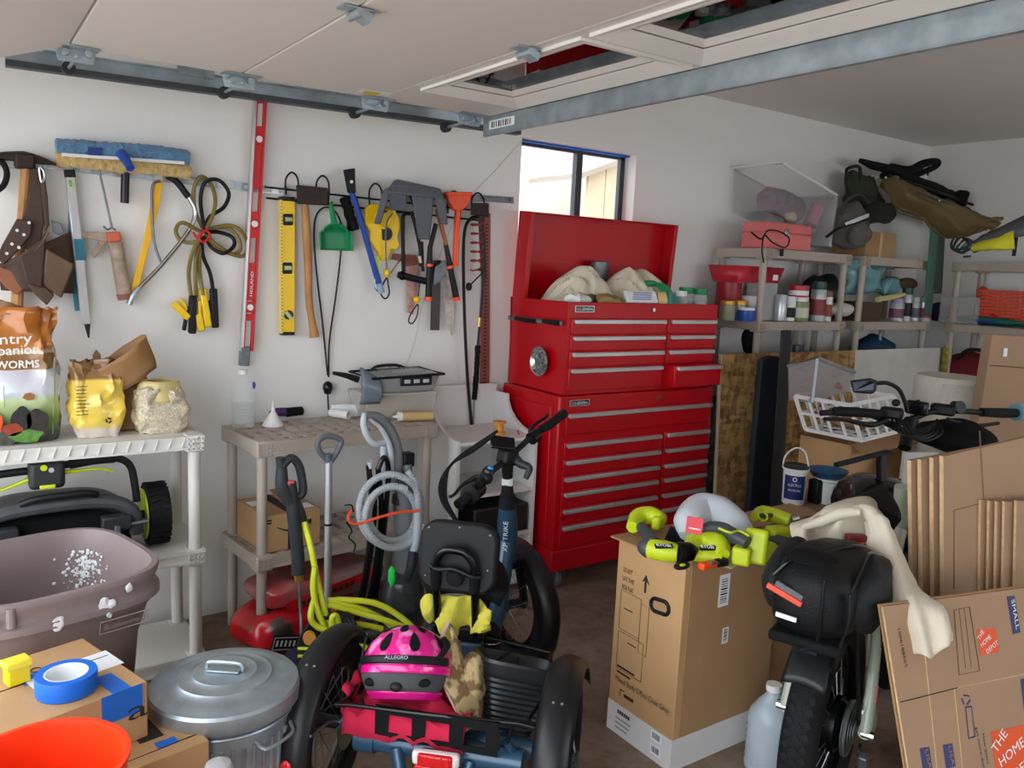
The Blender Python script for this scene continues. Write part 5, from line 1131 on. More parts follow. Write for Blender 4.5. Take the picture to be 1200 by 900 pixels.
part(vc, 'handle_inner', MB().tube([V_(434, 492, 2.97), V_(447, 503, 2.98), V_(457, 525, 2.98), V_(458, 552, 2.98), V_(454, 576, 2.98)], [.006, .010, .012, .012, .008], n=10), LGREY)
part(vc, 'white_pipe', MB().cyl(V_(450, 522, 3.04), V_(451, 600, 3.04), .016, n=14), LGREY)
RIB = sm('ribbed_hose_grey', (170, 176, 180), .5)
def ribbed(root, name, pts, r, M, pitch=.011):
    L = crom(pts, 24); d = [0]
    for i in range(1, len(L)): d.append(d[-1] + (L[i] - L[i - 1]).length)
    n = int(d[-1] / (pitch / 2)); Q = []; j = 0
    for i in range(n + 1):
        s = d[-1] * i / n
        while j < len(d) - 2 and d[j + 1] < s: j += 1
        Q.append(L[j].lerp(L[j + 1], (s - d[j]) / max(d[j + 1] - d[j], 1e-9)))
    mb = MB(); mb.tube(Q, [r, r], n=12, raw=True)
    k = 0
    for i in range(len(Q)):
        f = 1.0 if i % 2 else .87
        for a in range(12): v = mb.v[k]; mb.v[k] = Q[i] + (v - Q[i]) * f; k += 1
    return part(root, name, mb, M)
cx_, cy_ = 458, 598
for k, (rx_, ry_, yy, o) in enumerate(((37, 42, 2.94, 0), (28, 32, 2.95, .3), (34, 36, 2.90, .2))):
    pts = [V_(cx_ + rx_ * cos(a) + 2 * k, cy_ + 4 * k + ry_ * sin(a), yy + .01 * sin(a * 2)) for a in [o + 2 * pi * i / 14 for i in range(14 if k < 2 else 12)]]
    ribbed(vc, 'hose_coil', pts + ([pts[0]] if k < 2 else []), .0155, RIB)
ribbed(vc, 'hose_riser', [V_(478, 552, 2.94), V_(486, 566, 2.93), V_(490, 585, 2.92), V_(490, 600, 2.91)], .0155, RIB)
part(vc, 'wand', MB().tube([V_(490, 596, 2.90), V_(488, 630, 2.90), V_(484, 648, 2.90)], .017, n=14), LGREY)
part(vc, 'wand_tip', MB().tube([V_(484, 645, 2.90), V_(482, 664, 2.90), V_(476, 680, 2.91)], [.018, .022, .016], n=12), DARK)
part(vc, 'hose_cuff', MB().boxc(V_(477, 538, 3.0), (.05, .05, .06)), BLACK, bevel=.006)
part(vc, 'hose_socket', MB().cyl(V_(477, 545, 2.98), V_(480, 562, 2.96), .019, n=12), GREY)
GB = sm('bright_green_brush', (36, 206, 84), .6, var=.15, bump=.4, bscale=90)
part(vc, 'green_brush', MB().ell(V_(459.5, 675, 2.86), (.016, .016, .045), 14, 12).jit(.006, 90), GB)
for k, (a, b) in enumerate((((432, 545), (436, 600)), ((443, 548), (447, 600)), ((439, 560), (438, 610)))):
    part(vc, 'crevice_tool', MB().tube([V_(a[0], a[1], 2.98), V_(*b, 2.97), V_(b[0] - 6, 660, 2.98), V_(b[0] - 14, 705, 3.0)], .012, n=10), BLACKG)
part(vc, 'crevice_mouth', MB().lathe([(.011, 0), (.012, .03), (.008, .03), (.007, .002)], 14, V_(434, 548, 2.975), (-.15, -.2, 1)), LGREY)
part(vc, 'black_tube', MB().tube([V_(443, 550, 2.96), V_(450, 536, 2.96), V_(455, 548, 2.96), V_(453, 590, 2.96), V_(448, 640, 2.97), V_(440, 700, 3.0)], .011, n=10), BLACKG)
bg_ = thing('bungee_cord', 'orange bungee cord strapped around the coiled vacuum hose', 'bungee cord', V_(440, 610, 2.88))
part(bg_, 'cord', MB().tube([V_(412, 598, 2.88), V_(408, 606, 2.87), V_(412, 613, 2.865), V_(424, 613, 2.86), V_(445, 606, 2.855), V_(470, 600, 2.86), V_(492, 599, 2.86)], .006, n=8), sm('orange_cord', (240, 84, 44), .5))
part(bg_, 'hook', MB().tube([V_(406, 612, 2.87), V_(412, 622, 2.87), V_(409, 630, 2.87), V_(416, 638, 2.87), V_(414, 650, 2.87)], .0035, n=6), BLACK)
part(bg_, 'hook', MB().tube([V_(404, 592, 2.88), V_(412, 592, 2.88), V_(414, 600, 2.88)], .003, n=6), BLACK)
# --- digging tool with D handle
dh = thing('d_handle_shovel', 'silver shafted shovel with a grey D handle leaning on the taupe shelf', 'shovel', V_(384, 720, 3.08))
part(dh, 'grip', MB().tube([V_(383, 538, 3.08), V_(374, 528, 3.08), (V_(373, 517, 3.08)), V_(383, 511, 3.08), V_(397, 514, 3.08), V_(399, 521, 3.08), V_(388, 540, 3.08)], .012, n=12, closed=True), GREY)
part(dh, 'socket', MB().tube([V_(384, 532, 3.08), V_(385, 544, 3.08)], [.018, .015], n=12, raw=True), GREY)
part(dh, 'shaft', MB().cyl(V_(385, 540, 3.08), V_(384, 712, 3.05), .0155, n=16), ALU)
part(dh, 'band', MB().cyl(V_(384.5, 613, 3.067), V_(384.5, 615.5, 3.067), .017, n=14), BLACK)
part(dh, 'blade', MB().grid(lambda u, v: V_(384, 712, 3.05) + Vector(((u - .5) * .16, -.02 * (2 * u - 1) ** 2, -.20 * v * (1 - .2 * (2 * u - 1) ** 2))), 10, 10), STEELD, solid=.003)
# --- pressure washer with gun and hose
pw = thing('pressure_washer', 'black pressure washer on the floor with spray gun and black hoses', 'pressure washer', (1.02, 2.72, 0))
part(pw, 'base', MB().boxc((1.05, 2.72, .09), (.32, .26, .17), (0, 0, .2)), BLACKM, bevel=.03)
part(pw, 'motor', MB().cyl((.97, 2.72, .20), (1.13, 2.75, .20), .06, n=20), sm('navy_casing', (28, 34, 62), .4))
part(pw, 'knob', MB().cyl((1.0, 2.64, .34), (.99, 2.61, .345), .022, n=12), sm('amber_knob', (214, 150, 60), .4))
for k in range(5):
    part(pw, 'hose', MB().tube([PZ(345 + k * 3, 790 - k * 2, .18), PZ(352 + k * 4, 750, .26), PZ(372 + k * 5, 726 - k * 3, .33), PZ(398 + k * 4, 728, .33), PZ(408 + k * 3, 760, .22)], .009, n=8), BLACK)
for k in range(2): part(pw, 'lime_pin', MB().cyl(PZ(349, 760 + k * 9, .36), PZ(374, 760 + k * 9, .36), .0055, n=8), LIME)
def Gp(px, py, y=2.86): return PY(px, py, y)
gn = thing('spray_gun', 'grey trigger spray gun with a long black grip and brass tip', 'spray gun', Gp(352, 680))
part(gn, 'lance_grip', MB().tube([Gp(340, 565), Gp(344, 600), Gp(348, 640), Gp(350, 672)], [.022, .026, .024, .026], n=14), DARK)
part(gn, 'trigger_guard', MB().tube([Gp(331, 580), Gp(328, 560), Gp(332, 545), Gp(342, 537), Gp(351, 548), Gp(355, 575), Gp(348, 582), (Gp(338, 578))], .016, n=10), DARK)
part(gn, 'body', MB().tube([Gp(330, 548), Gp(331, 570), Gp(340, 588)], [.02, .026, .026], n=12), DARK)
part(gn, 'trigger', MB().boxc(Gp(340, 566, 2.85), (.03, .02, .018)), sm('pink_trigger', (220, 80, 90), .4), bevel=.004)
part(gn, 'rear_cap', MB().cyl(Gp(329, 548), Gp(328, 536), .016, n=10), DARK)
part(gn, 'hose_swivel', MB().tube([Gp(345, 588), Gp(352, 600), Gp(357, 612)], [.022, .018, .012], n=12), DARK)
part(gn, 'collar', MB().cyl(Gp(350, 672), Gp(350.5, 680), .018, n=12), sm('brass', (196, 160, 80), .3, metal=.9))
part(gn, 'lance', MB().tube([Gp(350.5, 678), Gp(352, 710), Gp(353, 730, 2.84), PZ(353, 752, .25)], .006, n=8), STEELD)
HOSE = sm('lime_yellow_hose', (214, 222, 52), .35, var=.05)
hs = thing('yellow_hose', 'lime yellow hose looped and knotted over the pressure washer', 'hose', Gp(400, 740, 2.75))
def H(px, py, y=2.72): return PY(px, py, y)
for pts in ([Gp(356, 610), H(364, 640, 2.82), H(372, 680, 2.80), H(378, 705, 2.78), H(384, 730, 2.76), H(388, 755, 2.74)],
            [H(369, 664, 2.79), H(367, 690, 2.78), H(372, 715, 2.76), H(380, 735, 2.74), H(384, 750)],
            [H(372, 690, 2.8), H(364, 720, 2.75), H(370, 733, 2.74), H(385, 740), H(412, 748), H(440, 755), H(460, 752, 2.7), H(463, 740, 2.72), H(452, 728, 2.74), H(430, 716, 2.76), H(402, 708, 2.78), H(384, 706, 2.79)],
            [H(384, 704, 2.8), H(405, 703, 2.78), H(440, 707, 2.74), H(468, 722, 2.70), H(490, 742, 2.66), H(497, 757, 2.64)],
            [H(384, 708, 2.78), H(420, 718, 2.75), H(455, 728, 2.70), H(478, 738, 2.68), H(489, 752, 2.66)],
            [H(386, 735, 2.74), H(408, 731, 2.74), H(430, 733, 2.73), H(448, 737, 2.72)],
            [H(386, 742, 2.72), H(400, 752, 2.7), H(425, 758, 2.68), H(440, 764, 2.66)],
            [H(392, 752, 2.71), H(389, 726, 2.70), H(394, 722, 2.70), H(397, 735, 2.70), H(392, 748, 2.70)],
            [H(404, 730, 2.73), H(416, 735, 2.72), H(424, 742, 2.72)], [H(483, 742, 2.67), H(486, 750, 2.66), H(487, 765, 2.65)]):
    part(hs, 'loop', MB().tube(pts, .0115, n=10), HOSE)
solo('orange_twine', 'short loop of orange cord lying under the yellow hose', 'cord', MB().tube([H(388, 716, 2.79), H(404, 714, 2.79), H(418, 717, 2.78), H(410, 723, 2.78), H(400, 720, 2.79), H(413, 727, 2.78), H(405, 726, 2.78)], .006, n=6), MATS['orange_cord'])
solo('foam_tube', 'grey foam tube half under the yellow hose', 'tube', MB().tube([H(426, 745, 2.76), H(445, 740, 2.75), H(458, 738, 2.74)], .016, n=12), GREY)
solo('blue_disc', 'small bright blue plastic disc lying beside the yellow hose', 'disc', MB().ell(H(434, 724, 2.82), (.03, .025, .016)), BLUE)
# the clutter base these lie on
solo('black_tote', 'low black plastic tote under the yellow hose', 'tote', MB().hexa([(1.25, 2.55, 0), (1.62, 2.62, 0), (1.56, 2.9, 0), (1.2, 2.84, 0), (1.23, 2.53, .13), (1.65, 2.61, .13), (1.58, 2.93, .13), (1.17, 2.86, .13)]), BLACKM, bevel=.02)

# ================================================================ electric tricycle
FBLUE = sm('trike_teal_blue', (38, 76, 104), .35, metal=.2, var=.05, coat=.4)
FEND = sm('fender_black', (22, 23, 26), .38, var=.1, spec=.4)
SPOKE = sm('spoke_steel', (150, 152, 156), .3, metal=.9)
def bike_wheel(t, c, ax, R, r, rim=.03, n=28, tread=True, name='wheel'):
    """Tyre with rim, hub and spokes; R is the outer radius."""
    c = Vector(c); x, y, z = basis(ax)
    prof = []
    for i in range(13):
        a = -pi * .82 + 2 * pi * .82 * i / 12; prof.append((R - r + r * cos(a), r * sin(a)))
    w_ = part(t, 'tyre', MB().lathe(prof, 56, c, ax, caps=False), RUBBER)
    part(t, 'rim', MB().lathe([(R - 2 * r + .004, -.018), (R - 2 * r - rim * .5, -.014), (R - 2 * r - rim * .5, .014), (R - 2 * r + .004, .018)], 48, c, ax, caps=False), BLACKG, w_)
    part(t, 'hub', MB().lathe([(.0, -.05), (.03, -.05), (.032, -.045), (.02, -.035), (.02, .035), (.032, .045), (.03, .05), (0, .05)], 20, c, ax), DARK, w_)
    sp = MB(); Rr = R - 2 * r - rim * .3
    for i in range(n):
        a = 2 * pi * i / n; b = a + (.5 if i % 4 < 2 else -.5); s = .04 if i % 2 else -.04
        sp.cyl(c + (x * cos(b) + y * sin(b)) * .028 + z * s, c + (x * cos(a) + y * sin(a)) * Rr, .0013, n=4, caps=False)
    part(t, 'spokes', sp, SPOKE, w_, kind='stuff')
    return w_
def fender(c, ax, R, wd, a0, a1, up=(0, 0, 1), n=30, prof=1.0):
    """Curved channel over a wheel; a = 0 straight up, positive towards the wheel's forward side."""
    c = Vector(c); z = Vector(ax).normalized(); u = Vector(up); f = u.cross(z).normalized()
    def fn(p, q):
        a = a0 + (a1 - a0) * p; b = (q - .5) * 2; rr = R - .28 * wd * prof * (b * b) ** 1.2
        return c + (u * cos(a) + f * sin(a)) * rr + z * (b * wd / 2)
    return MB().grid(fn, n, 11)
TH = radians(-46.2)
tk = thing('electric_tricycle', 'blue and black electric tricycle seen from behind, basket over its rear axle', 'tricycle', (1.165, 1.965, 0), TH, world=False)
for s in (-1, 1):
    bike_wheel(tk, (.36 * s, 0, .255), (1, 0, 0), .252, .036)
    # forward of the axle is +y: u x z gives it
    fm = part(tk, 'fender', fender((.36 * s, 0, .255), (1, 0, 0), .292, .105, radians(-118), radians(62)), FEND, solid=.004)
    part(tk, 'fender_stay', MB().tube([(.36 * s - s * .05, 0, .26), (.36 * s - s * .052, .10, .40), (.36 * s - s * .05, .16, .48)], .004, n=6), STEELD)
    part(tk, 'fender_stay', MB().tube([(.36 * s - s * .05, 0, .26), (.36 * s - s * .052, -.12, .33), (.36 * s - s * .05, -.25, .36)], .004, n=6), STEELD)
    part(tk, 'brake_disc', MB().lathe([(.03, -.001), (.075, -.001), (.075, .001), (.03, .001), (.03, -.001)], 28, (.36 * s - s * .055, 0, .255), (1, 0, 0)), CHROME)
    for k in (-1, 1): part(tk, 'fender_screw', MB().cyl((.36 * s + k * .012, -.145, .255 + .248), (.36 * s + k * .012, -.15, .255 + .257), .004, n=8), CHROME)
for s in (-1, 1):
    a = radians(-88); p = Vector((.36 * s, .293 * sin(a), .255 + .293 * cos(a)))
    part(tk, 'reflector', MB().ell(p + Vector((0, -.003, 0)), (.020, .008, .042), 16, 10), sm('red_reflector', (226, 24, 30), .15, coat=.6), label='red oval reflector')
part(tk, 'axle_tube', MB().cyl((-.30, 0, .27), (.30, 0, .27), .028, n=18), FBLUE)
part(tk, 'cross_tube', MB().cyl((-.225, -.10, .29), (.265, -.10, .29), .036, n=20), FBLUE)
part(tk, 'tube_collar', MB().cyl((-.23, -.10, .29), (-.17, -.10, .29), .043, n=20), FBLUE)
for x in (-.10, .06, .12): part(tk, 'frame_stay', MB().cyl((x, -.13, .29), (x + (.07 if x < 0 else -.03), -.20, .10), .018, n=12), FBLUE)
part(tk, 'rear_hoop', MB().tube([(-.06, -.17, .14), (-.05, -.20, .09), (.05, -.21, .08), (.10, -.19, .12)], .016, n=10), FBLUE)
for s in (-1, 1): part(tk, 'chain_stay', MB().tube([(.20 * s, -.06, .28), (.15 * s, .25, .26), (.05 * s, .50, .27)], .02, n=12), FBLUE)
part(tk, 'drive_sprocket', MB().lathe([(.015, -.003), (.065, -.003), (.065, .003), (.015, .003)], 26, (-.24, 0, .27), (1, 0, 0)), STEELD)
part(tk, 'main_tube', MB().tube([(0, .45, .27), (0, .62, .30), (-.0, .76, .42), (0, .855, .62)], .034, n=16), FBLUE)
part(tk, 'head_tube', MB().tube([(0, .875, .51), (0, .855, .60), (0, .835, .68), (0, .82, .75)], [.034, .040, .040, .032], n=18), FBLUE)
text(tk, 'XP TRIKE', (.012, .803, .57), (0, -.12, 1), (-1, 0, .0), .018, PAPER, lift=.003, wid=.13)
part(tk, 'headset', MB().cyl((0, .818, .75), (0, .806, .80), .036, .028, n=18), BLACK)
part(tk, 'stem', MB().tube([(0, .808, .80), (0, .795, .86), (0, .782, .93)], [.026, .020, .024], n=14), BLACK)
part(tk, 'stem_label', MB().cyl((0, .800, .842), (0, .794, .872), .0225, n=14), PAPER)
SB = .80   # steering angle to the left
fwd = Vector((-sin(SB), cos(SB), 0)); rt = Vector((cos(SB), sin(SB), 0)); fc = Vector((0, 1.05, .255))
bike_wheel(tk, fc, rt, .252, .036)
part(tk, 'fender', fender(fc, rt, .290, .095, radians(-120), radians(25)), FEND, solid=.004)
part(tk, 'crown', MB().boxc((0, .885, .50), (.12, .06, .05), (.2, 0, SB)), BLACK, bevel=.01)
for s in (-1, 1): part(tk, 'fork_leg', MB().tube([Vector((0, .885, .50)) + rt * .052 * s, fc + rt * .055 * s], [.022, .017], n=12, raw=True), BLACK)
# handlebar
hc = Vector((0, .778, .955)); hr = Vector((.150, .27, .12)); hl = Vector((-.105, -.235, -.115))
part(tk, 'handlebar', MB().tube([hc + hr * 1.0, hc + hr * .55 + Vector((0, 0, .01)), hc + hr * .2, hc, hc + hl * .2, hc + hl * .55 + Vector((0, 0, .01)), hc + hl], .012, n=12), BLACK)
for d in (hr, hl):
    g = part(tk, 'grip', MB().tube([hc + d * .62 + Vector((0, 0, .008)), hc + d * .8, hc + d * 1.08], [.016, .019, .018], n=14), RUBBER)
    part(tk, 'grip_end', MB().cyl(hc + d * 1.06, hc + d * 1.12, .020, n=14), BLACKG, g)
    n_ = Vector((-d.y, d.x, 0)).normalized() * (1 if d.x > 0 else -1)
    part(tk, 'brake_lever', MB().tube([hc + d * .52, hc + d * .56 + n_ * .035 + Vector((0, 0, .005)), hc + d * .75 + n_ * .06, hc + d * .95 + n_ * .055, hc + d * 1.02 + n_ * .065], [.010, .010, .007, .006, .006], n=8), BLACK)
    part(tk, 'lever_clamp', MB().ell(hc + d * .50, (.026, .026, .026), 14, 10), BLACK)
part(tk, 'shift_knob', MB().cyl(hc + hr * .44, hc + hr * .56, .026, n=16), BLACKG)
dsp = part(tk, 'display', MB().boxc(hc + Vector((-.015, -.03, .06)), (.10, .014, .055), (-.7, .15, .55)), BLACKG, bevel=.006)
part(tk, 'bell', MB().lathe([(0, .02), (.012, .019), (.022, .01), (.025, 0), (0, 0)], 16, hc + hl * .45 + Vector((0, -.0, .015)), (0, -.4, 1)), BLACKG)
part(tk, 'blue_button', MB().ell(hc + hl * .38 + Vector((-.0, -.02, .022)), (.013, .013, .008)), sm('azure_button', (40, 140, 200), .2))
part(tk, 'twist_lock', MB().tube([hc + Vector((.02, .02, .0)), hc + Vector((.05, .0, -.02)), hc + Vector((.09, -.02, -.03)), hc + Vector((.08, -.03, -.07))], [.02, .018, .014, .010], n=10), DARK)
part(tk, 'bar_clamp', MB().boxc(hc, (.07, .06, .06), (0, .2, .95)), BLACK, bevel=.012)
def tl_(px, py, depth):
    p = PD(px, py, depth) - Vector((1.165, 1.965, 0)); return Vector((p.x * cos(TH) + p.y * sin(TH), -p.x * sin(TH) + p.y * cos(TH), p.z))
for k in range(4):
    part(tk, 'cable', MB().tube([tl_(583 - 3 * k, 505 + 3 * k, 3.12), tl_(560 - 2 * k, 520 + 3 * k, 3.14), tl_(535 - 2 * k, 538 + 2 * k, 3.15), tl_(517 + 2 * k, 562, 3.15), tl_(517 + 2 * k, 585, 3.12), tl_(531 + k, 607, 3.05), tl_(548, 630, 2.95)], .0055, n=7), BLACKM)
part(tk, 'headlamp', MB().cyl(tl_(560, 572, 3.02), tl_(550, 580, 2.93), .034, n=20), BLACKG)
part(tk, 'lamp_arm', MB().tube([tl_(556, 572, 3.02), tl_(570, 556, 3.05), hc + Vector((-.01, .0, -.02))], .008, n=8), BLACK)
# seat
sx = -.055
def rr(w, h, r, n=6):
    o = []
    for (cx, cy, a0) in ((w / 2 - r, h / 2 - r, 0), (-w / 2 + r, h / 2 - r, pi / 2), (-w / 2 + r, -h / 2 + r, pi), (w / 2 - r, -h / 2 + r, 3 * pi / 2)):
        for i in range(n + 1): a = a0 + pi / 2 * i / n; o.append((cx + r * cos(a), cy + r * sin(a)))
    return o
BM = Matrix.Translation((sx, .30, .715)) @ Matrix.Rotation(radians(-9), 4, 'X')
bk_ = part(tk, 'backrest', MB().prism([BM @ Vector((x, 0, y)) for x, y in rr(.265, .235, .06)], BM.to_3x3() @ Vector((0, .035, 0))), sm('backrest_black', (20, 21, 24), .5, spec=.25, var=.15, bump=.06), bevel=.012, seg=3)
part(tk, 'backrest_pad', MB().prism([BM @ Vector((x, .034, y)) for x, y in rr(.255, .225, .06)], BM.to_3x3() @ Vector((0, .05, 0))), BLACKM, bk_, bevel=.02, seg=3)
for (x, z) in ((-.105, .09), (0, .10), (.105, .085), (.105, -.03), (-.105, -.07), (.08, -.095)): part(tk, 'screw', MB().cyl(BM @ Vector((x, .002, z)), BM @ Vector((x, -.003, z)), .003, n=8), STEELD, bk_)
part(tk, 'backrest_hoop', MB().tube([(sx - .068, .285, .62), (sx - .066, .270, .70), (sx - .04, .262, .745), (sx, .260, .755), (sx + .04, .262, .745), (sx + .066, .270, .70), (sx + .068, .285, .62)], .014, n=12), BLACKG)
part(tk, 'hoop_crossbar', MB().tube([(sx - .085, .272, .69), (sx - .055, .262, .682), (sx, .258, .690), (sx + .055, .262, .672), (sx + .085, .272, .668)], .008, n=10), BLACK)
part(tk, 'backrest_knob', MB().lathe([(0, .022), (.024, .022), (.03, .014), (.03, 0)], 20, (sx, .285, .655), (0, -1, -.1)), BLACK)
for s in (-1, 1):
    part(tk, 'upright', MB().cyl((sx + .066 * s, .285, .64), (sx + .066 * s, .335, .43), .014, n=14), BLACKG)
    part(tk, 'upright_sleeve', MB().cyl((sx + .067 * s, .275, .68), (sx + .066 * s, .290, .61), .0185, n=14), BLACK)
part(tk, 'saddle', MB().grid(lambda u, v: Vector((sx + .02 + (u - .5) * (.27 - .16 * v ** 1.5), .33 + .29 * v, .575 + .03 * (1 - (2 * u - 1) ** 2) - .01 * v)), 16, 14), BLACKM, solid=.05)
part(tk, 'seat_tube', MB().cyl((.0, .46, .56), (.0, .50, .28), .017, n=14), BLACKG)
sp_ = part(tk, 'suspension_boot', MB().lathe([(.02, .0)] + [(.045 - .006 * (i % 2) - .001 * i, .012 * i) for i in range(9)] + [(.02, .12)], 22, (.03, .47, .30)), RUBBER)
part(tk, 'boot_ring', MB().torus((.03, .47, .365), (0, 0, 1), .043, .003, 24, 6), CHROME, sp_)
part(tk, 'battery', MB().boxc((-.13, .45, .36), (.11, .22, .16)), sm('navy_battery', (22, 28, 52), .4), bevel=.02)
part(tk, 'seat_bracket', MB().boxc((sx, .37, .44), (.18, .10, .05)), BLACK, bevel=.008)
part(tk, 'controller', MB().boxc((-.02, .36, .345), (.10, .06, .13)), sm('blue_grey_box', (60, 84, 112), .4), bevel=.015)
# rear carrier
part(tk, 'carrier_rim', MB().tube([(-.225, -.165, .42), (.255, -.125, .42), (.275, -.10, .42), (.27, .32, .42), (-.24, .32, .42), (-.245, -.13, .42)], .0065, n=8, k=2, closed=True), BLACKG)
part(tk, 'carrier_deck', MB().box(-.22, .06, -.12, .31, .345, .352), BLACKM)
pl = MB()
pl.box(-.16, .20, -.150, -.146, .40, .425).box(-.16, .20, -.150, -.146, .325, .345)
for x in (-.16, -.05, .06, .165): pl.box(x, x + .04, -.150, -.146, .345, .40)
part(tk, 'rear_plate', pl, BLACKM, smooth=0)
for s in (-1, 1): part(tk, 'carrier_post', MB().cyl((.21 * s + .01, -.11, .35), (.225 * s + .01, -.12, .42), .006, n=8), BLACK)
part(tk, 'carrier_stay', MB().tube([(.22, -.11, .35), (.25, -.10, .28), (.24, -.12, .20)], .012, n=10), FBLUE)
tl = part(tk, 'tail_light', MB().boxc((.035, -.185, .315), (.135, .03, .04), (0, 0, .06)), sm('clear_lens', (226, 214, 212), .2), bevel=.010)
part(tk, 'red_lens', MB().boxc((.035, -.190, .315), (.10, .032, .036), (0, 0, .06)), sm('red_lens', (206, 20, 26), .2, coat=.5), tl, bevel=.006)
for i in range(5): part(tk, 'lens_rib', MB().boxc((-.005 + i * .02, -.205, .315), (.004, .006, .03), (0, 0, .06)), MATS['red_lens'], tl)
part(tk, 'reflector', MB().boxc((.035, -.185, .280), (.12, .018, .022), (0, 0, .06)), MATS['red_reflector'], bevel=.004, label='red bar reflector')
pd = part(tk, 'pedal', MB().boxc((.22, .32, .17), (.09, .07, .022)), BLACK, bevel=.005)
part(tk, 'pedal_reflector', MB().boxc((.20, .283, .17), (.03, .006, .014)), sm('amber_reflector', (240, 200, 30), .2), pd)
# --- loads on the carrier
def loc2w(p): return tk.matrix_basis @ Vector(p) if False else Vector((1.165 + p[0] * cos(TH) - p[1] * sin(TH), 1.965 + p[0] * sin(TH) + p[1] * cos(TH), p[2]))
def lthing(name, label, cat, org): return thing(name, label, cat, loc2w(org), TH, world=False)
# black ribbed bin, tilted into the carrier
pn = lthing('ribbed_bin', 'black ribbed plastic bin wedged into the tricycle carrier', 'bin', (.155, .10, .262))
pn.rotation_euler = (radians(-20), radians(6), TH)
def ring4(c, hx, hy, z, yaw, n=44, e=.45):
    return [Vector((c[0] + x * cos(yaw) - y * sin(yaw), c[1] + x * sin(yaw) + y * cos(yaw), z)) for x, y in superring(hx, hy, e, n)]
rings = []; N = 12
for i in range(N * 2 + 1):
    f = i / (2 * N); k = .004 if (i % 2 and f < .8) else 0
    rings.append(ring4((.02 + .0 * f, .0 - .01 * f), .072 + .06 * f - k, .062 + .05 * f - k, .0 + .20 * f, .35))
rings.append(ring4((.02, -.01), .141, .121, .202, .35)); rings.append(ring4((.02, -.01), .141, .121, .212, .35))
rings.append(ring4((.02, -.01), .129, .109, .212, .35)); rings.append(ring4((.02, .0), .066, .056, .01, .35))
mbn = MB(); n_ = 44
for r_ in rings: mbn.v += r_
for i in range(len(rings) - 1):
    for j in range(n_): mbn.f.append((i * n_ + j, i * n_ + (j + 1) % n_, (i + 1) * n_ + (j + 1) % n_, (i + 1) * n_ + j))
mbn.f.append(tuple(range(n_ - 1, -1, -1))); mbn.f.append(tuple(range((len(rings) - 1) * n_, len(rings) * n_)))
part(pn, 'body', mbn, sm('bin_black', (30, 32, 36), .38, var=.1))
part(pn, 'handle_strap', MB().tube([(-.06, .05, .18), (-.03, .09, .21), (.0, .10, .20), (.01, .05, .17)], .005, n=6), BLACK)
# crimson cloth
rc_ = MB().grid(lambda u, v: Vector(((u - .5) * .36, (v - .5) * .24, .012 + .05 * abs(noise.noise(Vector((u * 5, v * 4, 2)))) + .035 * sin(pi * u) * sin(pi * v) - (.05 if v < .05 else 0))), 26, 20)
t = lthing('crimson_cloth', 'crimson cloth bundled under the pink helmet on the carrier', 'cloth', (-.08, -.03, .353))
part(t, 'cloth', rc_, sm('crimson_fleece', (196, 24, 66), .9, var=.1, bump=.2), solid=.006)
part(t, 'hanging_corner', MB().grid(lambda u, v: Vector((-.19 + .015 * sin(v * 7) + .02 * v, -.10 + .10 * u - .0 * v, .10 * (1 - v) - .01 + .01 * sin(u * 8))), 8, 8), MATS['crimson_fleece'], solid=.006)
# helmet
def helmet(root, R, M, vents, ventM, rim=None, squash=(1.0, 1.15, .92)):
    sx_, sy_, sz_ = squash
    def sh(u, v, k=1.):
        a = 2 * pi * u; th = v * pi * .56; d = Vector((sin(th) * cos(a) * sx_, sin(th) * sin(a) * sy_, cos(th) * sz_))
        return d * R * k
    part(root, 'shell', MB().grid(lambda u, v: sh(u, v), 48, 20, cu=True), M, solid=.012)
    for (u, v, lu, lv) in vents:
        pts = []
        for i in range(14):
            b = 2 * pi * i / 14; uu = u + lu * cos(b) * (1 + .3 * sin(b)); vv = v + lv * sin(b); pts.append((uu, vv))
        part(root, 'vent', MB().add([sh(uu, vv, 1.066) for uu, vv in pts] + [sh(u, v, 1.068)] + [sh(uu, vv, .96) for uu, vv in pts], [(i, (i + 1) % 14, 14) for i in range(14)] + [(i, 15 + i, 15 + (i + 1) % 14, (i + 1) % 14) for i in range(14)]), ventM)
    return sh
PINK = mat('pink_helmet_print', srgb(232, 20, 140), .2, col2=srgb(250, 150, 215), scale=17, coat=.6)
MATS['pink_helmet_print'].node_tree.nodes['Color Ramp'].color_ramp.elements[0].position = .55
MATS['pink_helmet_print'].node_tree.nodes['Color Ramp'].color_ramp.elements[1].position = .66
hp = lthing('pink_helmet', 'pink and white patterned bicycle helmet with black vents', 'helmet', (-.105, -.035, .485))
hp.rotation_euler = (radians(-30), radians(-4), TH + .12)
vn = []
for u in (.06, .19, .31, .44, .56, .69, .81, .94):
    vn.append((u, .56, .020, .15)); vn.append((u + .06, .27, .026, .12))
sh = helmet(hp, .127, PINK, vn, BLACKM)
band = lambda k0, v0, v1, u0, u1, M, nm: part(hp, nm, MB().grid(lambda a, b: sh(u0 + (u1 - u0) * a, v0 + (v1 - v0) * b, k0), 30, 5), M, solid=.006)
band(1.07, .77, .87, .55, .95, BLACK, 'visor_band')
band(1.03, .98, 1.22, .55, .95, sm('foam_grey', (70, 73, 75), .8, bump=.3), 'rear_lining')
band(1.05, 1.22, 1.34, .52, .98, sm('magenta_trim', (206, 12, 128), .3, coat=.4), 'lower_trim')
band(1.05, .88, .98, .52, .98, PINK, 'upper_trim')
for u in (.64, .85): part(hp, 'lining_hole', MB().ell(sh(u, 1.1, 1.05), (.02, .012, .012), 12, 8), BLACKM)
part(hp, 'rear_knob', MB().ell(sh(.75, 1.16, 1.06), (.018, .012, .014), 12, 8), BLACK)
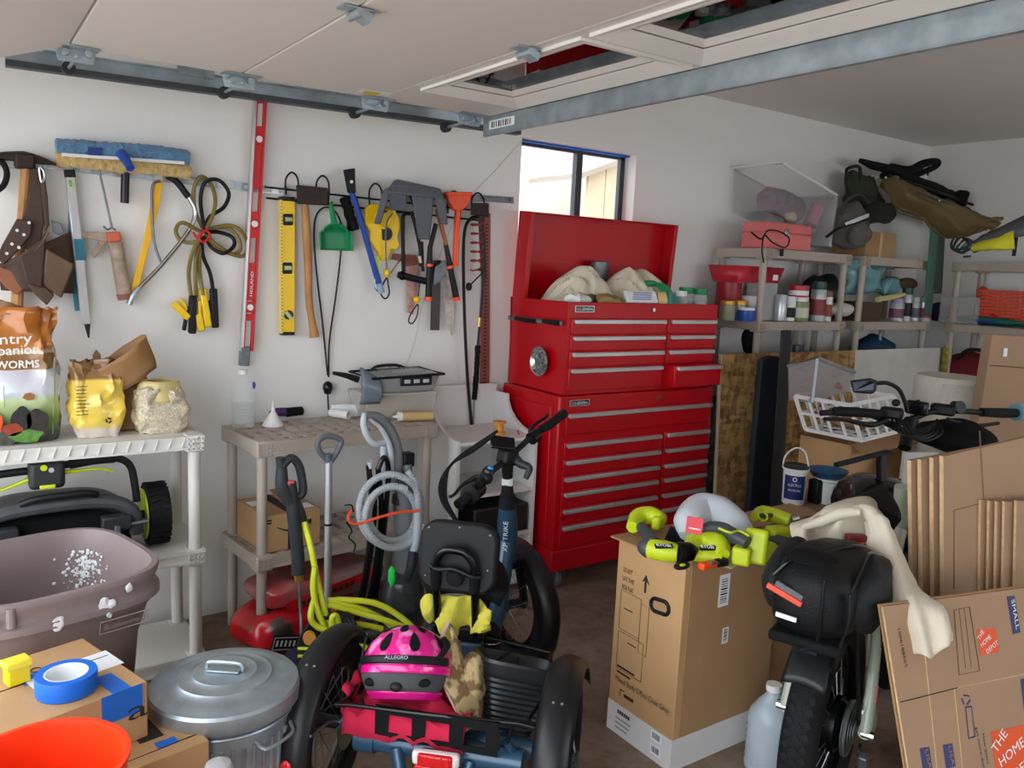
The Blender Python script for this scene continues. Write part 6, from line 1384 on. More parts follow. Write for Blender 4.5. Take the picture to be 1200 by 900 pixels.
tg_ = (sh(.80, .825) - sh(.70, .825)).normalized(); o_ = sh(.75, .825, 1.115) - tg_ * .033; text(hp, 'ALLEGRO', o_, tg_, (0, .25, 1), .010, LGREY, lift=.001, wid=.066)
part(hp, 'strap', MB().tube([sh(.9, .78, 1.09), sh(.955, .62, 1.1), sh(.985, .48, 1.10)], [.010, .013, .010], n=8, flat=.6), BLACK)
# camouflage cap
CAMO = mat('camouflage_cloth', srgb(196, 174, 126), .9, col2=srgb(128, 100, 70), scale=26, bump=.2)
for e_, q_ in zip(MATS['camouflage_cloth'].node_tree.nodes['Color Ramp'].color_ramp.elements, (.47, .55)): e_.position = q_
cp = lthing('camo_cap', 'tan camouflage cap standing between helmet and ribbed bin', 'cap', (.035, -.01, .345))
part(cp, 'brim', MB().grid(lambda u, v: Vector((.0 + .03 * sin(pi * u) + .105 * v - .055, .10 - .02 * v - .14 * u, .235 - .20 * v * .9 - .06 * u + .012 * sin(9 * v + 3 * u))), 14, 20), CAMO, solid=.012)
part(cp, 'crown', MB().ell((.035, .055, .085), (.045, .07, .085), 20, 14).jit(.02, 16), CAMO)
part(cp, 'lining_edge', MB().tube([(-.055, .10, .24), (-.06, .04, .20), (-.035, -.02, .13), (.02, -.05, .05), (.05, -.055, .01)], .007, n=8), sm('pink_beige_lining', (206, 180, 158), .8))
# yellow cloth on the seat uprights
yc_ = lthing('yellow_cloth', 'yellow microfibre cloth draped around the seat uprights', 'cloth', (sx, .345, .44))
YC = sm('yellow_microfibre', (226, 216, 84), .95, var=.08, bump=.4, bscale=160)
def ycf(u, v):
    x = -.105 + .225 * u; top = .135 - .035 * abs(2 * u - 1) ** 2; bot = .035 - .075 * max(0, 1 - abs(u - .5) * 3.2)
    z = top + (bot - top) * v
    y = -.015 + .030 * sin(u * 11 + 1.5 * v) * (.5 + v * .7) + .012 * noise.noise(Vector((u * 8, v * 6, 4))) - .02 * v
    return Vector((x, y, z))
part(yc_, 'cloth', MB().grid(ycf, 40, 22), YC, solid=.005)
part(yc_, 'rolled_end', MB().ell((-.10, -.005, .075), (.032, .035, .055), 16, 12).jit(.012, 30), YC)

# ================================================================ tall carton with power tools
TBZ = .735
tb = thing('tall_carton', 'tall brown office chair carton with white base band, tools on top', 'box', (2.18, 1.92, 0))
X0, X1, Y0, Y1 = 1.945, 2.43, 1.765, 2.09
part(tb, 'body', MB().box(X0, X1, Y0, Y1, 0, TBZ), CARD, bevel=.004)
NAVY0 = sm('grey_print', (150, 148, 148), .7)
BAND = sm('white_printed_band', (214, 212, 212), .7, var=.04)
part(tb, 'base_band', MB().box(X0 - .0015, X1 + .001, Y0 - .0015, Y1, .0, .115), BAND)
part(tb, 'shaded_front', MB().box(X0 + .03, X1 - .0, Y0 - .0022, Y0 + .0, .117, TBZ - .004), CARDD)  # shade of the front side put into a darker card colour
part(tb, 'top_flap', MB().hexa([(X0 - .02, Y0 + .02, TBZ + .001), (X0 + .24, Y0 + .004, TBZ + .001), (X0 + .24, Y1 + .005, TBZ + .001), (X0 - .03, Y1 + .012, TBZ - .004), (X0 - .02, Y0 + .02, TBZ + .006), (X0 + .24, Y0 + .004, TBZ + .006), (X0 + .24, Y1 + .005, TBZ + .006), (X0 - .03, Y1 + .012, TBZ + .002)]), CARDD)
part(tb, 'top_flap', MB().box(X0 + .245, X1 - .002, Y0 + .004, Y1, TBZ + .001, TBZ + .006), CARDD)
part(tb, 'torn_corner', MB().ell((X0 + .018, Y0 + .006, TBZ - .01), (.02, .008, .025), 8, 6).jit(.008, 60), CARDE)
def LF(y, z): return (X0 - .0005, y, z)     # left face: reading direction is -y
ly, uz = (0, -1, 0), (0, 0, 1)
for i, s in enumerate(('DO NOT', 'LAY THIS', 'BOX FLAT')): text(tb, s, LF(2.055, .615 - i * .032), ly, uz, .018, PRINT, wid=.058 if i else .046)
part(tb, 'print_arrow', MB().prism([(X0 - .002, 1.945, .575), (X0 - .002, 1.937, .575), (X0 - .002, 1.937, .618), (X0 - .002, 1.923, .61), (X0 - .002, 1.941, .64), (X0 - .002, 1.959, .61), (X0 - .002, 1.945, .618)], (.002, 0, 0)), PRINT)
hs_ = [(1.875 + x, .565 + y) for x, y in rr(.085, .05, .024)]
hm = Matrix.Translation((X0, 1.865, .555)) @ Matrix.Rotation(radians(-8), 4, 'X')
part(tb, 'hand_hole', MB().tube([hm @ Vector((-.002, x, y)) for x, y in rr(.085, .045, .022)], .007, n=8, k=1, closed=True), BLACK, label='black rimmed hand hole')
part(tb, 'hand_hole_flap', MB().prism([hm @ Vector((-.001, x, y)) for x, y in rr(.08, .04, .02)], (.001, 0, 0)), CARDD)
def rectline(y0, y1, z0, z1): part(tb, 'print_frame', MB().tube([(X0 - .001, y0, z0), (X0 - .001, y1, z0), (X0 - .001, y1, z1), (X0 - .001, y0, z1)], .0010, n=5, k=1, closed=True), PRINT)
rectline(2.06, 1.955, .545, .40); rectline(1.955, 1.915, .53, .35); rectline(2.06, 1.93, .39, .25)
for (y, z) in ((2.04, .48), (2.01, .36)): quad(tb, 'print_line', LF(y, z), ly, uz, .045, .004, PRINT)
for i in range(2): quad(tb, 'print_line', LF(2.055, .255 - i * .022), ly, uz, .09 - .02 * i, .007, PRINT)
text(tb, 'Mixed Body Office Chair Grey', LF(2.058, .20), ly, uz, .022, PRINT, wid=.27)
part(tb, 'print_bracket', MB().bar(LF(2.03, .175), LF(2.03, .150), .001, .003).bar(LF(2.03, .175), LF(2.01, .175), .001, .003), PRINT); quad(tb, 'print_line', LF(2.01, .155), ly, uz, .05, .012, PRINT)
for i in range(6): quad(tb, 'print_line', (X0 - .002, 2.035 - i * .011, .082), ly, uz, .008, .014, PRINT)
for i in range(3): quad(tb, 'print_line', (X0 - .002, 2.045, .06 - i * .018), ly, uz, .08 - i * .008, .006, NAVY0)
def barcode(root, org, ux, uy, w, h, n=11):
    q = quad(root, 'barcode_label', org, ux, uy, w, h, PAPER, lift=.002)
    ux = Vector(ux).normalized(); uy = Vector(uy).normalized(); o = Vector(org) + ux.cross(uy) * .0015
    x = w * .12
    while x < w * .86:
        b = w * random.choice((.02, .03, .05)); quad(root, 'barcode_bar', o + ux * x + uy * h * .2, ux, uy, b, h * .62, PRINT, q); x += b + w * random.choice((.025, .04, .05))
for z in (.075, .025): barcode(tb, (X0 - .002, 1.86, z), ly, uz, .05, .036)
def FFc(x, z): return (x, Y0 - .0025, z)
barcode(tb, FFc(2.112, .565), (0, 0, 1), (-1, 0, 0), .115, -.05) if False else barcode(tb, FFc(2.165, .555), (0, 0, 1), (-1, 0, 0), .115, .052)
barcode(tb, FFc(2.18, .415), (0, 0, 1), (-1, 0, 0), .058, .030)
# second carton behind the bag
tb2 = carton('side_carton', 'brown carton standing behind the black bike bag', (2.455, 1.79, 0), (.50, 0, 0), (0, .33, 0), .72, CARDD)
part(tb2, 'lid_seam', MB().box(2.455, 2.955, 1.95, 1.955, .720, .7215), PRINT)

# ---------------------------------------------------------------- lime power tools
LIM = sm('tool_lime', (196, 214, 30), .42, var=.04); TG = sm('tool_grey', (66, 70, 74), .5, var=.06)
TZ = TBZ + .007
def q_(px, py, h): return PZ(px, py, TZ + h)
d1 = thing('cordless_drill', 'lime and grey cordless drill with black chuck, left on the tall carton', 'drill', q_(775, 645, 0))
part(d1, 'battery_foot', MB().tube([q_(741, 618, .035), q_(748, 606, .05), q_(762, 604, .055), q_(776, 610, .05)], [.022, .032, .034, .026], n=14), LIM)
part(d1, 'foot_cap', MB().boxc(q_(771, 612, .045), (.06, .035, .05), (0, 0, .4)), LIM, bevel=.012)
part(d1, 'grip', MB().tube([q_(752, 618, .045), q_(760, 628, .045), q_(768, 638, .045)], [.020, .021, .024], n=14), TG)
part(d1, 'motor_body', MB().tube([q_(754, 642, .035), q_(762, 643, .036), q_(780, 646, .036), q_(794, 648, .036)], [.022, .033, .035, .030], n=18), LIM)
part(d1, 'rear_cap', MB().tube([q_(751, 640, .035), q_(758, 642, .036), q_(766, 643, .036)], [.02, .032, .0345], n=16), TG)
part(d1, 'chuck', MB().tube([q_(792, 648, .036), q_(800, 647, .036), q_(808, 646, .036), q_(814, 645, .036)], [.033, .034, .030, .018], n=18), BLACK)
for i in range(6): part(d1, 'chuck_rib', MB().torus(q_(797 + i * 2.2, 648 - i * .3, .036), q_(812, 645, .036) - q_(794, 648, .036), .033 - i * .0008, .002, 20, 5), BLACKG)
o = q_(770, 640, .072); text(d1, 'RYOBI', o, q_(786, 641, .072) - q_(770, 640, .072), (-.2, .5, .85), .010, PAPER, wid=.045)
part(d1, 'name_plate', MB().boxc(q_(778, 640, .066), (.06, .018, .006), (.5, 0, -.45)), BLACK, bevel=.002)
d2 = thing('cordless_sander', 'lime bulb-bodied cordless tool with grey handle and upright lime foot', 'power tool', q_(840, 650, 0))
part(d2, 'body', MB().tube([q_(806, 645, .04), q_(814, 636, .045), q_(828, 634, .05), q_(842, 640, .05), q_(848, 650, .04)], [.016, .034, .042, .04, .02], n=18), LIM)
part(d2, 'skirt', MB().tube([q_(810, 652, .02), q_(828, 652, .022), q_(847, 656, .022)], [.016, .026, .018], n=14), LIM)
part(d2, 'handle', MB().tube([q_(818, 622, .085), q_(832, 618, .10), q_(848, 620, .10), q_(862, 628, .095), q_(876, 636, .085)], [.012, .020, .022, .022, .022], n=14), TG)
part(d2, 'handle_stripe', MB().tube([q_(842, 619, .122), q_(856, 624, .118), q_(866, 622, .118), q_(878, 628, .11)], .004, n=6), LIM)
part(d2, 'battery_foot', MB().boxc(q_(886, 640, .065), (.035, .075, .115), (0, .15, .5)), LIM, bevel=.012)
part(d2, 'foot_pocket', MB().boxc(q_(890, 650, .035), (.02, .05, .035), (0, .15, .5)), BLACK, bevel=.006)
part(d2, 'battery_pack', MB().boxc(q_(870, 650, .035), (.07, .06, .06), (0, 0, .5)), LIM, bevel=.010)
part(d2, 'side_wheel', MB().cyl(q_(898, 648, .04), q_(904, 650, .04), .04, n=20), LIM)
for k in range(5): part(d2, 'bristle_fin', MB().boxc(q_(790 + k * 4.5, 628 + k * .5, .03), (.004, .05, .05), (.3, .2, .6)), BLACKM)
o = q_(822, 642, .078); text(d2, 'RYOBI', o, q_(836, 643, .078) - o, (-.1, .4, .9), .010, PAPER, wid=.04)
part(d2, 'name_plate', MB().boxc(q_(829.5, 642, .0715), (.052, .012, .016), (.25, 0, -.45)), BLACK, bevel=.003)
d3 = thing('cordless_stapler', 'lime cordless tool lying farthest back on the cartons beside the cloth', 'power tool', q_(905, 620, 0))
part(d3, 'head', MB().tube([q_(884, 606, .06), q_(893, 601, .06), q_(910, 605, .06), q_(926, 610, .055)], [.016, .028, .028, .024], n=14), LIM)
part(d3, 'side_window', MB().boxc(q_(898, 604, .085), (.05, .012, .018), (.6, 0, -.4)), TG, bevel=.005)
part(d3, 'grip_loop', MB().torus(q_(894, 605, .088), (-.3, -.7, .6), .017, .004, 20, 6), LIM)
part(d3, 'battery', MB().boxc(q_(911, 625, .04), (.08, .06, .05), (0, 0, -.3)), LIM, bevel=.012)
part(d3, 'grip', MB().tube([q_(898, 632, .02), q_(912, 634, .025), q_(924, 637, .025)], [.018, .022, .02], n=12), TG)
part(d3, 'base', MB().boxc(q_(916, 645, .014), (.07, .05, .026), (0, 0, -.3)), LIM, bevel=.008)
part(d3, 'nose', MB().cyl(q_(926, 609, .055), q_(934, 607, .055), .012, n=12), CHROME)
jt = thing('milk_jug', 'translucent plastic jug with a red label lying behind the tools', 'jug', q_(838, 625, 0))
JUG = sm('jug_plastic', (224, 232, 240), .3, alpha=.8, var=.03)
part(jt, 'jug', MB().tube([q_(802, 628, .05), q_(808, 614, .075), q_(822, 602, .085), q_(842, 606, .082), q_(864, 620, .06), q_(884, 634, .03)], [.018, .058, .074, .075, .06, .02], n=22), JUG)
part(jt, 'label', MB().boxc(q_(814, 616, .115), (.055, .004, .055), (-.35, .1, -.75)), sm('coral_label', (232, 84, 92), .5), bevel=.002)
for i in range(4): part(jt, 'label_print', MB().boxc(q_(814, 612.5 + i * 2.4, .1185 - i * .004), (.036, .003, .004), (-.35, .1, -.75)), PAPER)
kn = thing('utility_knife', 'orange and black utility knife at the front edge of the tall carton', 'knife', q_(836, 662, 0))
part(kn, 'handle', MB().bar(q_(838, 660, .018), q_(852, 658, .018), .028, .026), BLACK, bevel=.008)
part(kn, 'orange_body', MB().bar(q_(821, 664, .018), q_(838, 660, .018), .026, .022), ORANGE, bevel=.005)
part(kn, 'slider', MB().bar(q_(833, 660, .03), q_(838, 659, .03), .012, .008), STEELD)
tm = thing('tape_clip', 'small black and yellow clip at the carton corner', 'clip', q_(799, 664, 0))
part(tm, 'body', MB().ell(q_(799, 663, .012), (.034, .018, .012), 16, 8), BLACK)
part(tm, 'window', MB().ell(q_(800, 662, .022), (.012, .008, .004), 12, 6), LIME)
solo('sanding_sheet', 'pale yellow paper sheet under the lime tools', 'paper', MB().boxc(q_(856, 655, .0015), (.17, .08, .002), (0, 0, .3)), sm('pale_yellow_paper', (222, 212, 160), .8))

# ================================================================ electric bike on the right
EO = Vector((2.17, 1.36, 0)); ET = radians(-70)
eb = thing('electric_bike', 'black fat-tyred electric bike with sage frame, seen from behind', 'bicycle', EO, ET, world=False)
def el(px, py, depth):
    p = PD(px, py, depth) - EO; return Vector((p.x * cos(ET) + p.y * sin(ET), -p.x * sin(ET) + p.y * cos(ET), p.z))
SAGE = sm('sage_frame', (176, 184, 166), .35, var=.04, coat=.3)
ER = .335
for yy in (0, 1.12):
    w_ = bike_wheel(eb, (0, yy, ER), (1, 0, 0), ER, .052, rim=.045, n=24)
    x_, y_, z_ = Vector((0, 1, 0)), Vector((0, 0, 1)), Vector((1, 0, 0)); c_ = Vector((0, yy, ER))
    tread = MB()
    for i in range(64):
        a = 2 * pi * i / 64; rad = x_ * cos(a) + y_ * sin(a); tan = -x_ * sin(a) + y_ * cos(a)
        for k in (-1, 0, 1):
            p = c_ + rad * (ER - .004 * abs(k)) + z_ * (.024 * k) + tan * (.008 if k == 0 else 0)
            tread.bar(p - tan * .008 - z_ * .005, p + tan * .008 + z_ * .005, .016, .003, up=rad)
    part(eb, 'tread', tread, RUBBER, w_, kind='stuff')
part(eb, 'hub_motor', MB().lathe([(.0, -.06), (.06, -.06), (.085, -.045), (.09, 0), (.085, .045), (.06, .06), (0, .06)], 32, (0, 0, ER), (1, 0, 0)), BLACKG)
cs_ = MB()
for i, r_ in enumerate((.085, .076, .067, .058, .049, .040)):
    cs_.lathe([(.02, .066 + i * .005), (r_, .066 + i * .005), (r_, .068 + i * .005), (.02, .068 + i * .005), (.02, .066 + i * .005)], 30, (0, 0, ER), (1, 0, 0))
part(eb, 'cassette', cs_, STEELD, kind='stuff')
part(eb, 'chain', MB().torus((.075, 0, ER), (1, 0, 0), .080, .006, 48, 6), STEELD)
part(eb, 'brake_disc', MB().lathe([(.05, -.001), (.09, -.001), (.09, .001), (.05, .001), (.05, -.001)], 32, (-.07, 0, ER), (1, 0, 0)), CHROME)
for s in (-1, 1):
    part(eb, 'seat_stay', MB().tube([(.118 * s, -.0, ER), (.115 * s, .05, .46), (.10 * s, .12, .60), (.07 * s, .22, .74), (.03 * s, .33, .80)], [.020, .017, .016, .016, .016], n=12), SAGE)
    part(eb, 'chain_stay', MB().tube([(.118 * s, -.0, ER), (.108 * s, .12, .315), (.07 * s, .30, .30), (.04 * s, .45, .31)], [.020, .022, .022, .022], n=12), SAGE)
    part(eb, 'dropout', MB().cyl((.11 * s, 0, ER), (.145 * s, 0, ER), .015, n=10), CHROME)
part(eb, 'stay_decal', MB().tube([(.132, .032, .425), (.130, .052, .47)], .006, n=6, raw=True), sm('crimson_decal', (170, 30, 60), .4))
part(eb, 'stay_decal', MB().tube([(.116, .10, .57), (.108, .13, .63)], .006, n=6, raw=True), BLACK)
part(eb, 'derailleur', MB().boxc((.125, -.01, .235), (.03, .03, .09), (.3, 0, 0)), STEELD, bevel=.006)
for z in (.275, .205): part(eb, 'jockey_wheel', MB().lathe([(.006, -.004), (.022, -.004), (.022, .004), (.006, .004), (.006, -.004)], 16, (.11, .0, z), (1, 0, 0)), BLACK)
part(eb, 'seat_tube', MB().tube([(0, .46, .31), (0, .40, .55), (0, .35, .80)], .022, n=14), SAGE)
part(eb, 'down_tube', MB().tube([(0, .46, .32), (0, .70, .40), (0, .92, .72)], [.032, .036, .034], n=16), SAGE)
part(eb, 'head_tube', MB().tube([(0, .96, .66), (0, .90, .90)], .028, n=14, raw=True), SAGE)
part(eb, 'seat_post', MB().cyl((0, .35, .80), (0, .325, .92), .016, n=12), BLACK)
part(eb, 'saddle', MB().grid(lambda u, v: Vector(((u - .5) * (.21 - .15 * v ** 1.3), .22 + .27 * v, .925 + .028 * (1 - (2 * u - 1) ** 2))), 16, 14), BLACKM, solid=.045)
for s in (-1, 1): part(eb, 'fork_leg', MB().tube([(.07 * s, .96, .66), (.075 * s, 1.12, ER)], [.022, .020], n=12, raw=True), BLACK)
part(eb, 'fork_crown', MB().boxc((0, .965, .68), (.19, .05, .05)), BLACK, bevel=.012)
part(eb, 'rear_fender', fender((0, 0, ER), (1, 0, 0), ER + .028, .118, radians(-40), radians(40)), FEND, solid=.004)
part(eb, 'mud_flap', MB().grid(lambda u, v: Vector(((u - .5) * (.10 + .02 * v), -.185 - .115 * v, ER + .325 - .03 * v - .07 * v ** 2 + .012 * (1 - (2 * u - 1) ** 2))), 10, 10), FEND, solid=.008)
part(eb, 'front_fender', fender((0, 1.12, ER), (1, 0, 0), ER + .028, .118, radians(-80), radians(30)), FEND, solid=.004)
part(eb, 'rack', MB().tube([(-.07, -.30, .700), (.07, -.30, .700), (.07, .20, .710), (-.07, .20, .710)], .008, n=8, k=2, closed=True), BLACK)
for s in (-1, 1): part(eb, 'rack_stay', MB().tube([(.10 * s, .0, ER + .02), (.085 * s, -.03, .55), (.07 * s, -.05, .700)], .006, n=8), BLACK)
part(eb, 'tail_lamp', MB().boxc((0, -.31, .685), (.07, .02, .03)), BLACK, bevel=.005)
part(eb, 'frame_rivet', MB().cyl((.115, -.06, .43), (.12, -.06, .43), .007, n=8), WHITEP)
# handlebar, steered
DB = 3.85
bar = [(962, 484), (985, 483), (1010, 484), (1030, 490), (1045, 498), (1070, 490), (1095, 482), (1130, 482), (1165, 484), (1200, 482)]
bd = [3.35, 3.38, 3.42, 3.46, 3.5, 3.54, 3.58, 3.64, 3.72, 3.8]
part(eb, 'handlebar', MB().tube([el(p[0], p[1], d) for p, d in zip(bar, bd)], .0125, n=12), BLACK)
part(eb, 'grip', MB().tube([el(978, 482, 3.36), el(1000, 483, 3.40), el(1032, 485, 3.44)], [.019, .021, .018], n=14), RUBBER)
part(eb, 'grip', MB().tube([el(1150, 483, 3.68), el(1175, 484, 3.74), el(1192, 484, 3.78)], [.020, .023, .020], n=14), RUBBER)
part(eb, 'bar_end_light', MB().cyl(el(1190, 483, 3.78), el(1202, 483, 3.80), .04, n=18), sm('sky_blue_cap', (120, 170, 190), .3))
part(eb, 'brake_lever', MB().tube([el(1040, 492, 3.44), el(1020, 498, 3.40), el(990, 492, 3.35), el(966, 491, 3.31)], [.012, .012, .009, .008], n=8), BLACK)
part(eb, 'brake_lever', MB().tube([el(1110, 492, 3.58), el(1140, 499, 3.60), el(1170, 496, 3.66)], [.012, .010, .008], n=8), BLACK)
part(eb, 'control_cluster', MB().boxc(el(1045, 484, 3.47), (.09, .05, .05)), BLACK, bevel=.012)
part(eb, 'control_cluster', MB().boxc(el(1105, 480, 3.58), (.10, .05, .05)), BLACK, bevel=.012)
part(eb, 'display', MB().boxc(el(1075, 478, 3.52), (.09, .03, .06), (0, 0, -.3)), BLACKG, bevel=.008)
part(eb, 'stem', MB().tube([el(1068, 492, 3.54), el(1064, 506, 3.52), el(1060, 525, 3.48)], [.03, .026, .026], n=14), BLACK)
part(eb, 'bell', MB().ell(el(1050, 472, 3.48), (.018, .018, .016), 14, 10), BLACK)
part(eb, 'mount_post', MB().tube([el(1073, 482, 3.52), el(1075, 474, 3.52), el(1074, 469, 3.52)], [.008, .008, .014], n=10), BLACK)
part(eb, 'knob', MB().ell(el(1118, 474, 3.6), (.016, .016, .016), 12, 8), BLACK)
part(eb, 'lamp', MB().cyl(el(1118, 478, 3.62), el(1126, 477, 3.58), .028, n=16), BLACKG)
part(eb, 'riser', MB().tube([el(1040, 495, 3.48), el(1052, 503, 3.52), el(1072, 506, 3.54), el(1098, 498, 3.58)], .012, n=10), BLACK)
part(eb, 'front_bag', MB().ell(el(1120, 512, 3.62), (.17, .11, .075), 22, 14).jit(.015, 12), BLACKM)
for k in range(4): part(eb, 'cable', MB().tube([el(1045 + 5 * k, 492, 3.48), el(1058 + 7 * k, 510 + k * 2, 3.42), el(1085 + 6 * k, 508, 3.44), el(1098, 495 - k, 3.55)], .006, n=6), BLACK)
mr_ = part(eb, 'mirror', MB().prism([el(996, 446, 3.4), el(1020, 443, 3.42), el(1028, 446, 3.42), el(1027, 458, 3.42), el(1022, 462, 3.42), el(1000, 460, 3.4)], el(1010, 452, 3.45) - el(1010, 452, 3.41)), BLACK, bevel=.006)
part(eb, 'mirror_glass', MB().prism([el(999, 448, 3.395), el(1019, 446, 3.413), el(1024, 449, 3.413), el(1023, 457, 3.413), el(1001, 458, 3.395)], el(1010, 452, 3.412) - el(1010, 452, 3.41)), sm('mirror_glass', (44, 46, 52), .15, metal=1.), mr_)
part(eb, 'mirror_stalk', MB().tube([el(1027, 449, 3.43), el(1040, 449, 3.44), el(1053, 456, 3.46), el(1060, 470, 3.47), el(1063, 482, 3.48)], .009, n=10), BLACK)
# --- bike bag on the rack
bb_ = thing('bike_bag', 'bulging black bike bag with orange reflector strip on the rear rack', 'bag', EO + Vector((-.155, -.058, .705)), ET, world=False)
def bagf(u, v):
    a = 2 * pi * u; th = pi * v; s = sin(th) ** .55; c_, s_ = cos(a), sin(a)
    x = abs(c_) ** .65 * (1 if c_ > 0 else -1) * s; y = abs(s_) ** .65 * (1 if s_ > 0 else -1) * s; z = abs(cos(th)) ** .75 * (1 if cos(th) > 0 else -1)
    p = Vector((x * .125, y * .20 + .0, .115 + z * .115)); p.x *= 1 - .12 * (z + 1) / 2
    return p + noise.noise_vector(p * 9) * .014
NYL = sm('black_nylon', (16, 17, 19), .55, var=.25, bump=.25, bscale=180, spec=.25)
part(bb_, 'body', MB().grid(bagf, 48, 24, cu=True), NYL)
for s in (-1, 1):
    part(bb_, 'side_pocket', MB().ell((.112 * s, .03, .115), (.055, .165, .10), 22, 14).jit(.012, 16), sm('dark_grey_nylon', (28, 30, 33), .6, var=.15, bump=.2, spec=.25))
part(bb_, 'zip', MB().tube([(-.10, -.17, .17), (-.06, -.14, .215), (.0, -.06, .228), (.06, .06, .228), (.09, .15, .19)], .007, n=8), BLACKG)
part(bb_, 'zip', MB().tube([(.08, -.16, .10), (.10, -.12, .18), (.10, .0, .225), (.10, .12, .20)], .006, n=8), BLACKG)
part(bb_, 'top_dip', MB().ell((-.02, -.09, .215), (.075, .07, .018), 18, 8), BLACKM)
part(bb_, 'reflector', MB().boxc((-.055, -.205, .135), (.10, .012, .016), (0, .35, .1)), sm('orange_red_strip', (224, 84, 60), .3), bevel=.003, label='orange red reflector strip')
part(bb_, 'grey_backing', MB().boxc((-.045, -.198, .145), (.08, .01, .02), (0, .35, .1)), GREY, bevel=.003)
part(bb_, 'white_patch', MB().boxc((-.045, -.205, .075), (.055, .006, .012), (0, .05, 0)), PAPER)
part(bb_, 'strap', MB().tube([(.04, -.20, .20), (.045, -.215, .12), (.04, -.20, .03)], .010, n=8, flat=.4), BLACK)
part(bb_, 'strap', MB().tube([(.10, -.17, .17), (.105, -.18, .10), (.09, -.17, .02)], .010, n=8, flat=.4), BLACK)
part(bb_, 'base_tray', MB().boxc((0, -.06, .005), (.19, .26, .03)), BLACKM, bevel=.010)
text(bb_, 'III', (.176, -.02, .085), (0, 1, 0), (0, 0, 1), .02, GREY, lift=.004)
# --- jacket thrown over saddle
jk = thing('beige_jacket', 'beige jacket thrown over the bike saddle, one sleeve hanging down the cardboard', 'jacket', PD(1000, 640, 2.6))
BEI = sm('beige_twill', (214, 204, 184), .9, var=.06, bump=.25, bscale=150)
def sheet(rows, amp=.012, seed=0, folds=0., ff=14.):
    """rows: list of lists of (px, py, depth) across, lofted smoothly down."""
    R_ = [crom([PD(*p) for p in r], 10) for r in rows]; m = min(len(r) for r in R_)
    Cc = [crom([r[int(i * (len(r) - 1) / (m - 1))] for r in R_], 8) for i in range(m)]; h = len(Cc[0])
    def fn(u, v):
        a = Cc[min(int(u * (m - 1) + .5), m - 1)]; p = a[min(int(v * (h - 1) + .5), h - 1)]
        q = p * 14 + Vector((seed, 0, 0)); return p - c_fwd * (folds * (sin(u * ff + v * 2.5 + 2.2 * noise.noise(p * 5)) - .3)) + noise.noise_vector(q) * amp + noise.noise_vector(q * 2.3) * amp * .4
    return MB().grid(fn, m, h)
part(jk, 'back', sheet([[(948, 612, 2.75), (965, 600, 2.70), (985, 590, 2.66), (1010, 582, 2.62), (1030, 590, 2.62), (1042, 606, 2.66)],
                        [(932, 612, 2.66), (952, 606, 2.58), (975, 597, 2.54), (1000, 592, 2.50), (1026, 602, 2.52), (1043, 622, 2.56)],
                        [(925, 618, 2.60), (945, 622, 2.52), (965, 622, 2.55), (985, 612, 2.46), (1022, 622, 2.48), (1046, 646, 2.52)],
                        [(930, 636, 2.57), (950, 644, 2.52), (968, 648, 2.56), (990, 630, 2.47), (1018, 642, 2.48), (1048, 662, 2.48)],
                        [(938, 643, 2.56), (955, 650, 2.53), (975, 654, 2.55), (998, 655, 2.52), (1015, 664, 2.47), (1046, 690, 2.44)]], .006, 3, .016, 13), BEI, solid=.006)
part(jk, 'sleeve', sheet([[(1012, 612, 2.47), (1022, 604, 2.43), (1034, 604, 2.42), (1046, 616, 2.46), (1050, 630, 2.5)],
                          [(1016, 650, 2.44), (1028, 640, 2.39), (1044, 640, 2.37), (1058, 652, 2.41), (1062, 668, 2.46)],
                          [(1028, 686, 2.37), (1042, 676, 2.30), (1060, 676, 2.27), (1076, 688, 2.30), (1082, 700, 2.36)],
                          [(1040, 716, 2.27), (1054, 708, 2.20), (1074, 702, 2.16), (1096, 706, 2.18), (1108, 716, 2.22)],
                          [(1056, 742, 2.19), (1070, 736, 2.145), (1086, 728, 2.13), (1104, 726, 2.14), (1116, 738, 2.17)],
                          [(1066, 772, 2.165), (1080, 766, 2.135), (1096, 772, 2.125), (1108, 756, 2.13), (1118, 752, 2.155)]], .006, 9, .012, 15), BEI, solid=.006)
part(jk, 'fold_roll', MB().tube([PD(1000, 597, 2.48), PD(1018, 600, 2.45), PD(1030, 622, 2.43), PD(1034, 660, 2.40), PD(1048, 700, 2.30), PD(1072, 735, 2.14)], [.012, .022, .024, .022, .018, .008], n=12), BEI)
part(jk, 'fold_roll', MB().tube([PD(940, 618, 2.53), PD(960, 612, 2.50), PD(985, 602, 2.46), PD(1008, 600, 2.44)], [.008, .016, .018, .012], n=12), BEI)
rl = thing('red_tail_lamp', 'red glowing-look rear lamp half covered by the beige jacket', 'lamp', PD(1003, 636, 2.44))
part(rl, 'lens', MB().boxc(PD(1003, 640, 2.44), (.05, .02, .028), (0, 0, -.5)), MATS['red_reflector'], bevel=.006)
part(rl, 'holder', MB().boxc(PD(1003, 630, 2.45), (.06, .03, .02), (0, 0, -.5)), sm('dark_red_holder', (110, 16, 22), .4), bevel=.005)
# --- clear water jug behind the wheel
c = PZ(899, 888, .04)
wj = thing('clear_jug', 'clear plastic water jug on the floor behind the fat tyre', 'jug', (c.x, c.y, 0))
part(wj, 'bottle', MB().lathe([(.05, .0), (.075, .006), (.078, .02)] + [(.078 - .003 * (i % 2), .03 + i * .012) for i in range(12)] + [(.078, .18), (.07, .215), (.045, .25), (.024, .275), (.022, .295)], 28, (c.x, c.y, 0)), sm('blue_clear_jug', (208, 224, 236), .12, alpha=.6))
part(wj, 'cap', MB().cyl((c.x, c.y, .29), (c.x, c.y, .312), .026, n=18), WHITEP)

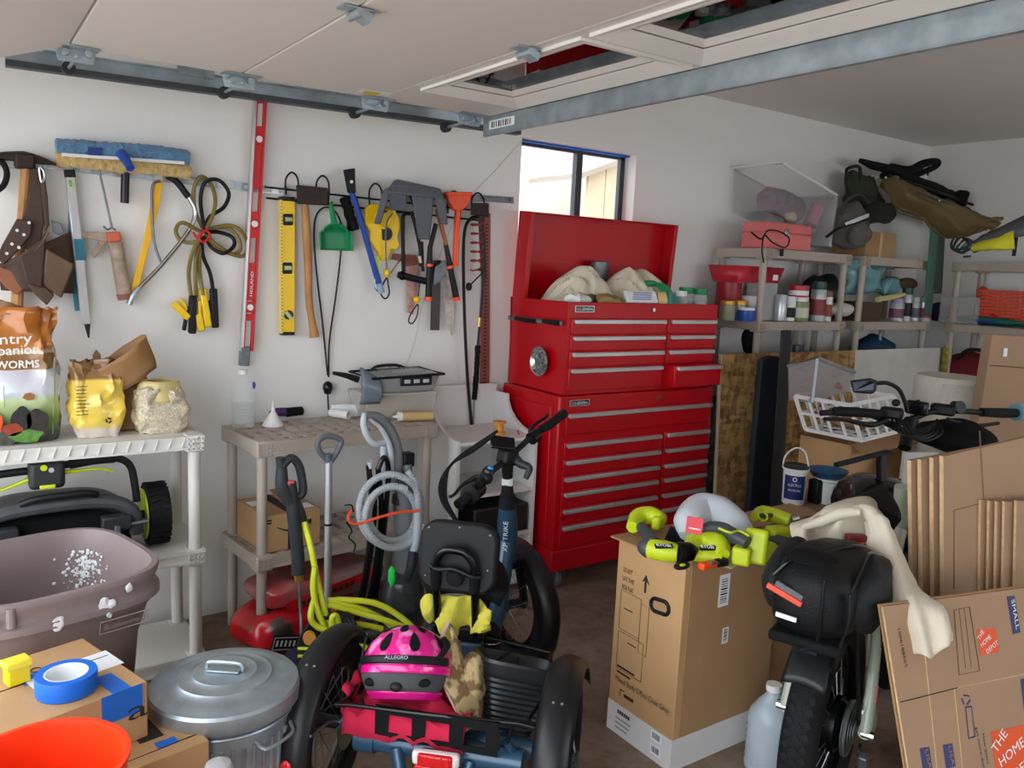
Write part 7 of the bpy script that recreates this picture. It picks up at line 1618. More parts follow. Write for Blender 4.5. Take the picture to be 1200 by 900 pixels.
# ================================================================ flattened cardboard on the right
def board(root, name, pl, n, pts, th, M, parent=None):
    """A slab whose outline is given on the plane (pl, n)."""
    P_ = [PP(x, y, pl, n) for x, y in pts]; n = Vector(n).normalized()
    if (CAM_LOC - P_[0]).dot(n) < 0: n = -n
    return part(root, name, MB().prism(P_, -n * th), M, parent)
KRAFT = sm('kraft_board', (164, 132, 104), .8, var=.05, scale=4, bump=.04, bscale=140)
CREASE = sm('board_crease', (126, 96, 70), .85)
def stack(name, label, z, edges, right, n, bottom, sp=.024):
    a = PZ(edges[0][0], edges[0][1], z); t = thing(name, label, 'cardboard', (a.x + .3, a.y, 0))
    for k, (x, y) in enumerate(edges):
        p = a + Vector(n) * (sp * k)
        xs = x + 0
        P0 = PP(x, y, p, n); P1 = PP(1290, right[k], p, n)
        B1_ = PP(1290, 1290, p, n); u = (P1 - P0).normalized(); dn = (Vector((0, 0, -1)) + u * .16).normalized()
        sh_ = part(t, 'flattened_box', MB().prism([P0, P0 + u * .78, P0 + u * .78 + dn * (P0.z / -dn.z + .0), P0 + dn * (P0.z / -dn.z)], -Vector(n) * sp * .6), KRAFT)
        part(t, 'corrugated_edge', MB().prism([P0 - u * .001, P0 - u * .001 + dn * (P0.z / -dn.z), P0 - u * .001 + dn * (P0.z / -dn.z) - Vector(n) * sp * .59, P0 - u * .001 - Vector(n) * sp * .59], -u * .001), CARDE, sh_)
    return t, p
nb = Vector((-.25, -.97, .0)).normalized()
st1, p1_ = stack('wardrobe_box_stack', 'flattened brown boxes leaning upright in front of the bike handlebar', 1.15, [(1068, 540), (1080, 539), (1094, 537), (1106, 535)], [498, 497, 495, 492], nb, 0)
for (a, b) in (((1118, 598), (1150, 590)), ((1118, 598), (1118, 690)), ((1148, 505), (1153, 590))):
    part(st1, 'crease', MB().tube([PP(*a, p1_ + nb * .001, nb), PP(*b, p1_ + nb * .001, nb)], .0016, n=4, raw=True), CREASE)
st2, p2_ = stack('small_box_stack', 'shorter flattened boxes standing on edge at the right border', 1.04, [(1150, 586), (1160, 587), (1169, 588), (1178, 588), (1192, 587)], [586, 586, 586, 586, 585], Vector((-.22, -.97, 0)).normalized(), 0, .014)
# front moving box
TL = PZ(1035, 711, .84); TR = PZ(1215, 687, .84); u_ = (TR - TL).normalized(); hn = Vector((u_.y, -u_.x, 0)).normalized()
if (CAM_LOC - TL).dot(hn) < 0: hn = -hn
fn3 = (hn + Vector((0, 0, .16))).normalized()
mv = thing('moving_box', 'flattened moving box with orange logo squares, bottom right', 'cardboard', (TL.x + .35, TL.y - .05, 0))
def M_(px, py, lift=0.): return PP(px, py, TL + fn3 * lift, fn3)
bl = M_(1066, 905); dn = (bl - TL).normalized(); k_ = (TL.z - .01) / -dn.z; wv = u_ * .62
part(mv, 'front_panel', MB().prism([TL, TL + wv, TL + wv + dn * k_, TL + dn * k_], -fn3 * .006), KRAFT)
part(mv, 'back_panel', MB().prism([TL - fn3 * .009 - u_ * .006 + Vector((0, 0, .004)), TL - fn3 * .009 + wv + Vector((0, 0, .004)), TL - fn3 * .009 + wv + dn * k_, TL - fn3 * .009 + dn * k_ - u_ * .006], -fn3 * .006), CARDD)
part(mv, 'corrugated_edge', MB().prism([TL - u_ * .0005, TL + dn * k_ - u_ * .0005, TL + dn * k_ - fn3 * .006 - u_ * .0005, TL - fn3 * .006 - u_ * .0005], -u_ * .001), CARDE)
part(mv, 'flap_slot', MB().tube([M_(1055, 823, .001), M_(1122, 806, .001)], .0016, n=4, raw=True), PRINT)
for (a, b) in (((1122, 806), (1200, 790)), ((1078, 712), (1098, 900)), ((1118, 806), (1128, 900))): part(mv, 'crease', MB().tube([M_(*a, .0005), M_(*b, .0005)], .0014, n=4, raw=True), CARDE)
NAVY = sm('navy_print', (58, 64, 104), .7); HDO = sm('logo_orange', (230, 88, 40), .6)
def patch(name, pts, M, parent=None, lift=.0012): return part(mv, name, MB().prism([M_(x, y, lift) for x, y in pts], -fn3 * .0008), M, parent)
def ptext(s, a, b, up, h, M, parent=None, lift=.0026):
    A_ = M_(*a, 0); B_ = M_(*b, 0); U_ = M_(*up, 0) - A_; ux_ = (B_ - A_); 
    U_ = U_ - ux_ * (U_.dot(ux_) / ux_.length_squared)
    if ux_.cross(U_).dot(fn3) < 0: U_ = -U_
    return text(mv, s, A_, ux_, U_, h, M, parent, wid=ux_.length, lift=lift)
q = patch('size_block', [(1180, 699), (1189, 698), (1196, 741), (1187, 743)], NAVY)
ptext('SMALL', (1184, 703), (1190, 738), (1190, 702), .013, PAPER, q)
def hd(c4, s):
    q = patch('logo_square', c4, HDO)
    def bl_(u, v):
        a = Vector(c4[0]).lerp(Vector(c4[1]), u); b = Vector(c4[3]).lerp(Vector(c4[2]), u); w_ = a.lerp(b, v); return (w_.x, w_.y)
    for i, (t_, v0, u0, u1) in enumerate((('THE', .92, .04, .34), ('HOME', .93, .10, .66), ('DEPOT', .98, .34, .98))):
        a = bl_(u0, .30 + .28 * i + .12); b = bl_(u1, .02 + .28 * i + .08); up = bl_(u0, .05 + .28 * i)
        ptext(t_, a, b, up, (M_(*c4[0]) - M_(*c4[3])).length * .20, PAPER, q)
hd([(1145, 738), (1167, 736), (1171, 764), (1149, 768)], 1)
hd([(1161, 858), (1215, 846), (1226, 905), (1170, 918)], 2)
part(mv, 'form_frame', MB().tube([M_(1118, 715, .001), M_(1136, 711, .001), M_(1148, 786, .001), M_(1124, 791, .001)], .0009, n=4, k=1, closed=True), PRINT)
for f in (.33, .66): part(mv, 'form_line', MB().tube([M_(1118 + 18 * f, 714 - 3 * f, .001), M_(1125 + 20 * f, 784 - 3 * f, .001)], .0006, n=4, raw=True), PRINT)
ptext('1006188665', (1051, 737), (1060, 782), (1056, 736), .009, PRINT)
ptext('How doers', (1150, 860), (1156, 895), (1155, 859), .009, PRINT); ptext('get more done', (1142, 852), (1152, 905), (1147, 851), .009, PRINT)
for (x, y) in ((1083, 878), (1110, 874)):
    q = patch('flag_block', [(x - 5, y - 1), (x + 6, y - 3), (x + 10, y + 24), (x - 1, y + 27)], NAVY)
    ptext('USA', (x, y + 1), (x + 5, y + 23), (x + 5, y), .010, KRAFT, q)
q = patch('recycling_panel', [(1131, 828), (1139, 827), (1143, 864), (1135, 866)], NAVY); patch('panel_core', [(1132.5, 830), (1138, 829), (1141.5, 862), (1136, 864)], KRAFT, q, .002)
for i in range(3):
    a = i * 2.09; part(mv, 'recycling_arrow', MB().tube([M_(1132 + 5 * cos(a), 820 + 6 * sin(a), .0015), M_(1132 + 5 * cos(a + 1.3), 820 + 6 * sin(a + 1.3), .0015)], .0022, n=5, raw=True), NAVY)
patch('side_block', [(1196, 796), (1206, 794), (1210, 830), (1200, 832)], NAVY)

# ================================================================ white cubby beside the tool cabinet
WHB = sm('white_melamine', (222, 220, 218), .5, var=.03)
cu = thing('white_cubby', 'white open cubby shelf with a curved side, squeezed beside the red cabinet', 'shelf unit', (2.2, 3.5, 0))
cx0, cx1, cy0, cy1 = 1.98, 2.46, 3.30, 3.70
def side(x, th):
    pts = [(x, cy0, 0), (x, cy1, 0), (x, cy1, 1.0)] + [(x, cy1 - .12 - .28 * (1 - cos(a)), 1.0 - .17 * sin(a)) for a in [pi / 2 * i / 6 for i in range(7)]]
    return MB().prism(pts, (th, 0, 0))
part(cu, 'side_panel', side(cx1 - .018, .018), WHB); part(cu, 'side_panel', side(cx0, .018), WHB)
for z in (.06, .32, .55, .82): part(cu, 'shelf_board', MB().box(cx0 + .018, cx1 - .018, cy0 + .005, cy1, z - .018, z), WHB, bevel=.002)
part(cu, 'back_panel', MB().box(cx0, cx1, cy1, cy1 + .006, 0, 1.04), WHB)
solo('black_case', 'black flat case lying in the lower compartment of the white cubby', 'case', MB().box(2.10, 2.43, 3.31, 3.62, .322, .47), sm('case_black', (34, 28, 30), .4), bevel=.01)
solo('orange_spool', 'small orange spool standing on top of the white cubby', 'spool', MB().lathe([(.0, 0), (.035, 0), (.035, .01), (.022, .016), (.022, .05), (.035, .056), (.035, .066), (0, .066)], 18, (2.30, 3.42, .822)), sm('spool_orange', (214, 140, 40), .5))
solo('red_pen', 'thin red pen lying on the cubby top by the cabinet', 'pen', MB().cyl((2.38, 3.36, .827), (2.43, 3.44, .827), .004, n=8), REDP)

# ================================================================ right hand shelving
LV = [.10, .50, .95, 1.41, 1.86]
r1 = resin_rack('taupe_rack', 'taupe resin rack next to the red cabinet, pink box on top', (4.12, 3.30), 0, .90, .40, LV, 1.86, TAUPE, r=.023)
r2 = resin_rack('taupe_rack', 'taupe resin rack in the middle of the far shelving', (5.17, 3.30), 0, .93, .40, LV, 1.86, TAUPE, r=.023)
r3 = resin_rack('taupe_rack', 'taupe resin rack turned along the far right wall', (6.155, 3.22), radians(-90), .90, .42, LV, 1.86, TAUPE, r=.023)
T5 = 1.863; T4 = 1.413; T3 = .953
def S(px, py, y=3.42): return PY(px, py, y)
# --- pink tool box
a = S(846, 262, 3.36); b = S(940, 268, 3.36)
pk = thing('pink_toolbox', 'salmon pink metal toolbox with a latch on the left rack', 'toolbox', ((a.x + b.x) / 2, 3.45, T5))
PKM = sm('salmon_enamel', (222, 118, 116), .45, var=.06)
xa, xb = 4.16, 4.60
part(pk, 'body', MB().box(xa, xb, 3.33, 3.53, T5, T5 + .10), PKM, bevel=.006)
part(pk, 'lid', MB().hexa([(xa - .004, 3.325, T5 + .10), (xb + .004, 3.325, T5 + .10), (xb + .004, 3.535, T5 + .10), (xa - .004, 3.535, T5 + .10), (xa, 3.34, T5 + .165), (xb, 3.34, T5 + .165), (xb, 3.52, T5 + .165), (xa, 3.52, T5 + .165)]), PKM, bevel=.010)
part(pk, 'latch', MB().boxc(((xa + xb) / 2 - .05, 3.318, T5 + .105), (.035, .012, .05)), CHROME, bevel=.003)
part(pk, 'staple', MB().torus(((xa + xb) / 2 - .05, 3.312, T5 + .09), (0, 1, 0), .012, .003, 14, 6), CHROME)
co = thing('charger_cord', 'black charger cord tangled over the front edge of the left rack', 'cord', (4.4, 3.29, T5))
part(co, 'cord', MB().tube([S(880, 272, 3.29), S(892, 280, 3.27), S(900, 270, 3.27), S(915, 272, 3.27), S(925, 280, 3.27), S(920, 290, 3.27), S(905, 284, 3.27), S(896, 276, 3.27), S(893, 292, 3.27), S(895, 308, 3.28)], .005, n=6), BLACK)
part(co, 'plug', MB().boxc(S(916, 296, 3.27), (.02, .02, .045)), BLACK, bevel=.004)
# --- clear tote, tipped
def clear_tote(name, label, pts, lidpts, M, cat='tote'):
    t = thing(name, label, cat, sum((Vector(p) for p in pts), Vector()) / 8); return t
ct = thing('clear_tote', 'large clear storage tote tipped open behind the pink toolbox', 'tote', (4.6, 3.55, T5 + .02))
TOTE = sm('tote_clear', (216, 220, 222), .2, alpha=.15, var=.03)
q = [S(868, 245, 3.70), S(942, 250, 3.70), S(950, 272, 3.42), S(880, 245, 3.40), S(875, 188, 3.70), S(950, 187, 3.70), S(984, 222, 3.42), S(872, 200, 3.45)]
L0, L1 = 4.18, 4.80
def tp_(x, y, z): return Matrix.Translation((4.50, 3.53, T5 + .175)) @ Matrix.Rotation(radians(14), 4, 'Y') @ Vector((x, y, z))
bx = [tp_(-.25, -.15, -.0), tp_(.20, -.15, -.0), tp_(.20, .17, -.0), tp_(-.25, .17, -.0), tp_(-.31, -.18, .28), tp_(.27, -.18, .28), tp_(.27, .2, .28), tp_(-.31, .2, .28)]
part(ct, 'tub', MB().add(bx, [(3, 2, 1, 0), (0, 1, 5, 4), (1, 2, 6, 5), (2, 3, 7, 6), (3, 0, 4, 7)]), TOTE, solid=.006)
part(ct, 'rim', MB().tube([tp_(-.32, -.19, .28), tp_(.28, -.19, .28), tp_(.28, .21, .28), tp_(-.32, .21, .28)], .010, n=8, k=1, closed=True), WHITEP)
part(ct, 'lid', MB().hexa([tp_(.275, -.19, .27), tp_(.30, -.19, .27), tp_(.30, .2, .27), tp_(.275, .2, .27), tp_(.33, -.19, -.05), tp_(.36, -.19, -.05), tp_(.36, .2, -.05), tp_(.33, .2, -.05)]), sm('tote_lid', (196, 198, 200), .3, alpha=.6), bevel=.005)
sb_ = thing('sleeping_bag', 'dark floral rolled bag inside the clear tote', 'bag', tp_(-.05, 0, .1))
part(sb_, 'roll', MB().tube([tp_(-.20, -.03, .10), tp_(-.08, -.03, .115), tp_(.10, -.03, .13)], [.075, .085, .08], n=20).jit(.012, 14), mat('floral_fabric', srgb(54, 44, 62), .8, col2=srgb(128, 74, 96), scale=30))
part(sb_, 'end', MB().ell(tp_(.115, -.03, .13), (.02, .075, .078), 16, 10), sm('mauve_end', (110, 58, 84), .8))
solo('fabric_pouch', 'peach fabric pouch at the bottom of the clear tote', 'pouch', MB().ell(tp_(-.02, -.11, .035), (.055, .03, .03), 16, 10).jit(.008, 30), sm('peach_fabric', (196, 160, 140), .8))
solo('pink_bottles', 'pink bottle lying in the tilted end of the clear tote', 'bottle', MB().tube([tp_(.20, -.1, .05), tp_(.235, -.1, .20)], [.045, .04], n=14, raw=True), sm('dusty_pink', (190, 120, 140), .5))
# --- grey backpack
bp_ = thing('grey_backpack', 'grey backpack with black strap and white tag on the left rack end', 'backpack', S(1000, 285, 3.38))
BPG = sm('grey_canvas', (104, 100, 96), .9, var=.15, scale=9, bump=.3)
c = S(998, 262, 3.40)
part(bp_, 'body', MB().ell(c + Vector((-.02, 0, -.01)), (.165, .12, .15), 26, 18, Matrix.Rotation(.35, 3, 'Y')).jit(.05, 7), BPG)
part(bp_, 'front_pocket', MB().ell(c + Vector((-.02, -.09, -.07)), (.12, .05, .08), 20, 12).jit(.025, 10), BPG)
part(bp_, 'strap', MB().tube([S(968, 278, 3.30), S(982, 268, 3.26), S(1000, 262, 3.26), S(1020, 256, 3.29)], [.02, .022, .02, .018], n=10, flat=.5), BLACK)
part(bp_, 'white_tag', MB().bar(S(991, 263, 3.24), S(1018, 252, 3.25), .006, .024), PAPER)
part(bp_, 'shoulder_strap', MB().tube([S(985, 252, 3.30), S(992, 236, 3.33), S(1006, 228, 3.36), S(1018, 238, 3.34)], .016, n=8, flat=.5), sm('dark_grey_web', (70, 68, 66), .9))
# --- folded camp cot / pack
OLV = sm('olive_canvas', (104, 88, 52), .9, var=.14, scale=8, bump=.3)
cg = thing('folding_cot', 'olive canvas folding cot with black frame and straps across the racks', 'folding cot', S(1090, 260, 3.40))
def C_(px, py, y): return PY(px, py, y)
part(cg, 'canvas_pack', sheet([[(1036, 213, 5.2), (1050, 208, 5.1), (1060, 216, 5.2)], [(1048, 240, 5.1), (1070, 232, 4.95), (1090, 236, 5.1)], [(1075, 256, 5.1), (1110, 248, 4.95), (1135, 246, 5.1)], [(1102, 276, 5.1), (1135, 266, 4.95), (1165, 256, 5.1)], [(1125, 278, 5.1), (1160, 268, 5.0), (1175, 256, 5.15)]], .014, 5, .03, 16), OLV, solid=.02)
part(cg, 'canvas_roll', MB().tube([C_(1038, 214, 3.50), C_(1065, 230, 3.46), C_(1100, 246, 3.44), C_(1140, 262, 3.42), C_(1168, 268, 3.42)], [.045, .085, .095, .09, .05], n=18, k=10).jit(.02, 10), OLV)
part(cg, 'lower_roll', MB().tube([C_(1050, 236, 3.42), C_(1078, 246, 3.40), C_(1098, 256, 3.40)], [.04, .06, .035], n=14).jit(.015, 12), OLV)
part(cg, 'frame_rail', MB().tube([C_(1038, 209, 3.40), C_(1080, 226, 3.36), C_(1125, 243, 3.34), C_(1150, 256, 3.34)], .010, n=8), sm('cot_rail', (90, 82, 62), .5))
part(cg, 'pole', MB().tube([C_(1040, 205, 3.42), C_(1090, 222, 3.38), C_(1140, 240, 3.36), C_(1165, 248, 3.36), C_(1184, 247, 3.36), C_(1180, 252, 3.36), C_(1163, 258, 3.36)], .010, n=8), BLACK)
part(cg, 'black_panel', MB().tube([C_(1035, 205, 3.55), C_(1060, 212, 3.50), C_(1100, 226, 3.46), C_(1130, 238, 3.44)], [.03, .06, .06, .04], n=14).jit(.012, 14), BLACKM)
part(cg, 'shoulder_strap', MB().tube([C_(1044, 196, 3.52), C_(1065, 200, 3.50), C_(1082, 192, 3.48), C_(1098, 189, 3.48), C_(1097, 195, 3.48), C_(1078, 203, 3.48), C_(1066, 206, 3.5)], [.03, .035, .032, .022, .02, .025, .025], n=12), BLACKM)
part(cg, 'shoulder_strap', MB().tube([C_(1008, 188, 3.52), C_(1024, 194, 3.50), C_(1048, 200, 3.48), C_(1075, 212, 3.46)], [.016, .03, .032, .02], n=12), BLACKM)
part(cg, 'pole', MB().tube([C_(993, 212, 3.46), C_(992, 200, 3.46), C_(997, 196, 3.46), C_(1007, 196, 3.46), C_(1009, 210, 3.46)], .012, n=8), BLACK)
part(cg, 'hanging_strap', MB().tube([C_(1088, 195, 3.47), C_(1087, 206, 3.47)], .008, n=6, raw=True), BLACK)
part(cg, 'strap_bundle', MB().ell(C_(1126, 232, 3.38), (.07, .05, .06), 18, 12).jit(.025, 14), BLACKM)
for (x, y) in ((1022, 206), (1028, 208), (1038, 208), (1052, 208), (1141, 231), (1163, 238), (1101, 235), (1123, 242)): part(cg, 'rivet', MB().ell(C_(x, y, 3.33), (.008, .008, .008), 8, 6), WHITEP)
part(cg, 'orange_tag', MB().ell(C_(1091, 250, 3.31), (.016, .016, .022), 10, 8), sm('amber_tag', (206, 140, 60), .6))
og = thing('green_duffel', 'dark green duffel slumped behind the backpack', 'bag', C_(1005, 222, 3.58))
part(og, 'body', MB().ell(C_(1012, 226, 3.60), (.24, .09, .13), 24, 16, Matrix.Rotation(.25, 3, 'Y')).jit(.05, 7), sm('dark_green_cloth', (46, 50, 38), .9, var=.2, bump=.3))
part(og, 'lower_fold', MB().ell(C_(1030, 250, 3.52), (.16, .08, .08), 20, 12).jit(.04, 8), MATS['dark_green_cloth'])
bxx = carton('small_carton', 'small brown carton on the middle rack under the cot', (5.22, 3.34, T5), (.36, 0, 0), (0, .25, 0), .17, CARDD)
part(bxx, 'tape', MB().box(5.385, 5.415, 3.338, 3.34, T5, T5 + .171), CARDE)
solo('grey_bar', 'grey metal bar sticking out above the small carton', 'bar', MB().tube([C_(1052, 248, 3.30), C_(1085, 257, 3.29), C_(1104, 260, 3.29)], .012, n=10), STEELD)
gs = thing('green_strap', 'faded green webbing strap hanging down the front of the middle rack', 'strap', C_(1088, 300, 3.28))
GWB = sm('faded_green_web', (62, 104, 88), .85, var=.12, bump=.3)
part(gs, 'strap', MB().grid(lambda u, v: C_(1096 - 9 * v + (u - .5) * (11 - 3 * v), 264 + 106 * v, 3.27 + .01 * sin(v * 9)), 5, 20), GWB, solid=.004)
part(gs, 'inner_strap', MB().grid(lambda u, v: C_(1103 - 4 * v + (u - .5) * 9, 272 + 72 * v, 3.285), 4, 12), sm('dark_green_web', (58, 70, 60), .85), solid=.004)
gk = thing('tie_down_tangle', 'tangle of dark green tie-down webbing between middle and right racks', 'strap', PX(1125, 290, 6.18))
for k in range(6): part(gk, 'loop', MB().tube([PX(1115 + k * 2, 285 + (k * 5) % 9, 6.18), PX(1122 + k * 3, 276 + k, 6.19), PX(1135 + k, 284 + k % 3 * 3, 6.17), PX(1130 - k, 296 - k % 2 * 4, 6.16), PX(1117 + k, 292, 6.18)], .010, n=6, flat=.4, closed=True), sm('bottle_green_web', (44, 72, 62), .85))
part(gk, 'buckle', MB().bar(PX(1129, 301, 6.14), PX(1138, 300, 6.14), .01, .014), CHROME)
yj = thing('safety_jacket', 'grey and yellow folded jacket on the right rack', 'jacket', C_(1170, 280, 3.0))
YJ = sm('high_vis_yellow', (206, 200, 40), .7, var=.1); GJ = sm('slate_cloth', (86, 90, 96), .9, var=.15, bump=.3)
part(yj, 'grey_fold', sheet([[(1138, 290, 4.9), (1165, 274, 4.85), (1200, 258, 4.8), (1230, 250, 4.8)], [(1138, 294, 4.8), (1165, 282, 4.7), (1200, 272, 4.6), (1230, 266, 4.6)]], .012, 7), GJ, solid=.05)
part(yj, 'yellow_fold', sheet([[(1140, 288, 4.72), (1160, 282, 4.62), (1186, 272, 4.58)], [(1140, 294, 4.70), (1162, 293, 4.6), (1190, 291, 4.55)]], .010, 8), YJ, solid=.03)
part(yj, 'strap', MB().tube([C_(1192, 270, 2.7), C_(1190, 285, 2.68), C_(1188, 300, 2.68)], .012, n=8), BLACK)
# --- shelf of cans and bottles
def can(px, w, y0, y1, M, cap=None, label='', name='spray_can', yy=3.36, band=None, neck=True, z=T4, cat=None):
    c0 = PY(px, y1, yy); x = c0.x; r = abs(PY(px + w / 2, y1, yy).x - PY(px - w / 2, y1, yy).x) / 2 * .9; h = (y1 - y0) * (PY(px, y0, yy).z - PY(px, y1, yy).z) / (y1 - y0)
    t = thing(name, label, cat or name.split('_')[-1], (x, yy, z))
    part(t, 'body', MB().lathe([(0, 0), (r * .96, 0), (r, .006), (r, h * (.76 if cap else .97)), (r * .93, h * (.79 if cap else 1)), (0, h * (.79 if cap else 1))], 20, (x, yy, z)), M)
    if cap: part(t, 'cap', MB().lathe([(r * .85, h * .76), (r * .9, h * .78), (r * .86, h * .98), (r * .7, h), (0, h)], 20, (x, yy, z)), cap)
    if band: part(t, 'label_band', MB().lathe([(r * 1.01, h * .15), (r * 1.01, h * .55), (r * .9, h * .55), (r * .9, h * .15), (r * 1.01, h * .15)], 20, (x, yy, z)), band)
    return t
DG = sm('dark_green_cap', (10, 72, 60), .4); SILV = sm('silver_can', (196, 200, 204), .3, metal=.5); AMB = sm('gold_lid', (196, 150, 50), .35, metal=.4); GLS = sm('greenish_glass', (170, 172, 150), .2, alpha=.7)
can(852, 14, 343, 366, GLS, AMB, 'glass jar with a gold lid, outer one by the red cabinet', 'jar', 3.40)
can(866, 14, 343, 366, GLS, AMB, 'glass jar with a gold lid, second from the red cabinet', 'jar', 3.41)
can(874, 16, 352, 368, BLUE, WHITEP, 'short blue labelled tub in front of the gold lidded jars', 'tub', 3.345)
can(880, 18, 338, 366, WHITEP, None, 'white plastic bottle behind the blue tub', 'bottle', 3.44, band=sm('faint_label', (200, 196, 190), .5))
can(914, 10, 340, 371, SILV, None, 'plain silver aerosol next to the left rack post', 'spray_can', 3.345)
can(924, 10, 342, 371, WHITEP, None, 'white aerosol with a black lower half', 'spray_can', 3.345, band=BLACK)
can(936, 15, 342, 371, sm('sage_can', (136, 148, 96), .4), WHITEP, 'squat sage green can with a pale top', 'can', 3.345, band=sm('pale_label', (206, 206, 190), .5))
can(936, 16, 327, 341, sm('red_white_can', (180, 40, 50), .4), None, 'short red and white tin stacked on the sage can', 'tin', 3.352, z=T4 + .155, band=WHITEP)
can(957, 12, 325, 372, SILV, DG, 'tall silver aerosol with dark green cap on the left rack', 'spray_can', 3.345, band=sm('maroon_label', (140, 50, 60), .5))
can(967, 9, 336, 372, WHITEP, sm('brown_cap', (120, 84, 60), .5), 'slim white bottle with a brown cap beside the tall aerosol', 'bottle', 3.345, band=sm('rust_label', (150, 70, 50), .5))
can(1050, 10, 344, 371, SILV, sm('lilac_cap', (150, 150, 176), .4), 'leftmost aerosol of the four on the middle rack', 'spray_can', 3.345, band=sm('plum_label', (110, 60, 90), .5))
can(1060.5, 8, 331, 371, SILV, DG, 'tallest aerosol of the four on the middle rack, dark green cap', 'spray_can', 3.345, band=BLACK)
can(1070, 8, 342, 371, SILV, LGREY, 'third aerosol of the four on the middle rack', 'spray_can', 3.345, band=sm('slate_label', (80, 84, 96), .5))
can(1081, 11, 342, 371, SILV, LGREY, 'rightmost aerosol of the four on the middle rack', 'spray_can', 3.345, band=sm('crimson_label', (150, 50, 60), .5))
a = S(890, 368, 3.38); b = S(912, 332, 3.38)
gb = solo('grey_manual_box', 'upright grey box between the jars and aerosols', 'box', MB().box(a.x, b.x, 3.38, 3.50, T4, b.z), sm('pale_grey_card', (170, 170, 168), .6), bevel=.003)
rt_ = thing('red_tray', 'red plastic tray on top of the tubs on the left rack', 'tray', (4.35, 3.5, T4 + .19))
a = S(843, 327, 3.42) + Vector((.14, 0, 0)); b = S(915, 327, 3.42); zt0 = S(880, 331, 3.42).z; zt1 = S(880, 312, 3.42).z
part(rt_, 'tray', MB().add([(a.x + .03, 3.42, zt0), (b.x - .03, 3.42, zt0), (b.x - .03, 3.62, zt0), (a.x + .03, 3.62, zt0), (a.x, 3.40, zt1), (b.x, 3.40, zt1), (b.x, 3.64, zt1), (a.x, 3.64, zt1)], [(3, 2, 1, 0), (0, 1, 5, 4), (1, 2, 6, 5), (2, 3, 7, 6), (3, 0, 4, 7)]), sm('cherry_plastic', (190, 24, 44), .35), solid=.006)
quad(rt_, 'price_sticker', (b.x - .10, 3.405, zt0 + .02), (1, 0, 0), (0, 0, 1), .05, .035, PAPER)
solo('red_tub', 'round dark red tub under the red tray', 'tub', MB().lathe([(0, 0), (.075, 0), (.08, .01), (.08, zt0 - T4 - .004), (0, zt0 - T4 - .004)], 24, (S(857, 340, 3.52).x, 3.54, T4)), sm('wine_red', (160, 20, 40), .4))
solo('patterned_tub', 'white and magenta tub under the red tray next to the post', 'tub', MB().lathe([(0, 0), (.06, 0), (.064, .01), (.064, zt0 - T4 - .004), (0, zt0 - T4 - .004)], 22, (S(884, 340, 3.54).x, 3.55, T4)), mat('magenta_print', srgb(222, 210, 214), .5, col2=srgb(150, 30, 110), scale=22))
def lump(name, label, cat, c, r, M, amp=.02, f=10, rot=0., n=22):
    return solo(name, label, cat, MB().ell(c, r, n, n * 2 // 3, Matrix.Rotation(rot, 3, 'Y')).jit(amp, f), M)
lump('work_gloves', 'white work gloves lying at the end of the left rack shelf', 'gloves', S(985, 362, 3.36) + Vector((0, 0, -.005)), (.10, .05, .045), sm('white_knit', (206, 202, 196), .9, bump=.3), .03, 14)
lump('black_sack', 'black plastic sack bunched behind the aerosols', 'sack', S(965, 340, 3.52) + Vector((0, 0, .0)), (.24, .09, .12), sm('black_film', (18, 18, 20), .35), .05, 9)
TEALB = sm('teal_film', (112, 158, 164), .25, var=.12, alpha=.92)
lump('teal_plastic_bag', 'crumpled pale teal plastic bag hanging between the racks', 'plastic bag', S(1012, 322, 3.40), (.24, .07, .15), TEALB, .07, 9, n=40)
lump('teal_plastic_bag', 'smaller pale teal plastic bag end below the larger one on the middle rack', 'plastic bag', S(1042, 336, 3.38), (.11, .06, .06), TEALB, .045, 12, n=30)
bx5 = carton('brown_crate', 'dark brown small crate at the left of the middle rack', (5.25, 3.36, T4), (.27, 0, 0), (0, .2, 0), .13, sm('dark_crate', (78, 60, 44), .8))
solo('yellow_tube', 'pale yellow tube lying across the brown crate', 'tube', MB().tube([S(1028, 351, 3.33), S(1045, 348, 3.33), S(1060, 345, 3.33)], [.018, .022, .012], n=12), sm('pale_yellow', (206, 196, 130), .5))
solo('tan_tool_end', 'tan cloth bundle behind the four aerosols', 'bundle', MB().ell(S(1060, 332, 3.5), (.13, .06, .04), 18, 10).jit(.02, 12), sm('tan_cloth', (136, 106, 74), .9))
lump('navy_bundle', 'dark navy cloth bundle between middle and right racks', 'bundle', S(1098, 362, 3.45) + Vector((.05, 0, -.02)), (.14, .10, .07), sm('navy_cloth', (28, 32, 56), .9, bump=.2), .03, 9)
cl = solo('clear_case', 'faint clear plastic case standing on the corner shelf', 'case', MB().box(6.16, 6.2, 3.0, 3.28, T4, T4 + .20), sm('case_clear', (200, 200, 196), .2, alpha=.35), bevel=.01)
ob = thing('orange_basket', 'orange red slotted plastic basket on the right rack', 'basket', PX(1175, 340, 6.3))
o0 = PX(1150, 345, 6.26); w0 = (PX(1215, 345, 6.26) - o0).length
OBM = sm('orange_red_plastic', (222, 70, 36), .45)
yA = o0.y; yB = o0.y - .34; zA = T4 + .05; zB = zA + .20
for i in range(9):
    z = zA + i * (zB - zA) / 8; g = .02 * i / 8
    part(ob, 'slat', MB().box(6.24 - g, 6.25 - g, yB - g, yA + g, z - .009, z + .009).box(6.24 - g, 6.50 + g, yA + g - .008, yA + g, z - .009, z + .009).box(6.24 - g, 6.50 + g, yB - g, yB - g + .008, z - .009, z + .009), OBM)
for i in range(10): part(ob, 'upright', MB().bar((6.248, yA - .34 * i / 9, zA), (6.228, yA - .34 * i / 9 + .0, zB + .01), .008, .010), OBM)
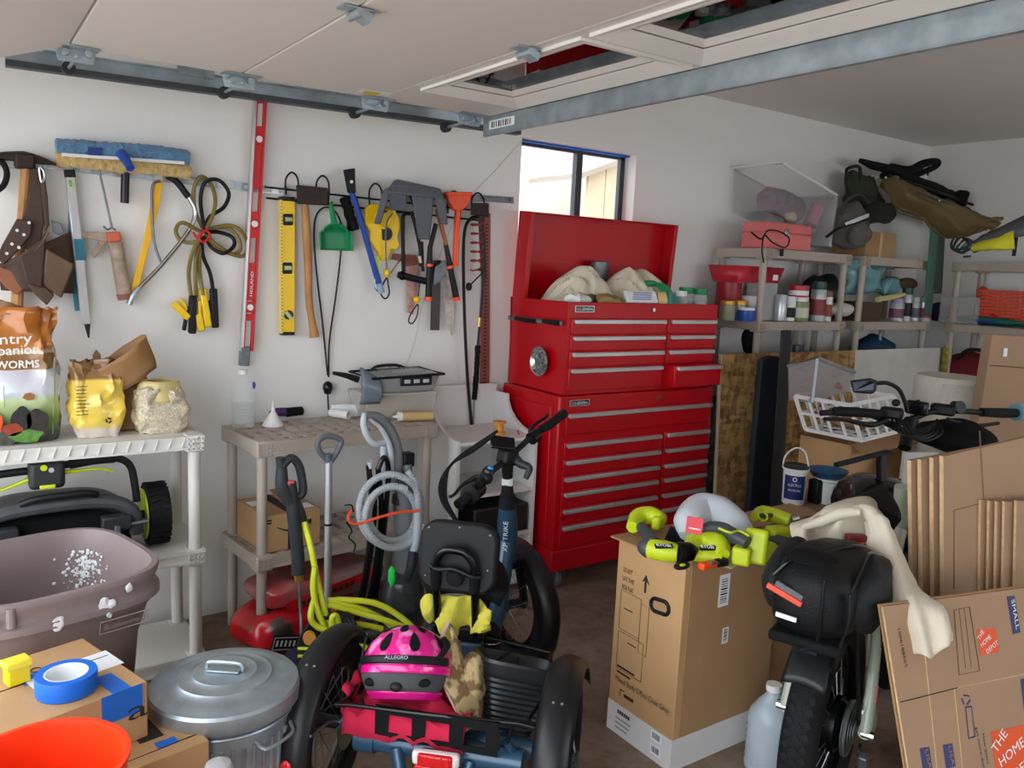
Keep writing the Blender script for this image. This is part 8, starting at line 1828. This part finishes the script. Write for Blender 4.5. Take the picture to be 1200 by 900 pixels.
part(ob, 'base', MB().box(6.24, 6.50, yB, yA, zA - .012, zA), OBM)
part(ob, 'end_peak', MB().prism([(6.215, yA + .02, zB), (6.30, yA + .02, zB + .035), (6.42, yA + .02, zB)], (0, -.01, 0)), OBM)
gcse = thing('green_case', 'teal green soft case lying under the orange basket', 'case', PX(1150, 365, 6.25))
g0 = PX(1150, 362, 6.22)
part(gcse, 'case', MB().ell(Vector((6.30, g0.y - .05, T4 + .035)), (.12, .28, .035), 22, 10).jit(.008, 12), sm('teal_green_case', (16, 110, 96), .6))
part(gcse, 'zip_band', MB().torus(Vector((6.30, g0.y - .05, T4 + .03)), (0, 0, 1), .13, .008, 24, 6), sm('royal_blue', (30, 50, 140), .5))
part(gcse, 'red_pull', MB().ell((6.16, g0.y - .12, T4 + .075), (.02, .03, .012), 10, 6), REDP)
# --- shelf below (partly hidden)
lump('black_boot', 'black boot-shaped object peeking over the chipboard', 'boot', S(880, 398, 3.40), (.05, .06, .10), BLACKM, .012, 14)
solo('dark_jar', 'dark jar just visible on the lower shelf of the left rack', 'jar', MB().lathe([(0, 0), (.05, 0), (.052, .01), (.052, .20), (.04, .24), (.04, .29), (0, .29)], 20, (S(940, 400, 3.42).x, 3.45, T3)), sm('smoky_glass', (70, 78, 96), .3))
solo('white_funnel', 'small white funnel on the lower shelf of the middle rack', 'funnel', MB().lathe([(.06, 0), (.055, .03), (.015, .10), (.008, .2), (0, .2)], 18, (S(1034, 400, 3.4).x, 3.42, T3 + .16)).cyl((S(1034, 400, 3.4).x, 3.42, T3), (S(1034, 400, 3.4).x, 3.42, T3 + .16), .06, n=16), LGREY)
lump('blue_tarp', 'folded dark blue tarp on the lower shelf of the middle rack', 'tarp', (5.72, 3.5, T3 + .17), (.26, .13, .17), sm('tarp_blue', (24, 62, 96), .5, var=.15), .04, 8)
rb = thing('red_duffel', 'dark red and black duffel low on the right rack', 'bag', PX(1140, 418, 6.25))
part(rb, 'body', MB().ell((6.32, 3.02, T3 + .12), (.15, .26, .12), 22, 14).jit(.03, 8), sm('dark_red_cloth', (110, 22, 34), .9, bump=.2))
part(rb, 'handle', MB().tube([(6.2, 3.12, T3 + .2), (6.2, 3.05, T3 + .27), (6.2, 2.92, T3 + .27), (6.2, 2.85, T3 + .2)], .014, n=8), BLACK)
solo('striped_tin', 'narrow black and yellow tin beside the red duffel', 'tin', MB().box(6.16, 6.22, 3.17, 3.215, T3, T3 + .27), mat('black_yellow_stripe', srgb(40, 40, 30), .4, col2=srgb(190, 170, 40), scale=25), bevel=.004)

# ================================================================ boards and boxes in front of the racks
def osb():
    M = bpy.data.materials.new('oriented_strand_board'); M.use_nodes = True; nt = M.node_tree; b = nt.nodes['Principled BSDF']; b.inputs['Roughness'].default_value = .8
    tc = nt.nodes.new('ShaderNodeTexCoord'); mp = nt.nodes.new('ShaderNodeMapping'); mp.inputs['Scale'].default_value = (1, 1, 1.0)
    nt.links.new(tc.outputs['Object'], mp.inputs[0])
    vs = []
    for sc, ro in (((34, 1, 13), .5), ((13, 1, 36), -.4)):
        m2 = nt.nodes.new('ShaderNodeMapping'); m2.inputs['Scale'].default_value = sc; m2.inputs['Rotation'].default_value = (0, ro, 0); nt.links.new(tc.outputs['Object'], m2.inputs[0])
        v = nt.nodes.new('ShaderNodeTexVoronoi'); v.inputs['Scale'].default_value = 1.0; nt.links.new(m2.outputs[0], v.inputs['Vector']); vs.append(v)
    mx = nt.nodes.new('ShaderNodeMixRGB'); mx.inputs[0].default_value = .5; nt.links.new(vs[0].outputs['Color'], mx.inputs[1]); nt.links.new(vs[1].outputs['Color'], mx.inputs[2])
    bw = nt.nodes.new('ShaderNodeRGBToBW'); nt.links.new(mx.outputs[0], bw.inputs[0])
    r = nt.nodes.new('ShaderNodeValToRGB'); e = r.color_ramp.elements; e[0].position = .25; e[0].color = (*srgb(120, 84, 44), 1); e[1].position = .75; e[1].color = (*srgb(196, 154, 98), 1)
    nt.links.new(bw.outputs[0], r.inputs[0]); nt.links.new(r.outputs[0], b.inputs['Base Color']); return M
ox0 = PY(846, 415, 3.23).x; ox1 = PY(1003, 413, 3.23).x; oz = PY(900, 414, 3.23).z
ob_ = thing('chipboard_sheet', 'strand board sheet leaning on the left rack', 'board', (ox0 + .6, 3.24, 0))
part(ob_, 'sheet', MB().hexa([(ox0, 3.17, 0), (ox1, 3.17, 0), (ox1, 3.186, 0), (ox0, 3.186, 0), (ox0, 3.235, oz), (ox1, 3.235, oz), (ox1, 3.25, oz), (ox0, 3.25, oz)]), osb())
part(ob_, 'pale_edge', MB().hexa([(ox0 - .003, 3.168, 0), (ox0 + .006, 3.168, 0), (ox0 + .006, 3.187, 0), (ox0 - .003, 3.187, 0), (ox0 - .003, 3.233, oz), (ox0 + .006, 3.233, oz), (ox0 + .006, 3.251, oz), (ox0 - .003, 3.251, oz)]), sm('raw_wood_edge', (206, 188, 158), .8))
solo('white_sheet', 'white panel board leaning beside the strand board', 'board', MB().hexa([(ox1 + .01, 3.18, 0), (PY(1112, 408, 3.24).x, 3.18, 0), (PY(1112, 408, 3.24).x, 3.19, 0), (ox1 + .01, 3.19, 0), (ox1 + .01, 3.24, oz), (PY(1112, 408, 3.24).x, 3.24, oz), (PY(1112, 408, 3.24).x, 3.25, oz), (ox1 + .01, 3.25, oz)]), sm('white_hardboard', (206, 202, 196), .6))
NB = sm('blue_black_fabric', (26, 30, 40), .75, var=.15)
solo('black_bag_case', 'flat black soft case leaning against the strand board', 'case', MB().prism([C_(893, 421, 3.12), C_(903, 417, 3.12), C_(916, 418, 3.12), C_(909, 500, 3.08), C_(900, 640, 3.03), C_(874, 640, 3.03), C_(884, 520, 3.08)], (0, .04, 0)), NB, bevel=.012)
ps = thing('tall_black_case', 'tall narrow black case standing in front of the strand board', 'case', C_(912, 560, 3.0))
part(ps, 'case', MB().hexa([C_(898, 655, 2.96), C_(910, 655, 2.96), C_(914, 655, 3.03), C_(902, 655, 3.03), C_(915, 387, 3.03), C_(927, 387, 3.03), C_(928, 387, 3.09), C_(916, 387, 3.09)]), sm('deep_black_case', (14, 15, 18), .45), bevel=.006)
part(ps, 'piping', MB().tube([C_(899, 650, 2.955), C_(907, 520, 2.995), C_(916, 390, 3.025)], .004, n=6), DARK)
solo('brown_post', 'dark brown timber post between cabinet and strand board', 'post', MB().hexa([(3.66, 3.3, 0), (3.74, 3.3, 0), (3.74, 3.38, 0), (3.66, 3.38, 0), (3.66, 3.42, 1.05), (3.74, 3.42, 1.05), (3.74, 3.5, 1.05), (3.66, 3.5, 1.05)]), sm('dark_timber', (74, 50, 40), .7, var=.15))

# table surface that carries bucket, boxes and helmet
TBL = .58
tbn = thing('work_table', 'low wooden work table crowded with bucket, crate and helmet', 'table', (3.5, 2.5, 0))
WT = sm('worn_plywood', (150, 124, 100), .7, var=.12, scale=6)
part(tbn, 'top', MB().prism([PZ(918, 597, TBL), PZ(978, 630, TBL), PZ(1070, 622, TBL), Vector((4.45, 2.45, TBL)), Vector((3.98, 2.9, TBL))], (0, 0, -.03)), WT)
for (x, y) in ((3.36, 2.36), (3.5, 1.99), (4.32, 2.42), (3.96, 2.8)): part(tbn, 'leg', MB().box(x - .03, x + .03, y - .03, y + .03, 0, TBL - .03), WT)
TT = TBL + .001
def K(px, py, z=TT): return PZ(px, py, z)
# spackle bucket
c = K(929, 589); c.x += .0
bu = thing('filler_bucket', 'white filler bucket with blue label and wire handle raised', 'bucket', (c.x, c.y, TT))
r_ = .058; H_ = .20
part(bu, 'pail', MB().lathe([(0, 0), (r_ * .9, 0), (r_ * .92, .004), (r_, H_ * .82), (r_ * 1.06, H_ * .84), (r_ * 1.06, H_ * .9), (r_, H_ * .92)], 28, (c.x, c.y, TT)), WHITEP)
part(bu, 'lid', MB().lathe([(r_ * 1.07, H_ * .9), (r_ * 1.08, H_ * .95), (r_ * 1.0, H_ * .97), (r_ * .9, H_ * .955), (0, H_ * .955)], 28, (c.x, c.y, TT)), DARK)
la = atan2(-c.y, -c.x) + .5
part(bu, 'label', MB().lathe([(r_ * .965, H_ * .14), (r_ * 1.012, H_ * .74)], 16, (c.x, c.y, TT), a0=0, a1=1.9).xf(Matrix.Translation((c.x, c.y, 0)) @ Matrix.Rotation(atan2(-c.y, -c.x) + .62, 4, 'Z') @ Matrix.Translation((-c.x, -c.y, 0))), sm('navy_label_print', (18, 40, 110), .5))
tdir = Vector((-c.x, -c.y, 0)).normalized(); tr_x = Vector((tdir.y, -tdir.x, 0)) * -1
for i, (s_, h_, wd_) in enumerate((('', .018, .03), ('ALEX PLUS', .014, .062), ('SPACKLING', .010, .058))):
    z_ = TT + H_ * (.60 - .12 * i)
    if not s_: part(bu, 'logo_swirl', MB().torus(Vector((c.x, c.y, z_ + .01)) + tdir * (r_ * 1.02), tdir, .009, .0022, 16, 6), PAPER); continue
    text(bu, s_, Vector((c.x, c.y, z_)) + tdir * (r_ * 1.035) - tr_x * (wd_ / 2), tr_x, (0, 0, 1), h_, PAPER, wid=wd_)
part(bu, 'wire_handle', MB().tube([Vector((c.x, c.y, TT + H_ * .86)) - tr_x * r_ * 1.07, Vector((c.x, c.y, TT + H_ * 1.15)) - tr_x * r_ * .95, Vector((c.x, c.y, TT + H_ * 1.38)) - tr_x * r_ * .2, Vector((c.x, c.y, TT + H_ * 1.3)) + tr_x * r_ * .6, Vector((c.x, c.y, TT + H_ * .86)) + tr_x * r_ * 1.07], .004, n=8), WHITEP)
c2 = K(969, 588)
b2 = thing('white_pail', 'second white pail with a blue tray on it, right of the filler bucket', 'bucket', (c2.x, c2.y, TT))
part(b2, 'pail', MB().lathe([(0, 0), (.06, 0), (.066, .11), (.07, .115), (.07, .125), (0, .125)], 24, (c2.x, c2.y, TT)), WHITEP)
part(b2, 'black_side', MB().boxc((c2.x - .075, c2.y + .02, TT + .06), (.05, .06, .12)), BLACK, bevel=.008)
part(b2, 'blue_tray', MB().lathe([(0, .128), (.075, .128), (.10, .16), (.095, .16), (.07, .135), (0, .135)], 26, (c2.x + .01, c2.y + .02, TT)), sm('teal_blue_tray', (34, 84, 120), .4))
# cardboard box, crate and tote stacked
DP = 3.95
k0 = PD(939, 508, 4.34); k1 = PD(997, 522, 4.12); k2 = PD(1060, 500, 4.5)
zt_ = k1.z
def flatz(p, z): return Vector((p.x, p.y, z))
kb = thing('open_carton', 'brown open carton under the white crate on the work table', 'box', flatz((k0 + k2) / 2, TT))
k3 = k0 + (k2 - k1)
cor = [k0, k1, k2, k3]
part(kb, 'body', MB().add([flatz(p, TT) for p in cor] + [flatz(p, zt_) for p in cor], [(3, 2, 1, 0), (0, 1, 5, 4), (1, 2, 6, 5), (2, 3, 7, 6), (3, 0, 4, 7)]), CARD, solid=.006)
part(kb, 'flap', MB().hexa([flatz(k1, zt_) , flatz(k2, zt_), flatz(k2, zt_) + Vector((.03, -.07, -.04)), flatz(k1, zt_) + Vector((.03, -.07, -.04)), flatz(k1, zt_ + .004), flatz(k2, zt_ + .004), flatz(k2, zt_ + .004) + Vector((.03, -.07, -.04)), flatz(k1, zt_ + .004) + Vector((.03, -.07, -.04))]), CARDD)
# crate, tilted
cr = thing('milk_crate', 'white slotted plastic crate tipped on the open carton', 'crate', PD(990, 500, 3.85))
ex = (PD(1003, 515, 4.09) - PD(944, 503, 4.34)); ez = (PD(934, 471, 4.34) - PD(944, 503, 4.34)); ey = (PD(1050, 492, 4.5) - PD(1003, 515, 4.09)); og_ = PD(944, 503, 4.34)
ez = ez.normalized() * .185; ex = ex.normalized() * .33; ey = (ey - ex * (ey.dot(ex) / ex.length_squared)).normalized() * .37
def cp_(x, y, z): return og_ + ex * x + ey * y + ez * z
def grille(o, u, v, nu, nv, th, nrm):
    """A wall of a crate with real openings: rails, uprights."""
    mb = MB()
    for i in range(nv + 1):
        a = o + v * (i / nv); mb.bar(a, a + u, th, .020 if i in (0, nv) else .014, up=v)
    for i in range(nu + 1):
        a = o + u * (i / nu); mb.bar(a, a + v, th, .022 if i in (0, nu) else .014, up=u)
    return mb
for nm, o, u, v, nu in (('front_wall', cp_(0, 0, 0), ex, ez, 4), ('right_wall', cp_(1, 0, 0), ey, ez, 5), ('back_wall', cp_(0, 1, 0), ex, ez, 4), ('left_wall', cp_(0, 0, 0), ey, ez, 5)):
    part(cr, nm, grille(o, u, v, nu, 2, .008, None), WHITEP, smooth=0)
part(cr, 'base_grid', grille(cp_(0, 0, 0), ex, ey, 5, 5, .008, None), WHITEP, smooth=0)
lump('brown_parcel', 'brown wrapped parcel inside the white crate', 'parcel', cp_(.5, .45, .35), (.12, .12, .05), CARDD, .03, 10)
tt_ = thing('small_clear_tote', 'small clear tote of red items balanced on the white crate', 'tote', PD(960, 460, 3.95))
e0, e1, e2 = PD(925, 468, 4.45), PD(952, 472, 4.23), PD(1000, 456, 4.5); e3 = e0 + (e2 - e1)
f0, f1, f2 = PD(924, 428, 4.5), PD(958, 420, 4.23), PD(1001, 436, 4.52); f3 = f0 + (f2 - f1)
part(tt_, 'tub', MB().add([e0, e1, e2, e3, f0, f1, f2, f3], [(3, 2, 1, 0), (0, 1, 5, 4), (1, 2, 6, 5), (2, 3, 7, 6), (3, 0, 4, 7), (4, 5, 6, 7)]), sm('tote_smoky', (190, 190, 188), .2, alpha=.4), solid=.005)
part(tt_, 'rim', MB().tube([f0, f1, f2, f3], .012, n=8, k=1, closed=True), sm('rim_grey', (150, 152, 156), .4, alpha=.8))
part(tt_, 'red_contents', MB().ell((e0 + e2) / 2 + Vector((.0, 0, .05)), (.13, .10, .045), 18, 10).jit(.02, 14), mat('red_brown_contents', srgb(120, 50, 50), .7, col2=srgb(170, 120, 110), scale=14))
part(tt_, 'corner_post', MB().bar(e1, f1, .012, .012), LGREY)
# black full face helmet on the table
cH = K(1022, 606); cH.z += .07
hm_ = thing('black_helmet', 'glossy black bike helmet resting at the table edge', 'helmet', (cH.x, cH.y, TT))
HBK = sm('helmet_black', (18, 19, 22), .25, var=.1, coat=.4)
HS = Matrix.Translation((cH.x, cH.y, TT)) @ Matrix.Scale(1.3, 4) @ Matrix.Translation((-cH.x, -cH.y, -TT))
part(hm_, 'shell', MB().lathe([(.118, 0), (.132, .02), (.136, .05), (.128, .09), (.105, .125), (.07, .148), (.03, .157), (0, .158)], 36, (cH.x, cH.y, TT), sx=1.12).xf(HS), HBK)
part(hm_, 'ridge', MB().tube([(cH.x - .10, cH.y - .03, cH.z + .04), (cH.x - .04, cH.y - .02, cH.z + .078), (cH.x + .05, cH.y - .01, cH.z + .08), (cH.x + .12, cH.y - .0, cH.z + .03)], .008, n=8).xf(HS), HBK)
part(hm_, 'visor', MB().hexa([(cH.x + .10, cH.y - .09, cH.z - .06), (cH.x + .20, cH.y - .05, cH.z - .065), (cH.x + .20, cH.y + .06, cH.z - .065), (cH.x + .10, cH.y + .09, cH.z - .06), (cH.x + .10, cH.y - .09, cH.z - .03), (cH.x + .20, cH.y - .05, cH.z - .055), (cH.x + .20, cH.y + .06, cH.z - .055), (cH.x + .10, cH.y + .09, cH.z - .03)]).xf(HS), BLACK, bevel=.01)
for s in (-.05, .03): part(hm_, 'vent', MB().ell((cH.x + s, cH.y - .10, cH.z + .035), (.03, .02, .012), 14, 8).xf(HS), BLACKM)
tv = thing('black_stand', 'thin black T-shaped stand in front of the open carton', 'stand', PD(1010, 560, 3.4))
part(tv, 'cross_bar', MB().bar(PD(979, 545, 3.68), PD(1042, 529, 3.78), .03, .018), BLACK, bevel=.004)
part(tv, 'post', MB().bar(PD(1033, 530, 3.77), PD(1033, 590, 3.77), .035, .035), BLACK, bevel=.004)
tps = PD(1033, 588, 3.77)
part(tv, 'shaft', MB().bar((tps.x, tps.y, tps.z), (tps.x, tps.y, TT), .03, .03), BLACK)
# roll of batting and white foam
rp = PY(1112, 440, 2.85)
bt = thing('batting_roll', 'thick roll of cream wadding standing behind the handlebar', 'roll', (rp.x, rp.y, 0))
zt2 = PD(1112, 440, 4.5).z; rp = PD(1112, 470, 4.5)
part(bt, 'roll', MB().lathe([(0, .001), (.17, .001), (.178, .05), (.178, zt2 - .02), (.165, zt2), (.10, zt2 - .004), (0, zt2 - .006)], 36, (rp.x, rp.y, 0), sx=1.05).jit(.006, 8), sm('cream_wadding', (216, 210, 198), .95, var=.05, bump=.4, bscale=50))
part(bt, 'outer_wrap', MB().grid(lambda u, v: Vector((rp.x, rp.y, 0)) + Vector((cos(3.4 + 1.9 * u) * (.184 + .006 * u), sin(3.4 + 1.9 * u) * (.184 + .006 * u), .02 + (zt2 - .05) * v)), 14, 10), MATS['cream_wadding'], solid=.006)
solo('foam_sheet', 'white foam sheet leaning below the wadding roll', 'foam', MB().hexa([PD(1048, 640, 3.9), PD(1085, 640, 3.9), PD(1085, 640, 3.95), PD(1048, 640, 3.95), PD(1060, 530, 4.2), PD(1100, 530, 4.2), PD(1100, 530, 4.25), PD(1060, 530, 4.25)]), sm('white_foam', (206, 204, 200), .9))
# tall cardboard at the right border
tcb = thing('tall_cardboard', 'tall flat cardboard carton standing at the right border behind the handlebar', 'cardboard', PD(1190, 500, 4.2))
q0 = PD(1163, 392, 4.15); q1 = PD(1240, 396, 4.15); q2 = PD(1150, 475, 4.1)
dq = (q2 - q0).normalized(); kk = (q0.z - .0) / -dq.z; uq = (q1 - q0).normalized() * .6
part(tcb, 'panel', MB().prism([q0, q0 + uq, q0 + uq + dq * kk, q0 + dq * kk], (.03, .06, 0)), KRAFT, bevel=.003)
part(tcb, 'fold_line', MB().tube([PD(1160, 428, 4.125), PD(1215, 432, 4.125)], .003, n=4, raw=True), CREASE)
part(tcb, 'label', MB().prism([PD(1177, 408, 4.13), PD(1181, 408, 4.13), PD(1180, 418, 4.13), PD(1176, 418, 4.13)], (.0, .004, 0)), PAPER)
